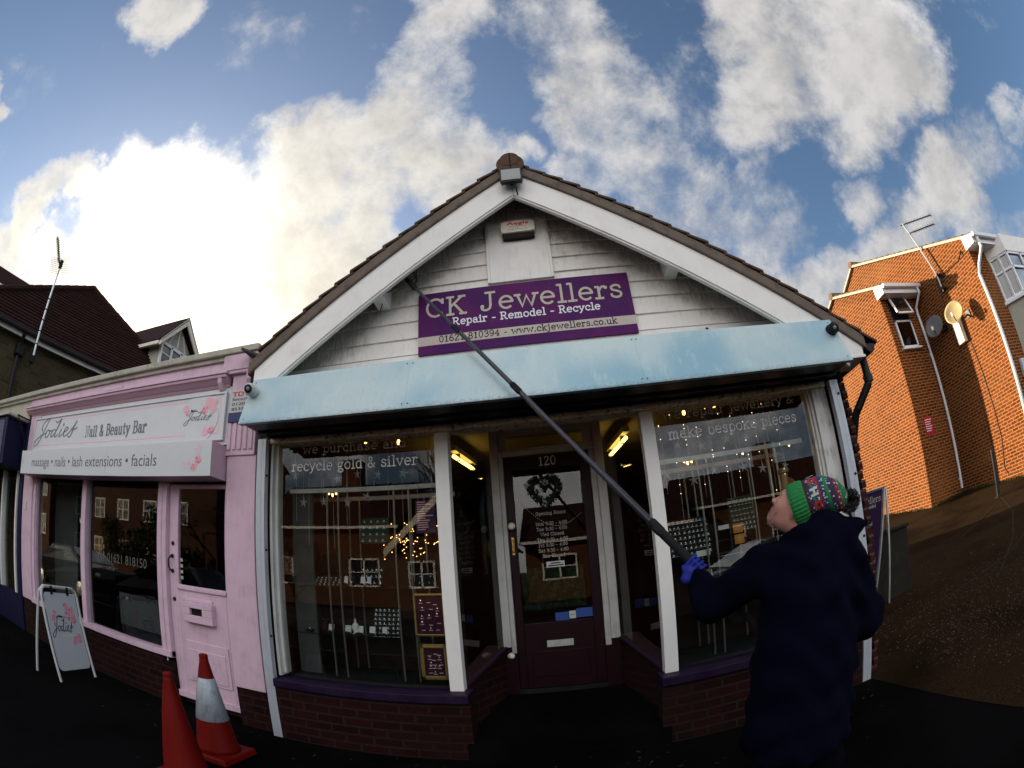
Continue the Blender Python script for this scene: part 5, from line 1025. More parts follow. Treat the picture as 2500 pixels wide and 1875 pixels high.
# glass cabinets: uprights, top rail and shelves
def cabinet(label, x0, x1, posts):
    t = thing('display_cabinet', label, 'cabinet', ((x0+x1)/2, .45, .55)); m = MB()
    for x in posts: m.box(x-.006, x+.006, .20, .215, .57, 2.10); m.box(x-.006, x+.006, .66, .675, .57, 2.10)
    build('upright', m, W['chrome'], t); m = MB(); m.box(x0, x1, .195, .22, 2.10, 2.135); m.box(x0, x1, .655, .68, 2.10, 2.135); build('top_rail', m, W['frame_grey'], t)
    for z in (.93, 1.335): build('shelf', MB().box(x0+.02, x1-.02, .20, .68, z-.005, z+.004), W['shelf_glass'], t)
    build('plinth', MB().box(x0, x1, .12, .72, .50, .565), W['black_velvet'], t); build('back_panel', MB().box(x0, x1, .715, .735, .55, 1.62), W['room_brown'], t)
    return t
cabinet('glass display cabinet full of ring boxes behind the left shop window', .16, 1.49, (.52, .62, 1.10, 1.22))
cabinet('glass display cabinet with bead trays behind the right shop window', 3.10, 4.38, (3.42, 3.50, 3.86, 4.02))
m = MB(); m.box(.165, .36, .24, .27, .57, 2.12); m.box(.14, .50, .20, .72, 2.135, 2.16); tag(build('wall_cabinet', m, W['curtain_grey']), 'plain grey-green side panel at the left end of the left shop window', 'panel')
ITEM = {}
def ring_tray(x, z, w, label, mat='black_velvet', rows=4, cols=5, y=.30, h=.16, bead='silver', seed=1):
    t = thing('display_tray', label, 'display tray', (x, y, z)); rnd = random.Random(seed)
    build('board', MB().hexa([(x-w/2, y, z), (x+w/2, y, z), (x+w/2, y+.09, z), (x-w/2, y+.09, z)], [(x-w/2, y+.075, z+h), (x+w/2, y+.075, z+h), (x+w/2, y+.09, z+h), (x-w/2, y+.09, z+h)]), W[mat], t, bevel=.003)
    m = MB(); c = MB()
    for r in range(rows):
        for k in range(cols):
            f = (r+.5)/rows; px = x-w/2+w*(k+.5)/cols+rnd.gauss(0, .003); py = y-.004+.075*f; pz = z+h*f
            m.ball((px, py, pz), .0055+.002*rnd.random(), 6); c.box(px-.012, px+.012, py-.001, py, pz-.012, pz-.007)
    build('jewel', m, W[bead], t)['kind'] = 'stuff'; build('price_tag', c, W['card_white'], t)['kind'] = 'stuff'; return t
def card(x, z, w, h, label, y=.26, mat='card_white', tilt=.02):
    t = thing('ring_box', label, 'ring box', (x, y, z))
    build('lid', MB().hexa([(x-w/2, y, z), (x+w/2, y, z), (x+w/2, y+.008, z), (x-w/2, y+.008, z)], [(x-w/2, y+tilt, z+h), (x+w/2, y+tilt, z+h), (x+w/2, y+.008+tilt, z+h), (x-w/2, y+.008+tilt, z+h)]), W[mat], t, bevel=.003)
    build('base', MB().box(x-w/2, x+w/2, y-.04, y-.002, z, z+.018), W['black_velvet'], t, bevel=.003); build('jewel', MB().ball((x, y-.02, z+.026), .008, 8), W['silver'], t); return t
def A(px, py, y): q = at(px, py, y); return q.x, q.z
x, _ = A(878, 1290, .45); ring_tray(.83, 1.70, .24, 'dark green board of paired earrings, upper middle of the left window', 'green_card', 4, 4, .42, .22, 'card_white', 3)
for k, px in enumerate((760, 782)): pass
ring_tray(.46, 1.34, .25, 'flat tray of pale striped ring rolls on the upper shelf beside the white bust', 'black_velvet', 4, 6, .26, .07, 'card_white', 4)
ring_tray(.80, 1.345, .20, 'black tray with rows of earrings behind four small cards on the upper shelf', 'black_velvet', 3, 5, .40, .16, 'silver', 5)
ring_tray(1.27, 1.345, .17, 'dark tray holding two white hanging cards at the right end of the upper shelf', 'black_velvet', 2, 2, .34, .10, 'card_white', 6)
ring_tray(.93, .94, .23, 'black tray with many tagged rings on the lower shelf, left window', 'black_velvet', 6, 6, .34, .22, 'silver', 7)
for k, (px, nm) in enumerate(((840, 'leftmost white card box on the upper shelf of the left window'), (880, 'white card box right of the dark-framed one, upper shelf'), (896, 'rightmost of the white card boxes under the black earring tray'))): x, z = A(px+4, 1425, .26); card(x, 1.345, .034, .075, nm, .26)
x, z = A(859, 1420, .26); card(x, 1.345, .045, .085, 'ring box with a dark lid among the white cards on the upper shelf', .27, 'black_velvet')
for px, w_, nm in ((760, .07, 'cream ring box with a tan picture in its lid on the lower shelf'), (808, .05, 'white ring box beside the small red pouch on the lower shelf'), (849, .055, 'open pale ring box left of the tall white figure on the lower shelf'), (878, .055, 'bluish white ring box right of the tall white figure on the lower shelf'), (908, .05, 'small white ring box in front of the tagged ring tray'), (938, .04, 'narrow white ring box at the right corner of the tagged ring tray')):
    x, z = A(px, 1540, .25); card(x, .94, w_, .07, nm, .25)
x, z = A(793, 1525, .28); build('pouch', MB().lathe([(.02, 0), (.032, .02), (.028, .05), (.01, .065), (.02, .08)], (x, .28, .94), (0, 0, 1), 12), W['room_red'], None, smooth=True); tag(bpy.data.objects['pouch'], 'small dark red pouch on the lower shelf of the left window', 'pouch')
def bust(x, z, h, label, mat='card_white', y=.26):
    m = MB().lathe([(h*.22, 0), (h*.24, h*.04), (h*.12, h*.10), (h*.26, h*.42), (h*.20, h*.62), (h*.07, h*.75), (h*.06, h*.92), (h*.02, h)], (x, y, z), (0, 0, 1), 14); tag(build('bust', m, W[mat], None, smooth=True), label, 'bust')
x, z = A(724, 1405, .28); bust(x, 1.342, .115, 'small white necklace bust at the left end of the upper shelf', y=.30)
x, z = A(866, 1530, .25); bust(x, .94, .13, 'tall thin white figure on the lower shelf between two ring boxes', y=.27)
def tree_stand(x, z, label, y=.34):
    m = MB(); m.lathe([(.03, 0), (.03, .008), (.006, .012), (.005, .10)], (x, y, z), (0, 0, 1), 12); 
    for a in (0, 1.2, 2.4, 3.6, 4.9): m.tube([(x, y, z+.07), (x+.03*math.cos(a), y+.03*math.sin(a), z+.10), (x+.055*math.cos(a), y+.055*math.sin(a), z+.092)], .004, 6)
    tag(build('ring_stand', m, W['black_plastic'], None), label, 'ring stand')
for (px, py), nm, z in (((737, 1390), 'left black branching stand on the upper shelf behind the bust', 1.342), ((765, 1390), 'right black branching stand on the upper shelf behind the ring rolls', 1.342), ((735, 1520), 'leftmost black branching stand on the lower shelf', .94), ((762, 1500), 'tallest black branching stand behind the cream ring box, lower shelf', .94), ((790, 1500), 'black branching stand behind the red pouch, lower shelf', .94)):
    x, _ = A(px, py, .36); tree_stand(x, z, nm, .38)
# velvet picture frames of charms
def frame(x0, x1, z0, z1, y, label, seed, fw=.022):
    t = thing('jewellery_frame', label, 'picture frame', ((x0+x1)/2, y, z0)); m = MB()
    for k, (w_, d_) in enumerate(((fw, .0), (fw*.55, -.008))):
        a, b, c, d = x0+(fw-w_)*.9, x1-(fw-w_)*.9, z0+(fw-w_)*.9, z1-(fw-w_)*.9
        m.box(a, b, y+d_, y+.02, c, c+w_); m.box(a, b, y+d_, y+.02, d-w_, d); m.box(a, a+w_, y+d_, y+.02, c, d); m.box(b-w_, b, y+d_, y+.02, c, d)
    build('frame', m, W['gold_frame'], t, bevel=.002); build('velvet', MB().box(x0+.01, x1-.01, y+.012, y+.018, z0+.01, z1-.01), W['purple_velvet'], t)
    rnd = random.Random(seed); m = MB(); c = MB(); n = 5
    for r in range(n):
        for k in range(3):
            px = x0+fw+.02+(x1-x0-2*fw-.04)*(k+.3+.4*rnd.random())/3; pz = z0+fw+.02+(z1-z0-2*fw-.04)*(r+.3+.4*rnd.random())/n
            if rnd.random() < .6: m.ball((px, y+.009, pz), .006+.004*rnd.random(), 8, (1, .5, 1.3))
            c.box(px-.014, px+.014, y+.010, y+.0115, pz-.02, pz-.015)
    build('charm', m, W['silver'], t)['kind'] = 'stuff'; build('price_tag', c, W['card_white'], t)['kind'] = 'stuff'
frame(1.235, 1.47, .96, 1.29, .13, 'gold framed purple velvet board of charms, upper of two at the left post', 11, .016)
frame(1.265, 1.475, .615, .90, .10, 'gold double framed purple velvet board with coins, lower of two at the left post', 12, .03)
# christmas bits: bundle of lights, purple card, notices
def light_bundle(cx, cy, cz, rx, rz, n, label, seed):
    t = thing('light_bundle', label, 'fairy lights', (cx, cy, cz)); rnd = random.Random(seed); m = MB(); w_ = MB(); last = None
    for k in range(n):
        p = Vector((cx+rnd.gauss(0, rx*.5), cy+rnd.gauss(0, .04), cz+rnd.gauss(0, rz*.5))); m.ball(p, .0036, 6)
        if last is not None and (p-last).length < .22: w_.tube([last, (last+p)/2+Vector((0, .01, -.01)), p], .001, 4)
        last = p
    build('bulb', m, W['bulb_warm'], t)['kind'] = 'stuff'; build('wire', w_, W['green_card'], t)
x, z = A(1000, 1318, .5); light_bundle(x, .52, z, .20, .14, 60, 'tangle of warm fairy lights in the left window beside the white post', 5)
m = MB(); x, z = A(1045, 1270, .3); m.box(x-.10, x+.06, .30, .306, z-.10, z+.16); nt = thing('wall_notice', 'purple and pink notice with lines of print by the left post', 'notice', (x, .3, z)); build('sheet', m, W['purple_board'], nt)
m = MB(); rnd = random.Random(8)
for k in range(13): a = x-.085; m.box(a, a+rnd.uniform(.05, .125), .2975, .2995, z+.14-k*.018, z+.148-k*.018)
build('print', m, W['rose_pink'], nt)
# pendant bulbs over the windows
for i, (px, py, nm) in enumerate(((893, 1077, 'left glowing orange bulb at the top of the left shop window'), (973, 1079, 'right glowing orange bulb at the top of the left shop window'), (1669, 1007, 'left glowing orange bulb at the top of the right shop window'), (1743, 989, 'right glowing orange bulb at the top of the right shop window'))):
    p = at(px, py, .24); t = thing('pendant_bulb', nm, 'bulb', p); build('bulb', MB().lathe([(.002, -.022), (.010, -.018), (.012, 0), (.009, .018), (.005, .024)], p, (0, 0, 1), 12), W['bulb_orange'], t, smooth=True); build('flex', MB().tube([p+Vector((0, 0, .024)), (p.x, p.y, 2.745)], .003, 6), W['black_plastic'], t)
x, z = A(1100, 1500, .6)
for (px, py), w__, nm in (((812, 1203), 3, 'left spotlight cluster on the cabinet rail, left window'), ((716, 1200), 2, 'far left pair of small spotlights, left window'), ((1678, 1125), 3, 'left spotlight cluster on the cabinet rail, right window'), ((1812, 1100), 2, 'middle spotlight pair on the cabinet rail, right window'), ((1925, 1080), 2, 'right spotlight pair on the cabinet rail, right window')):
    t = thing('spotlight', nm, 'spotlight', at(px, py, .44)); m = MB(); h = MB()
    for k in range(w__): p = at(px-9+k*9, py+(k % 2)*5, .42); m.lathe([(.004, -.012), (.011, -.004), (.008, .012), (.003, .02)], p, (.2, -.4, -1), 10); h.tube([p+Vector((0, 0, .01)), p+Vector((0, .03, .05))], .008, 8)
    build('bulb', m, W['bulb_warm'], t); build('holder', h, W['chrome'], t)
# fluorescent tubes on the shop ceiling
def tube_light(p, q, label):
    p, q = Vector(p), Vector(q); t = thing('fluorescent_tube', label, 'ceiling light', p); build('tube', MB().tube([p, q], .019, 12), W['tube_light'], t, smooth=False)
    d = (q-p).normalized(); s = Vector((-d.y, d.x, 0)); up = Vector((0, 0, .05)); build('batten', MB().obox(p-d*.04-s*.035+up, d*((q-p).length+.08), s*.07, (0, 0, .05)), W['grey_plastic'], t, bevel=.004)
    build('clip', MB().obox(p+d*.12-s*.022-Vector((0, 0, .024)), d*.012, s*.044, (0, 0, .08)).obox(q-d*.05-s*.022-Vector((0, 0, .024)), d*.02, s*.044, (0, 0, .08)), W['black_plastic'], t)
tube_light((1.40, 1.15, 2.56), (1.475, 1.80, 2.56), 'yellow glowing fluorescent tube inside the shop, left of the door')
tube_light((3.03, 1.10, 2.56), (2.945, 1.80, 2.56), 'yellow glowing fluorescent tube inside the shop, right of the door')
# dim shop lamps are what lights the room
for x, y in ((1.44, 1.5), (2.98, 1.5)):
    l = bpy.data.lights.new('tube_glow', 'AREA'); l.shape = 'RECTANGLE'; l.size = .05; l.size_y = .6; l.energy = 1.3; l.color = (1, .62, .2); o = bpy.data.objects.new('tube_glow', l); COL.objects.link(o); o.location = (x, y, 2.53)
# right window contents
ring_tray(3.33, 1.38, .34, 'large dark board of many rings on the upper shelf, left half of the right window', 'black_velvet', 7, 9, .34, .30, 'silver', 21)
ring_tray(3.86, 1.50, .22, 'dark green board of small studs behind the orange prints, right window', 'green_card', 7, 6, .50, .30, 'silver', 22)
ring_tray(3.72, .95, .34, 'sloping board strewn with loose beads on the lower shelf, right window', 'wood_dark', 6, 10, .24, .20, 'silver', 23)
for k, (pz, nm) in enumerate(((1.44, 'lower orange picture card in the right window'), (1.53, 'upper orange picture card in the right window'))):
    t = thing('picture_card', nm, 'card', (3.76, .4, pz)); build('card', MB().box(3.715, 3.80, .395+k*.012, .40+k*.012, pz-.038, pz+.038), W['orange_print'], t); build('print', MB().box(3.735, 3.78, .393+k*.012, .3945+k*.012, pz-.022, pz+.022), W['gold_frame'], t)
x, z = A(1712, 1340, .26); t = thing('photo_stand', 'thin white picture frame standing behind the small white card, right window', 'frame', (x, .26, .95)); m = MB()
for r in ((-.07, .07, 0, .008), (-.07, .07, .152, .16), (-.07, -.062, 0, .16), (.062, .07, 0, .16)): m.box(x+r[0], x+r[1], .26, .268, 1.09+r[2], 1.09+r[3])
build('frame', m, W['card_white'], t); build('backing', MB().box(x-.062, x+.062, .264, .267, 1.098, 1.242), W['wood_dark'], t)
x, z = A(1717, 1350, .22); tag(build('price_card', MB().box(x-.055, x+.055, .215, .22, z-.022, z+.022), W['card_white']), 'blank white card lying in front of the thin white frame, right window', 'card')
x, z = A(1767, 1287, .3); tag(build('price_card', MB().box(x-.045, x+.045, .30, .305, z-.017, z+.017), W['card_white']), 'small white card above the loose bead board, right window', 'card')
for px, nm in ((1878, 'left of two pale upright tubes in the right window'), (1898, 'right of two pale upright tubes in the right window')):
    a = at(px-10, 1085, .46); b = at(px+16, 1215, .46); tag(build('display_tube', MB().tube([(a.x, .46, 1.60), (a.x, .46, a.z+.02)], .010, 10), W['cream_plastic']), nm, 'tube')
x = 4.26; t = thing('ornament_column', 'cream turned column ornament at the right end of the right window', 'ornament', (x, .4, 1.5)); build('column', MB().lathe([(.05, 0), (.05, .02), (.032, .03), (.034, .24), (.045, .25), (.045, .28), (.032, .29), (.032, .40), (.05, .41), (.05, .44), (.03, .45)], (x, .42, 1.50), (0, 0, 1), 18), W['dish_cream'], t); build('stand', MB().box(x-.07, x+.07, .34, .5, 1.34, 1.50), W['wood_dark'], t)
m = MB(); x, z = A(1925, 1190, .5); m.lathe([(.004, 0), (.09, 0), (.085, .01), (.06, .012), (.055, .004)], (x, .50, z), (0, -1, 0), 24); tag(build('wall_plate', m, W['orange_print'], None), 'round tan plaque hanging by the cream column, right window', 'plaque')
m = MB(); x, z = A(1548, 1478, .6)
# wreath hung on the door
wr = thing('door_wreath', 'dark heart-shaped twig wreath with berries hanging inside the door glass', 'wreath', (2.235, .77, 2.1)); rnd = random.Random(4); m = MB(); b = MB(); wood = MB(); hp = []
for k in range(60):
    a = 2*math.pi*k/60; hx = .0085*16*math.sin(a)**3*.92; hz = .0085*(13*math.cos(a)-5*math.cos(2*a)-2*math.cos(3*a)-math.cos(4*a))*.92; hp.append(Vector((2.238+hx, .775, 2.105+hz)))
wood.tube(hp+[hp[0]], .016, 8, cap=False)
for k in range(650):
    p = rnd.choice(hp)+Vector((rnd.gauss(0, .018), rnd.gauss(0, .010)-.008, rnd.gauss(0, .018))); d1 = Vector((rnd.gauss(0, 1), rnd.gauss(0, .5), rnd.gauss(0, 1))).normalized()*.020; d2 = d1.cross(Vector((rnd.gauss(0, 1), rnd.gauss(0, 1), rnd.gauss(0, 1)))).normalized()*.008
    m.poly([p-d1, p+d2, p+d1, p-d2])
for k in range(26): b.ball(rnd.choice(hp)+Vector((rnd.gauss(0, .02), -.022, rnd.gauss(0, .02))), rnd.uniform(.006, .012), 7)
for k in range(34):
    f = k/33; p = Vector((2.0+.52*f, .79, 2.04-.22*math.sin(f*2.6)-.05*f)); b.ball(p, .004, 6)
build('twig_heart', wood, W['wood_dark'], wr); build('leaf', m, W['green_card'], wr)['kind'] = 'stuff'; build('berry', b, W['frame_grey'], wr)['kind'] = 'stuff'
m = MB(); m.lathe([(.025, 0), (.03, .03), (.022, .06), (.01, .075)], (1.86, .655, .70), (.3, -1, .1), 14); tag(build('door_stop', m, W['cream_plastic'], None, smooth=True), 'cream plastic tap-like knob on the riser beside the door', 'knob')
# ---------------------------------------------------------------- pavement signs, cones
ab = thing('pavement_sign', 'white pavement sign with script lettering and pink roses before the pink shop window', 'pavement sign', (-2.25, -.55, 0))
F0, F1 = Vector((-2.20, -.86, 0)), Vector((-2.33, -.26, 0)); wd = (F1-F0).normalized(); back = Vector((wd.y, -wd.x, 0)); back = back if back.x < 0 else -back; lean = back*.20; Hh = .93
def ap(u, v, d, s=1): return F0+wd*u+Vector((0, 0, 1))*v+lean*(v/Hh)*1.0-back*d
wdt = (F1-F0).length; m = MB(); pts = [ap(0, 0, 0), ap(0, Hh-.09, 0), ap(.02, Hh-.03, 0), ap(.07, Hh, 0), ap(wdt-.07, Hh, 0), ap(wdt-.02, Hh-.03, 0), ap(wdt, Hh-.09, 0), ap(wdt, 0, 0)]
m.tube(pts, .016, 10); build('front_frame', m, W['grey_plastic'], ab)
bk_ = lean*2.1; m = MB(); m.tube([ap(0, 0, 0)+bk_*1.0, ap(0, Hh-.05, 0)+Vector((0, 0, 0))+back*.03, ap(.07, Hh, 0)+back*.03, ap(wdt-.07, Hh, 0)+back*.03, ap(wdt, Hh-.05, 0)+back*.03, ap(wdt, 0, 0)+bk_*1.0], .016, 10); build('rear_frame', m, W['grey_plastic'], ab)
ol = []
for (cx, cy, a0) in ((wdt-.09, .16, -90), (wdt-.09, Hh-.11, 0), (.09, Hh-.11, 90), (.09, .16, 180)):
    for k in range(7): a = R_(a0+15*k); ol.append((cx+.055*math.cos(a), cy+.055*math.sin(a)))
build('panel', MB().hexa([ap(u, v, -.004) for u, v in ol], [ap(u, v, .004) for u, v in ol]), W['sign_white'], ab)
m = MB()
for u in (.17, wdt-.17): m.hexa([ap(u-.018, Hh-.075, .003), ap(u+.018, Hh-.075, .003), ap(u+.018, Hh-.075, .012), ap(u-.018, Hh-.075, .012)], [ap(u-.018, Hh+.012, .003), ap(u+.018, Hh+.012, .003), ap(u+.018, Hh+.012, .02), ap(u-.018, Hh+.012, .02)])
build('clip', m, W['black_plastic'], ab)
mir = lambda u, v, d: ap(.115+u, .49+v, .0048+d)
build('lettering', lettering('\x01', mir, .105, .11, width=.36, nib=.5, slant=.18), W['letter_dark'], ab)
build('lettering', sans('Nail & Beauty Bar', lambda u, v, d: ap(.22+u, .445+v, .0048+d), .022, .22), W['vinyl_grey'], ab)
for i, (u, v, r) in enumerate(((.14, .63, .05), (.16, .68, .035), (.40, .66, .07), (.47, .62, .06), (.38, .74, .055), (.46, .70, .05), (.44, .40, .05), (.50, .42, .055), (.40, .375, .03))): rose(lambda a, b_, d: ap(a, b_, .0045+d), u, v, r, 40+i, ('rose_pink', 'rose_deep'), ab)
m = MB(); m.tube([ap(.22, .645, .007), ap(.27, .64, .007)], .010, 8); m.tube([ap(.27, .64, .006), ap(.35, .635, .006)], .003, 6); build('printed_brush', m, W['letter_dark'], ab)
# purple price board by the drive
pb = thing('pavement_sign', 'tall purple pavement sign with a silver frame and pale lettering beside the shop corner', 'pavement sign', (5.7, 1.3, .2))
BR, TR = Vector((5.70, 1.27, .30)), at(2160, 1187, 1.40); up_ = (TR-BR); wv_ = Vector((-.42, .90, 0)).normalized(); nn = up_.cross(wv_).normalized(); nn = nn if nn.y < 0 else -nn
def bp_(u, v, d): return TR+wv_*u-up_.normalized()*v+nn*d       # u leftwards from the right edge, v down from the top
PW, PH = .62, up_.length
def slab(u0, u1, v0, v1, d0, d1): return ([bp_(u0, v0, d0), bp_(u1, v0, d0), bp_(u1, v1, d0), bp_(u0, v1, d0)], [bp_(u0, v0, d1), bp_(u1, v0, d1), bp_(u1, v1, d1), bp_(u0, v1, d1)])
build('panel', MB().hexa(*slab(.02, PW-.02, .02, PH-.15, .0, .01)), W['purple_board'], pb)
m = MB()
for r in ((0, .03, 0, PH), (PW-.03, PW, 0, PH), (0, PW, 0, .03), (0, PW, PH-.16, PH-.13)): m.hexa(*slab(*r, -.012, .018))
build('front_frame', m, W['galv'], pb, bevel=.003)
m = MB(); q = Vector((.30, .12, 0)); 
for u in (0, PW-.03): a, b = bp_(u, .03, -.03), bp_(u, PH+.05, -.05)+q; m.tube([a, b], .016, 8)
a, b = bp_(0, .03, -.04), bp_(PW, .03, -.04); m.tube([a, b], .016, 8); build('rear_frame', m, W['galv'], pb)
m = MB(); a = bp_(.015, PH, 0); m.tube([a, (a.x-.03, a.y, gz(a.x, a.y))], .013, 8); a = bp_(PW-.015, PH, 0); m.tube([a, (a.x-.03, a.y, gz(a.x, a.y))], .013, 8); build('leg', m, W['galv'], pb)
def pbf(v, right=.04): return lambda u, vv, d: bp_(PW-.04-u, v-vv, .011+d)
build('lettering', lettering('CK Jewellers', pbf(.16), .075, .13, width=.53), W['letter_beige'], pb)
tx = MB()
for v, s, w_ in ((.22, 'Repair - Remodel', .46), (.34, 'Repairs', .30), (.42, 'Remodelling', .42), (.50, 'Cleaning', .34), (.58, 'Recycle', .3), (.66, 'Bespoke', .34)):
    try: lettering(s.replace('Cl', 'cl').replace('R', 'R'), pbf(v), .036, .13, width=w_, mb=tx)
    except KeyError: pass
build('lettering', tx, W['vinyl_grey'], pb)
build('lettering', lettering('01621 810394', pbf(.90), .07, .11, width=.52), W['letter_beige'], pb)
def cone(x, y, h, label, sleeve=True):
    t = thing('traffic_cone', label, 'traffic cone', (x, y, 0), 'traffic cones by the pink shop door'); k = h/.75
    build('base', MB().hexa([(x-.20*k, y-.20*k, .0), (x+.20*k, y-.20*k, .0), (x+.20*k, y+.20*k, .0), (x-.20*k, y+.20*k, .0)], [(x-.19*k, y-.19*k, .05*k), (x+.19*k, y-.19*k, .05*k), (x+.19*k, y+.19*k, .05*k), (x-.19*k, y+.19*k, .05*k)]), W['cone_red'], t, bevel=.012)
    build('cone_body', MB().lathe([(.165*k, .05*k), (.155*k, .075*k), (.125*k, .245*k), (.060*k, .585*k), (.034*k, .70*k), (.034*k, .715*k), (.030*k, .72*k), (.033*k, .728*k), (.033*k, .742*k), (.026*k, .75*k), (.018*k, .748*k)], (x, y, 0), (0, 0, 1), 28), W['cone_red'], t, smooth=True)
    if sleeve: build('reflective_sleeve', MB().lathe([(.1205*k, .285*k), (.1225*k, .287*k), (.0645*k, .583*k), (.0625*k, .585*k)], (x, y, 0), (0, 0, 1), 28), W['cone_white'], t, smooth=True)
cone(-.055, -.80, .79, 'faded red traffic cone with a broad white reflective sleeve by the pink shop door')
cone(.115, -1.37, .745, 'plain red traffic cone without a sleeve, standing nearer the road', False)

# ---------------------------------------------------------------- telescopic pole held against the gable
TIP, HND = Vector((1.33, -.17, 3.70)), at(1688, 1372, -1.0); PD = (TIP-HND).normalized(); PL = (TIP-HND).length
pol_ = thing('telescopic_pole', 'long dark telescopic cleaning pole reaching diagonally up to the gable eaves', 'pole', HND)
def pp(f): return HND+PD*(PL*f)
END = HND-PD*.78
for i, (a, b, r) in enumerate(((-.02, .26, .0185), (.26, .50, .0165), (.50, .74, .0145), (.74, .955, .0125))): build('shaft', MB().tube([pp(a), pp(b)], r, 14), W['pole_carbon'], pol_, smooth=False)
m = MB()
for f, r in ((.09, .027), (.50, .020), (.74, .018)): m.tube([pp(f-.016), pp(f-.012), pp(f+.012), pp(f+.016)], [r*.8, r, r, r*.8], 14); s_ = pp(f)+Vector((-.01, -.02, -r)); m.tube([pp(f-.012)+Vector((0, -r, -r*.7)), pp(f+.014)+Vector((0, -r*1.2, -r*1.3))], .008, 8)
m.tube([pp(.03), pp(.08)], .024, 14); build('clamp', m, W['grip_black'], pol_)
m = MB(); m.tube([pp(-.045), pp(-.035), pp(.03)], [.022, .026, .026], 14); m.tube([END, pp(-.03)], .0165, 12); build('grip', m, W['grip_black'], pol_)
m = MB(); m.tube([pp(.95), pp(.965), pp(.985)], [.016, .024, .020], 12); m.tube([pp(.985), TIP, TIP+Vector((-.03, .03, .05))], [.018, .02, .016], 10); m.tube([pp(.968), pp(.978)+Vector((.05, -.03, .01)), pp(.985)+Vector((.06, -.03, .03)), pp(.99)+Vector((.05, -.02, .045))], .009, 8); build('head_joint', m, W['grip_black'], pol_)
m = MB(); c_ = TIP+Vector((-.04, .05, .06)); rnd = random.Random(2)
m.obox(c_+Vector((-.12, -.02, -.015)), (.2, .0, .07), (0, .04, 0), (-.01, 0, .03)); build('brush_block', m, W['grip_black'], pol_)
m = MB()
for k in range(220): p = c_+Vector((-.12, 0, 0))+Vector((.2, 0, .07))*rnd.random()+Vector((0, .04*rnd.random()-.02, .01)); q = p+Vector((rnd.gauss(-.01, .008), rnd.gauss(.02, .01), .05)); s_ = Vector((.0015, 0, 0)); m.poly([p-s_, p+s_, q])
o = build('bristles', m, W['pole_carbon'], pol_); o['kind'] = 'stuff'
m = MB(); m.tube([TIP+Vector((-.10, .03, -.02)), TIP+Vector((-.20, .04, -.06)), TIP+Vector((-.23, .05, -.15)), TIP+Vector((-.25, .06, -.22))], .0045, 6); m.tube([TIP+Vector((.02, .04, .02)), TIP+Vector((.06, .05, .06)), TIP+Vector((.05, .05, .14))], .0035, 6); build('hose', m, W['cable'], pol_)
# ---------------------------------------------------------------- the person with the pole (surfaces grown from smooth blended volumes)
def seg(p, a, b, ra, rb):
    a, b = np.array(a, float), np.array(b, float); ab = b-a; t = np.clip(((p-a) @ ab)/(ab @ ab), 0, 1)
    return np.linalg.norm(p-a-t[..., None]*ab, axis=-1)-(ra+(rb-ra)*t)
def ell(p, c, axes, rad):
    q = (p-np.array(c)) @ np.array(axes, float).T/np.array(rad); k = np.linalg.norm(q, axis=-1); return (k-1)*min(rad)
def smin(ds, k):
    d = ds[0]
    for e in ds[1:]: h = np.clip(.5+.5*(e-d)/k, 0, 1); d = e*(1-h)+d*h-k*h*(1-h)
    return d
def surface(name, f, lo, hi, res, mat, parent, warp=None):
    lo, hi = np.array(lo), np.array(hi); n = np.ceil((hi-lo)/res).astype(int)+1
    g = np.stack(np.meshgrid(*[lo[i]+res*np.arange(n[i]) for i in range(3)], indexing='ij'), -1); d = f(g)
    s = d < 0; c = sum(s[i:n[0]-1+i, j:n[1]-1+j, k:n[2]-1+k].astype(int) for i in (0, 1) for j in (0, 1) for k in (0, 1)); act = (c > 0) & (c < 8)
    idx = -np.ones(act.shape, int); w = np.argwhere(act); idx[act] = np.arange(len(w)); acc = np.zeros((len(w), 3)); cnt = np.zeros(len(w))
    offs = [(i, j, k) for i in (0, 1) for j in (0, 1) for k in (0, 1)]
    for a in offs:
        for b in offs:
            if sum(b)-sum(a) == 1 and all(y >= x for x, y in zip(a, b)):
                da = d[w[:, 0]+a[0], w[:, 1]+a[1], w[:, 2]+a[2]]; db = d[w[:, 0]+b[0], w[:, 1]+b[1], w[:, 2]+b[2]]; m = (da < 0) != (db < 0); t = np.where(m, da/(da-db+1e-12), 0)
                acc += np.where(m[:, None], np.array(a)+t[:, None]*(np.array(b)-np.array(a)), 0); cnt += m
    v = lo+res*(w+acc/np.maximum(cnt, 1)[:, None]); F = []
    for ax in range(3):
        o1, o2 = [(1, 2), (2, 0), (0, 1)][ax]; sl = [slice(0, n[i]-1) for i in range(3)]
        A_ = s; B_ = np.roll(s, -1, ax); e = np.argwhere((A_ != B_)[:n[0]-1, :n[1]-1, :n[2]-1])
        for q in e:
            if q[o1] < 1 or q[o2] < 1: continue
            r = [idx[tuple(q)]]; q1 = q.copy(); q1[o1] -= 1; q2 = q1.copy(); q2[o2] -= 1; q3 = q.copy(); q3[o2] -= 1; r += [idx[tuple(q1)], idx[tuple(q2)], idx[tuple(q3)]]
            if min(r) >= 0: F.append(r if s[tuple(q)] else r[::-1])
    m = MB(); m.v = [tuple(x) for x in v]; m.f = [tuple(int(i) for i in r) for r in F]
    o = build(name, m, mat, parent, smooth=True); sm = o.modifiers.new('s', 'SMOOTH'); sm.factor = .5; sm.iterations = 3; return o
pe = thing('person', 'person in navy coat and bobble hat seen from behind, holding a long pole', 'person', (3.4, -1.38, 0))
FC = Vector((-.62, .36, .70)).normalized(); CR = (Vector((0, 0, 1))-FC*FC.z).normalized(); SD = FC.cross(CR).normalized()      # face, crown and side directions of the tilted head
HC = Vector((3.435, -1.34, 1.515))
def hp_(f, c, s): return HC+FC*f+CR*c+SD*s
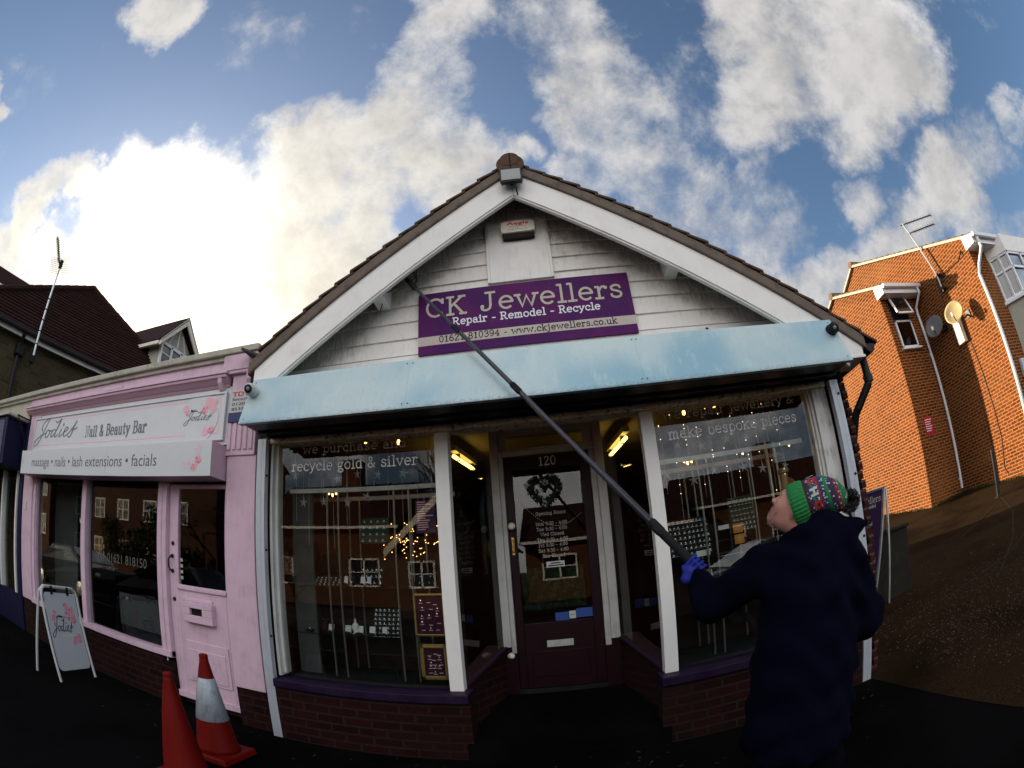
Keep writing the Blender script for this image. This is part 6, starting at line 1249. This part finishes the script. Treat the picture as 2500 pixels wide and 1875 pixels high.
AX = [list(FC), list(CR), list(SD)]
NB = (3.50, -1.40, 1.36)
EL, WRS, WR2 = at(1738, 1478, -1.10), at(1712, 1432, -1.04), at(1704, 1417, -1.03)
RE, RH_ = (3.73, -1.44, .90), HND-PD*.66
def body_sdf(p):
    sk = ell(p, HC+CR*.02, AX, (.098, .112, .078)); jaw = ell(p, hp_(.035, -.06, 0), AX, (.062, .062, .054)); chin = ell(p, hp_(.075, -.098, 0), AX, (.024, .022, .026))
    nose = seg(p, hp_(.092, .012, 0), hp_(.116, -.026, 0), .008, .014); brow = seg(p, hp_(.088, .028, -.034), hp_(.088, .028, .034), .011, .011)
    lips = seg(p, hp_(.092, -.058, -.016), hp_(.092, -.058, .016), .008, .008)
    ck = [ell(p, hp_(.066, -.022, s), AX, (.028, .026, .022)) for s in (-.042, .042)]
    ears = [ell(p, hp_(-.008, -.01, s), AX, (.018, .032, .010)) for s in (-.080, .080)]
    nk = seg(p, hp_(-.02, -.05, 0), NB, .060, .070)
    t = seg(p, NB, (3.44, -1.39, 1.12), .10, .155); t2 = seg(p, (3.44, -1.39, 1.12), (3.41, -1.38, .84), .15, .155)
    sh = seg(p, (3.24, -1.32, 1.295), (3.62, -1.44, 1.265), .065, .065)
    lg = [seg(p, a, b, r0, r1) for a, b, r0, r1 in (((3.32, -1.34, .82), (3.29, -1.32, .46), .088, .062), ((3.29, -1.32, .46), (3.28, -1.36, .10), .058, .042), ((3.50, -1.42, .82), (3.52, -1.43, .46), .088, .062), ((3.52, -1.43, .46), (3.53, -1.47, .10), .058, .042))]
    ar = [seg(p, a, b, r0, r1) for a, b, r0, r1 in (((3.23, -1.31, 1.29), EL, .048, .042), (EL, WR2, .040, .028), ((3.64, -1.45, 1.25), RE, .048, .042), (RE, RH_+Vector((.03, -.06, -.07)), .040, .028))]
    d = smin([sk, jaw, chin, brow] + ck, .03); d = smin([d, nose], .012); d = smin([d, lips], .010); d = smin([d]+ears, .008)
    for s in (-.032, .032):
        e = np.linalg.norm(p-np.array(hp_(.100, .010, s)), axis=-1)-.014; d = np.maximum(d, -e+.0)
    return smin([d, nk, t, t2, sh]+lg+ar, .03)
surface('body', body_sdf, (2.84, -1.75, .0), (3.95, -.9, 1.68), .0085, MATS['skin'], pe)
for s in (-.032, .032): build('eye', MB().ball(hp_(.084, .010, s), .011, 12), W['card_white'], pe, smooth=True)
m = MB(); rnd = random.Random(5)
for k in range(900):                      # short stubble beard along the jaw
    a = rnd.uniform(-1.25, 1.25); c = rnd.uniform(-.125, -.045); p = HC+FC*(.035+.068*math.cos(a)*(1 if c > -.09 else .7))+SD*(.060*math.sin(a))+CR*c; d = (p-(HC+FC*.03+CR*-.03)).normalized()*.007; q = Vector((rnd.gauss(0, 1), rnd.gauss(0, 1), rnd.gauss(0, 1))).normalized()*.0012; m.poly([p-q, p+q, p+d])
o = build('stubble', m, W['stubble'], pe); o['kind'] = 'stuff'
def folds(p): return .011*np.sin(p[..., 2]*34+np.sin(p[..., 0]*19)*1.8)*np.sin(p[..., 0]*13+p[..., 1]*9)+.006*np.sin(p[..., 0]*41+p[..., 2]*23+p[..., 1]*15)
def coat_sdf(p):
    P2 = [seg(p, (3.50, -1.39, 1.34), (3.43, -1.40, 1.12), .15, .215), seg(p, (3.43, -1.40, 1.12), (3.40, -1.40, .80), .225, .25), seg(p, (3.40, -1.40, .80), (3.36, -1.40, .42), .25, .275)]
    P2 += [seg(p, (3.27, -1.33, 1.275), (3.60, -1.45, 1.235), .10, .105)]
    L_ = [seg(p, (3.24, -1.31, 1.265), EL, .102, .086), seg(p, EL, WRS, .082, .060), seg(p, WRS, WR2, .056, .048)]
    R2 = [seg(p, (3.62, -1.46, 1.22), RE, .105, .098), seg(p, RE, RH_.lerp(Vector(RE), .35), .092, .068), seg(p, RH_.lerp(Vector(RE), .35), RH_.lerp(Vector(RE), .2), .066, .055)]
    col = ell(p, (3.50, -1.385, 1.395), [[.94, -.3, .15], [.3, .95, 0], [-.14, .04, .99]], (.150, .140, .060)); hood = ell(p, (3.555, -1.48, 1.335), [[.94, -.3, .15], [.3, .95, 0], [-.14, .04, .99]], (.165, .085, .075))
    d = smin(P2+L_+R2, .055); d = smin([d, col, hood], .03)
    cut = seg(p, hp_(0, -.02, 0), (3.50, -1.39, 1.33), .098, .085); d = np.maximum(d, -cut)
    d = np.maximum(d, (.34+.02*np.sin(p[..., 0]*9))-p[..., 2])                     # hem
    return d+folds(p)
surface('coat', coat_sdf, (2.82, -1.80, .30), (3.95, -.9, 1.52), .0095, MATS['coat_navy'], pe)
surface('trousers', lambda p: smin([seg(p, a, b, r0, r1) for a, b, r0, r1 in (((3.32, -1.34, .82), (3.29, -1.32, .46), .115, .092), ((3.29, -1.32, .46), (3.28, -1.35, .09), .09, .082), ((3.50, -1.42, .82), (3.52, -1.43, .46), .115, .092), ((3.52, -1.43, .46), (3.53, -1.46, .09), .09, .082))], .03)+folds(p)*.8, (3.1, -1.65, .02), (3.75, -1.1, .98), .012, MATS['trouser_dark'], pe)
for a in ((3.28, -1.35), (3.53, -1.46)):
    surface('boot', lambda p: np.maximum(smin([seg(p, (a[0], a[1], .14), (a[0], a[1], .05), .062, .055), seg(p, (a[0], a[1], .045), (a[0]-.07, a[1]+.14, .04), .05, .042)], .03), .004-p[..., 2]), (a[0]-.2, a[1]-.12, -.01), (a[0]+.12, a[1]+.26, .22), .01, MATS['boot'], pe)
# gloved hands closed round the pole
def hand(center, axis, toward, flip, name):
    ax = Vector(axis).normalized(); e1 = Vector(toward); e1 = (e1-ax*(e1 @ ax)).normalized(); e2 = ax.cross(e1)*flip; c = Vector(center)
    def q(s, ang, r): return c+ax*s+(e1*math.cos(ang)+e2*math.sin(ang))*r
    ch = []
    for k, (s, ln, r) in enumerate(((.040, 1.0, .0105), (.017, 1.1, .011), (-.006, 1.05, .0105), (-.028, .88, .0095))):
        an = [R_(35), R_(95), R_(150), R_(205*ln*.98)]; rr = [.040, .041, .037, .034]
        pts = [q(s+.004*j*(k-1.5)*-.3, a_, b_) for j, (a_, b_) in enumerate(zip(an, rr))]; ch.append([(pts[j], pts[j+1], r*(1-.08*j), r*(1-.08*(j+1))) for j in range(3)])
    th = [q(.018, R_(-25), .046), q(.040, R_(-70), .042), q(.052, R_(-120), .037)]; ch.append([(th[0], th[1], .0135, .012), (th[1], th[2], .012, .010)])
    pal = [q(.036, R_(10), .047), q(-.028, R_(10), .045)]
    wr_ = c+e1*.078-ax*.012
    def f(p):
        palm = smin([seg(p, pal[0], pal[1], .019, .018), seg(p, q(0, R_(25), .044), q(-.01, R_(-15), .052), .022, .022), seg(p, q(-.002, 0, .06), wr_, .026, .030)], .02)
        d = palm
        for c_ in ch: d = smin([d, smin([seg(p, *s_) for s_ in c_], .006)], .006)
        return d
    surface(name, f, c-Vector((.13, .13, .14)), c+Vector((.13, .13, .13)), .0042, MATS['glove_blue'], pe)
hand(pp(-.012), PD, WR2-pp(-.012), 1, 'glove')
hand(RH_, PD, Vector((.4, -.6, -.6)), 1, 'glove')
# knitted hat: ribbed green turn-up, patterned crown sagging back to a pompom
HX = (CR*.80-FC*.58).normalized(); h0 = hp_(-.012, .035, 0); POM = Vector((3.685, -1.455, 1.487))
b1 = HX.cross(Vector((0, 1, 0))).normalized(); b2 = HX.cross(b1)
def ring_pts(mbx, centers, radii, n=40, rib=0.0):
    i0 = len(mbx.v)
    for k, (c, r) in enumerate(zip(centers, radii)):
        d = (centers[min(k+1, len(centers)-1)]-centers[max(k-1, 0)]).normalized(); x = d.cross(Vector((0, 1, 0))).normalized(); y = x.cross(d)
        for j in range(n): a = 2*math.pi*j/n; rr = r*(1+rib*(1 if j % 2 else -1)); mbx.v.append(tuple(c+x*math.cos(a)*rr*.96+y*math.sin(a)*rr*1.04))
    for k in range(len(centers)-1):
        for j in range(n): a = i0+k*n; mbx.f.append((a+j, a+(j+1) % n, a+n+(j+1) % n, a+n+j))
m, t = newmat('knit_green', (.008, .19, .04), .85); t.col(t.mix(t.noise(90, 3, .6), (.005, .12, .026), (.012, .25, .055))); t.bump(t.noise(260, 2, .6), .6, .003)
m = MB(); cs = [h0+HX*d for d in (-.048, -.046, -.03, 0, .025, .034, .034)]; ring_pts(m, cs, [.098, .107, .115, .116, .112, .106, .094], 72, .014); build('hat_turn_up', m, W['knit_green'], pe, smooth=False)
m, t = newmat('knit_pattern', (.03, .02, .08), .85); dn_ = t.new('ShaderNodeVectorMath', operation='DOT_PRODUCT'); sb = t.new('ShaderNodeVectorMath', operation='SUBTRACT'); sb.inputs[1].default_value = h0; t.l.new(t.pos(), sb.inputs[0]); t.l.new(sb.outputs[0], dn_.inputs[0]); dn_.inputs[1].default_value = HX
rp = t.new('ShaderNodeValToRGB'); rp.color_ramp.interpolation = 'CONSTANT'; el = rp.color_ramp.elements
stops = [(0, (.02, .007, .035)), (.16, (.05, .008, .02)), (.24, (.02, .03, .10)), (.31, (.008, .17, .05)), (.36, (.02, .025, .08)), (.44, (.25, .015, .02)), (.49, (.02, .03, .09)), (.60, (.008, .16, .05)), (.68, (.03, .015, .06)), (.82, (.18, .015, .02)), (.9, (.01, .12, .04))]
el[0].position = 0; el[0].color = (*stops[0][1], 1); el[1].position = stops[1][0]; el[1].color = (*stops[1][1], 1)
for p_, c_ in stops[2:]: e = el.new(p_); e.color = (*c_, 1)
sc_ = t.math('MULTIPLY', dn_.outputs['Value'], 4.6); t.l.new(sc_, rp.inputs[0]); vo = t.new('ShaderNodeTexVoronoi'); vo.inputs['Scale'].default_value = 75; t.l.new(t.pos(), vo.inputs['Vector'])
k_ = t.math('MULTIPLY', t.ramp(vo.outputs['Distance'], .30, .38, 1, 0), t.ramp(t.math('FRACT', t.math('MULTIPLY', dn_.outputs['Value'], 30)), .35, .5)); t.col(t.mix(k_, rp.outputs['Color'], (.5, .5, .55))); t.bump(t.noise(240, 2, .6), .7, .003)
m = MB(); path = [h0+HX*.028, h0+HX*.06, h0+HX*.10+Vector((.004, -.004, -.006)), h0+HX*.14+Vector((.018, -.006, -.030)), h0+HX*.165+Vector((.04, -.008, -.062)), POM.lerp(h0+HX*.165+Vector((.05, -.01, -.07)), .35), POM.lerp(h0+HX*.165+Vector((.05, -.01, -.07)), .15)]
ring_pts(m, path, [.104, .107, .103, .088, .062, .036, .012], 40); build('hat_crown', m, W['knit_pattern'], pe, smooth=True)
def hatP(a0, d0):
    def P(u, v, d):
        a = a0+u/.103; c = h0+HX*(d0-v*.0); x = HX.cross(Vector((0, 1, 0))).normalized(); y = x.cross(HX); r = .1085+d*.3
        return h0+HX*(d0+v)+(x*math.cos(a)*.96+y*math.sin(a)*1.04)*r
    return P
for k in range(10):
    a = 2*math.pi*k/10; mm = MB(); sans('HO'[k % 2], hatP(a, .062), .036, .040, 'c', bold=.05, mb=mm); build('knit_letter', mm, W['card_white' if k % 2 == 0 else 'letter_red'], pe)
m, t = newmat('pompom', (.06, .03, .04), .9); wn_ = t.new('ShaderNodeTexWhiteNoise'); t.l.new(t.scaled(t.pos(), (120, 120, 120)), wn_.inputs[0]); rp = t.new('ShaderNodeValToRGB'); rp.color_ramp.interpolation = 'CONSTANT'; el = rp.color_ramp.elements; el[0].color = (.012, .012, .03, 1); el[1].position = .45; el[1].color = (.16, .012, .02, 1)
for p_, c_ in ((.62, (.01, .10, .03)), (.75, (.35, .35, .36)), (.86, (.02, .02, .06))): e = el.new(p_); e.color = (*c_, 1)
oi = t.new('ShaderNodeNewGeometry'); t.l.new(oi.outputs['Random Per Island'], rp.inputs[0]); t.col(rp.outputs[0])
m = MB(); rnd = random.Random(9)
for k in range(2600):
    d = Vector((rnd.gauss(0, 1), rnd.gauss(0, 1), rnd.gauss(0, 1))).normalized(); e = d.cross(Vector((rnd.gauss(0, 1), rnd.gauss(0, 1), rnd.gauss(0, 1)))).normalized()*.0022; r = .058+rnd.gauss(0, .003); mid = POM+d*r*.6+e*rnd.gauss(0, 2); i = len(m.v); f2 = d.cross(e); tip = POM+d*r+e*rnd.gauss(0, 1.2)+f2*rnd.gauss(0, 1.2)
    m.v += [tuple(POM+d*.01-e), tuple(POM+d*.01+e), tuple(mid+e), tuple(mid-e), tuple(tip+e*.8), tuple(tip-e*.8)]; m.f += [(i, i+1, i+2, i+3), (i+3, i+2, i+4, i+5)]
o = build('pompom', m, W['pompom'], pe); o['kind'] = 'stuff'
m = MB(); q = h0-HX*.045+b1*0; m.tube([hp_(-.06, -.06, -.085), hp_(-.09, -.10, -.11), hp_(-.10, -.14, -.115)], [.012, .008, .012], 8); build('hat_tassel', m, W['knit_pattern'], pe)
# ---------------------------------------------------------------- across the road: what the shop windows mirror
def far_house(name, x0, x1, y, ze, zr, label, gable, wins, roofmat='tile_plain', brickm='brick_far', depth=8):
    t = thing(name, label, 'house', ((x0+x1)/2, y, 0))
    xm = (x0+x1)/2
    if gable:
        build('wall', MB().prism([(x0, 0), (x1, 0), (x1, ze), (xm, zr), (x0, ze)], 'y', y-depth, y), W[brickm], t)
        for s, xe in ((-1, x0-.4), (1, x1+.4)):
            k = (zr-ze)/(xm-x0); m = MB(); a, b = (xm, zr+.05), (xe, ze-.4*k+.05); m.hexa([(a[0], y+.35, a[1]), (b[0], y+.35, b[1]), (b[0], y-depth, b[1]), (a[0], y-depth, a[1])], [(a[0], y+.35, a[1]+.12), (b[0], y+.35, b[1]+.12), (b[0], y-depth, b[1]+.12), (a[0], y-depth, a[1]+.12)]); build('roof', m, W[roofmat], t)
            m = MB(); m.hexa([(a[0], y+.36, a[1]-.25), (b[0], y+.36, b[1]-.25), (b[0], y+.40, b[1]-.25), (a[0], y+.40, a[1]-.25)], [(a[0], y+.36, a[1]+.1), (b[0], y+.36, b[1]+.1), (b[0], y+.40, b[1]+.1), (a[0], y+.40, a[1]+.1)]); build('bargeboard', m, W['cream_plastic'], t)
    else:
        build('wall', MB().box(x0, x1, y-depth, y, 0, ze), W[brickm], t); m = MB(); m.prism([(y+.4, ze-.05), (y-depth/2, zr), (y-depth-.4, ze-.05)], 'x', x0-.2, x1+.2); build('roof', m, W[roofmat], t)
        build('gutter', MB().box(x0-.2, x1+.2, y+.36, y+.5, ze-.1, ze+.02), W['upvc'], t)
        build('chimney', MB().box(xm-.5, xm+.5, y-depth/2-.5, y-depth/2+.5, zr-.3, zr+1.3), W[brickm], t)
    for (wx, wz, ww, wh) in wins:
        m = MB(); m.box(wx-ww/2, wx+ww/2, y-.02, y+.05, wz, wz+.08); m.box(wx-ww/2, wx+ww/2, y-.02, y+.05, wz+wh-.08, wz+wh)
        for k in (-.5, 0, .5): m.box(wx+k*ww-.04, wx+k*ww+.04, y-.02, y+.05, wz, wz+wh)
        m.box(wx-ww/2, wx+ww/2, y-.02, y+.04, wz+wh*.5, wz+wh*.5+.05); f = build('window', m, W['upvc'], t); build('pane', MB().box(wx-ww/2, wx+ww/2, y+.0, y+.01, wz, wz+wh), W['house_glass'], f)
far_house('opposite_house', -12, -4.6, -17.5, 3.6, 6.3, 'brick house with tall chimney across the road, mirrored in the left shop window', False, [(-10.6, .9, 1.4, 1.3), (-6.2, .9, 1.4, 1.3)])
far_house('opposite_gable', -4.0, -.2, -15.5, 2.7, 4.5, 'low house with cream bargeboards across the road, mirrored beside the left post', True, [(-3.0, .9, 1.0, 1.1), (-1.2, .9, 1.0, 1.1)])
far_house('bungalow', .8, 7.4, -16.5, 2.6, 4.6, 'bungalow with brown roof and white gutter across the road, mirrored in the shop door', False, [(2.2, .9, 1.4, 1.1), (5.6, .9, 1.4, 1.1)])
far_house('opposite_house', 9.0, 21, -21, 3.4, 5.6, 'wide brick house across the road, mirrored in the right shop window', False, [(10.8, .9, 1.6, 1.3), (14, .9, 1.6, 1.3), (18, .9, 1.6, 1.3)])
far_house('apartment_block', -46, -16, -19, 8.4, 10.6, 'three-storey brick flats with white windows across the road, mirrored in the pink shop window', False, [(x, z, 1.3, 1.4) for z in (.9, 3.6, 6.3) for x in (-37, -34, -31, -28, -25, -22, -19)], brickm='brick_flats_shaded')
fw_ = thing('annexe', 'narrow sunlit brick annexe with white windows, mirrored in the left pane of the pink shop', 'house', (-34, -16, 0)); build('wall', MB().box(-36.2, -32.2, -18.9, -16.5, 0, 7.5), W['brick_far'], fw_); build('roof', MB().prism([(-36.4, 7.5), (-34.2, 9.2), (-32, 7.5)], 'y', -18.9, -16.3), W['tile_plain'], fw_)
for z in (1.6, 4.4):
    for x in (-35.2, -33.2): w_ = build('window', MB().box(x-.5, x+.5, -16.5, -16.44, z, z+1.5), W['upvc'], fw_); each('pane', [MB().box(x-.42, x-.03, -16.44, -16.43, z+.08, z+1.42), MB().box(x+.03, x+.42, -16.44, -16.43, z+.08, z+1.42)], W['house_glass'], w_)
m = MB(); rnd = random.Random(6)
for k in range(7000):
    x = rnd.uniform(-22.5, -14.5); y, z = rnd.uniform(-16.2, -15.0), rnd.uniform(.2, 1)*(2.8+1.0*math.sin(x*1.3)+.5*math.sin(x*3.1)); d = Vector((rnd.gauss(0, 1), rnd.gauss(0, 1), rnd.gauss(0, 1))).normalized()*.11; e = d.cross(Vector((rnd.gauss(0, 1), rnd.gauss(0, 1), rnd.gauss(0, 1)))).normalized()*.06; p = Vector((x, y, z)); m.poly([p-d, p+e, p+d, p-e])
hd = thing('hedge', 'overgrown green hedge across the road, mirrored in the pink shop window', 'hedge', (-18, -15.5, 0)); build('foliage', m, W['soil_green'], hd); m = MB()
for k in range(12): x = -22+k*.6; m.tube([(x, -15.5, 0), (x+.1, -15.6, 1.8)], .025, 5)
build('stem', m, W['wood_dark'], hd)
def bare_tree(x, y, h, label, seed):
    rnd = random.Random(seed); t = thing('bare_tree', label, 'tree', (x, y, 0)); tr, br = MB(), MB()
    def grow(p, d, l, r, lv):
        q = p+d*l; (tr if lv == 0 else br).tube([p, p.lerp(q, .5)+Vector((rnd.gauss(0, .05*l), rnd.gauss(0, .05*l), 0)), q], [r, r*.85, r*.65], 6 if lv < 2 else 4, False)
        if lv >= 5: return
        for k in range(3 if lv else 4):
            n = (d+Vector((rnd.gauss(0, .5), rnd.gauss(0, .5), rnd.gauss(.15, .3)))).normalized(); grow(q if k else p.lerp(q, .8), n, l*rnd.uniform(.6, .8), r*.6, lv+1)
    grow(Vector((x, y, 0)), Vector((0, 0, 1)), h*.28, h*.022, 0); build('trunk', tr, W['wood_dark'], t); build('crown', br, W['wood_dark'], t)
bare_tree(-3.4, -20.5, 9, 'tall bare winter tree across the road, mirrored beside the left white post', 3); bare_tree(-12.6, -14.9, 5.5, 'small bare winter tree across the road, mirrored in the pink shop door', 8)
# parked cars, the street lamp
def car(x, y, label, paint_m, rot=0):
    t = thing('parked_car', label, 'car', (0, 0, 0)); prof = [(-2.1, .42), (-2.12, .70), (-2.0, .86), (-1.35, .98), (-.75, 1.42), (.55, 1.46), (1.35, 1.08), (1.98, .98), (2.1, .72), (2.08, .36), (1.75, .28), (-1.8, .28)]
    m = MB(); n = len(prof)
    rings = [(-.84, .93), (-.80, 1.0), (-.45, 1.03), (.45, 1.03), (.80, 1.0), (.84, .93)]
    for yy, k in rings:
        for (a, b) in prof: m.v.append((a*(.97 if abs(yy) > .8 else 1), yy*(1 if b < 1.0 else .80), .28+(b-.28)*k))
    for r in range(len(rings)-1):
        for j in range(n): a = r*n; m.f.append((a+j, a+(j+1) % n, a+n+(j+1) % n, a+n+j))
    m.f.append(tuple(range(n-1, -1, -1))); e = (len(rings)-1)*n; m.f.append(tuple(range(e, e+n))); build('body', m, W[paint_m], t, bevel=.04, smooth=False)
    for s in (-1, 1):
        yy = s*.715; m = MB(); m.hexa([(-1.15, yy, 1.0), (1.15, yy, 1.05), (.5, yy*.94, 1.40), (-.70, yy*.94, 1.37)], [(-1.15, yy+s*.02, 1.0), (1.15, yy+s*.02, 1.05), (.5, yy*.94+s*.02, 1.40), (-.70, yy*.94+s*.02, 1.37)]); build('side_window', m, W['house_glass'], t)
        for xx in (-1.3, 1.35):
            w_ = build('wheel', MB().lathe([(.31, 0), (.32, .03), (.32, .17), (.31, .20)], (xx, s*.84 if s < 0 else .64, .31), (0, 1, 0) if s > 0 else (0, 1, 0), 24), W['boot'], t); build('rim', MB().lathe([(.19, 0), (.20, .01), (.05, .03)], (xx, s*.845, .31), (0, s, 0), 20), W['galv'], w_)
    m = MB(); m.hexa([(.62, -.6, 1.44), (.62, .6, 1.44), (1.32, .68, 1.11), (1.32, -.68, 1.11)], [(.65, -.6, 1.46), (.65, .6, 1.46), (1.36, .68, 1.12), (1.36, -.68, 1.12)]); build('windscreen', m, W['house_glass'], t)
    for s in (-.6, .6): build('headlight', MB().ball((2.03, s, .78), .12, 10, (.5, 1.4, .8)), W['galv'], t, smooth=True)
    t.location = (x, y, -.13); t.rotation_euler = (0, 0, rot); return t
paint('car_dark', (.02, .022, .026), .15, .4, dirt=.1); paint('car_silver', (.35, .36, .37), .18, .7, dirt=.1)
car(-11.6, -5.75, 'dark parked car at the kerb, mirrored in the left pane of the pink shop', 'car_dark'); car(-6.4, -5.75, 'dark parked car at the kerb, mirrored in the pink shop door', 'car_dark', math.pi); car(6.6, -5.75, 'silver parked car at the kerb, mirrored in the right shop window', 'car_silver', math.pi)
lp = thing('street_lamp', 'slim grey lamp post with small plate, mirrored in the pink shop window', 'street lamp', (-22.6, -13.6, 0)); build('post', MB().tube([(-22.6, -13.6, 0), (-22.6, -13.6, 1.2), (-22.6, -13.6, 5.2), (-22.6, -13.1, 5.6), (-22.6, -12.4, 5.7)], [.08, .06, .05, .04, .04], 10), W['galv'], lp); build('lamp_head', MB().ball((-22.6, -12.2, 5.7), .18, 12, (.7, 1.6, .45)), W['grey_plastic'], lp, smooth=True); build('plate', MB().box(-22.9, -22.3, -13.52, -13.50, 2.6, 2.9), W['cream_plastic'], lp)
tag(build('roadside_wall', MB().box(-23, -12.5, -14.7, -14.5, 0, .9), W['brick_far']), 'low brick wall across the road before the hedge', 'wall')
# ---------------------------------------------------------------- loose stones and leaves on the ground
rnd = random.Random(12); m = MB(); k = 0
while k < 2600:
    x, y = rnd.uniform(4.75, 9.5), rnd.uniform(-2.2, 2.2)
    if rnd.random() > math.exp(-((x-5.8)/1.7)**2-((y+.2)/1.1)**2)+.06: continue
    r = rnd.uniform(.003, .009)*(1.6 if rnd.random() < .06 else 1); z = (gz(x, y) if y > -4 else 0)+.004+r*.4; i = len(m.v); a = rnd.random()*6.28
    P5 = [(x+r*math.cos(a+j*1.571)*rnd.uniform(.7, 1.2), y+r*math.sin(a+j*1.571)*rnd.uniform(.7, 1.2), z-r*.4) for j in range(4)]+[(x, y, z+r*.5)]
    m.v += P5; m.f += [(i, i+1, i+4), (i+1, i+2, i+4), (i+2, i+3, i+4), (i+3, i, i+4)]; k += 1
o = build('gravel', m, W['pebble']); o['kind'] = 'stuff'; o['label'] = 'loose pale gravel scattered over the mouth of the side drive'
m = MB()
for k in range(140):
    x, y = rnd.uniform(-4.5, 4.6), -.16-abs(rnd.gauss(0, .5)); a = rnd.random()*6.28; r = rnd.uniform(.008, .026); t_ = rnd.uniform(-.004, .008)
    m.poly([(x+r*math.cos(a), y+r*math.sin(a), .006), (x-r*.45*math.sin(a), y+r*.45*math.cos(a), .007+t_*.5), (x-r*math.cos(a), y-r*math.sin(a), .008+max(0, t_)), (x+r*.45*math.sin(a), y-r*.45*math.cos(a), .006)])
o = build('fallen_leaves', m, W['leaf_litter']); o['kind'] = 'stuff'; o['label'] = 'small dead leaves and bits blown along the foot of the shop fronts'
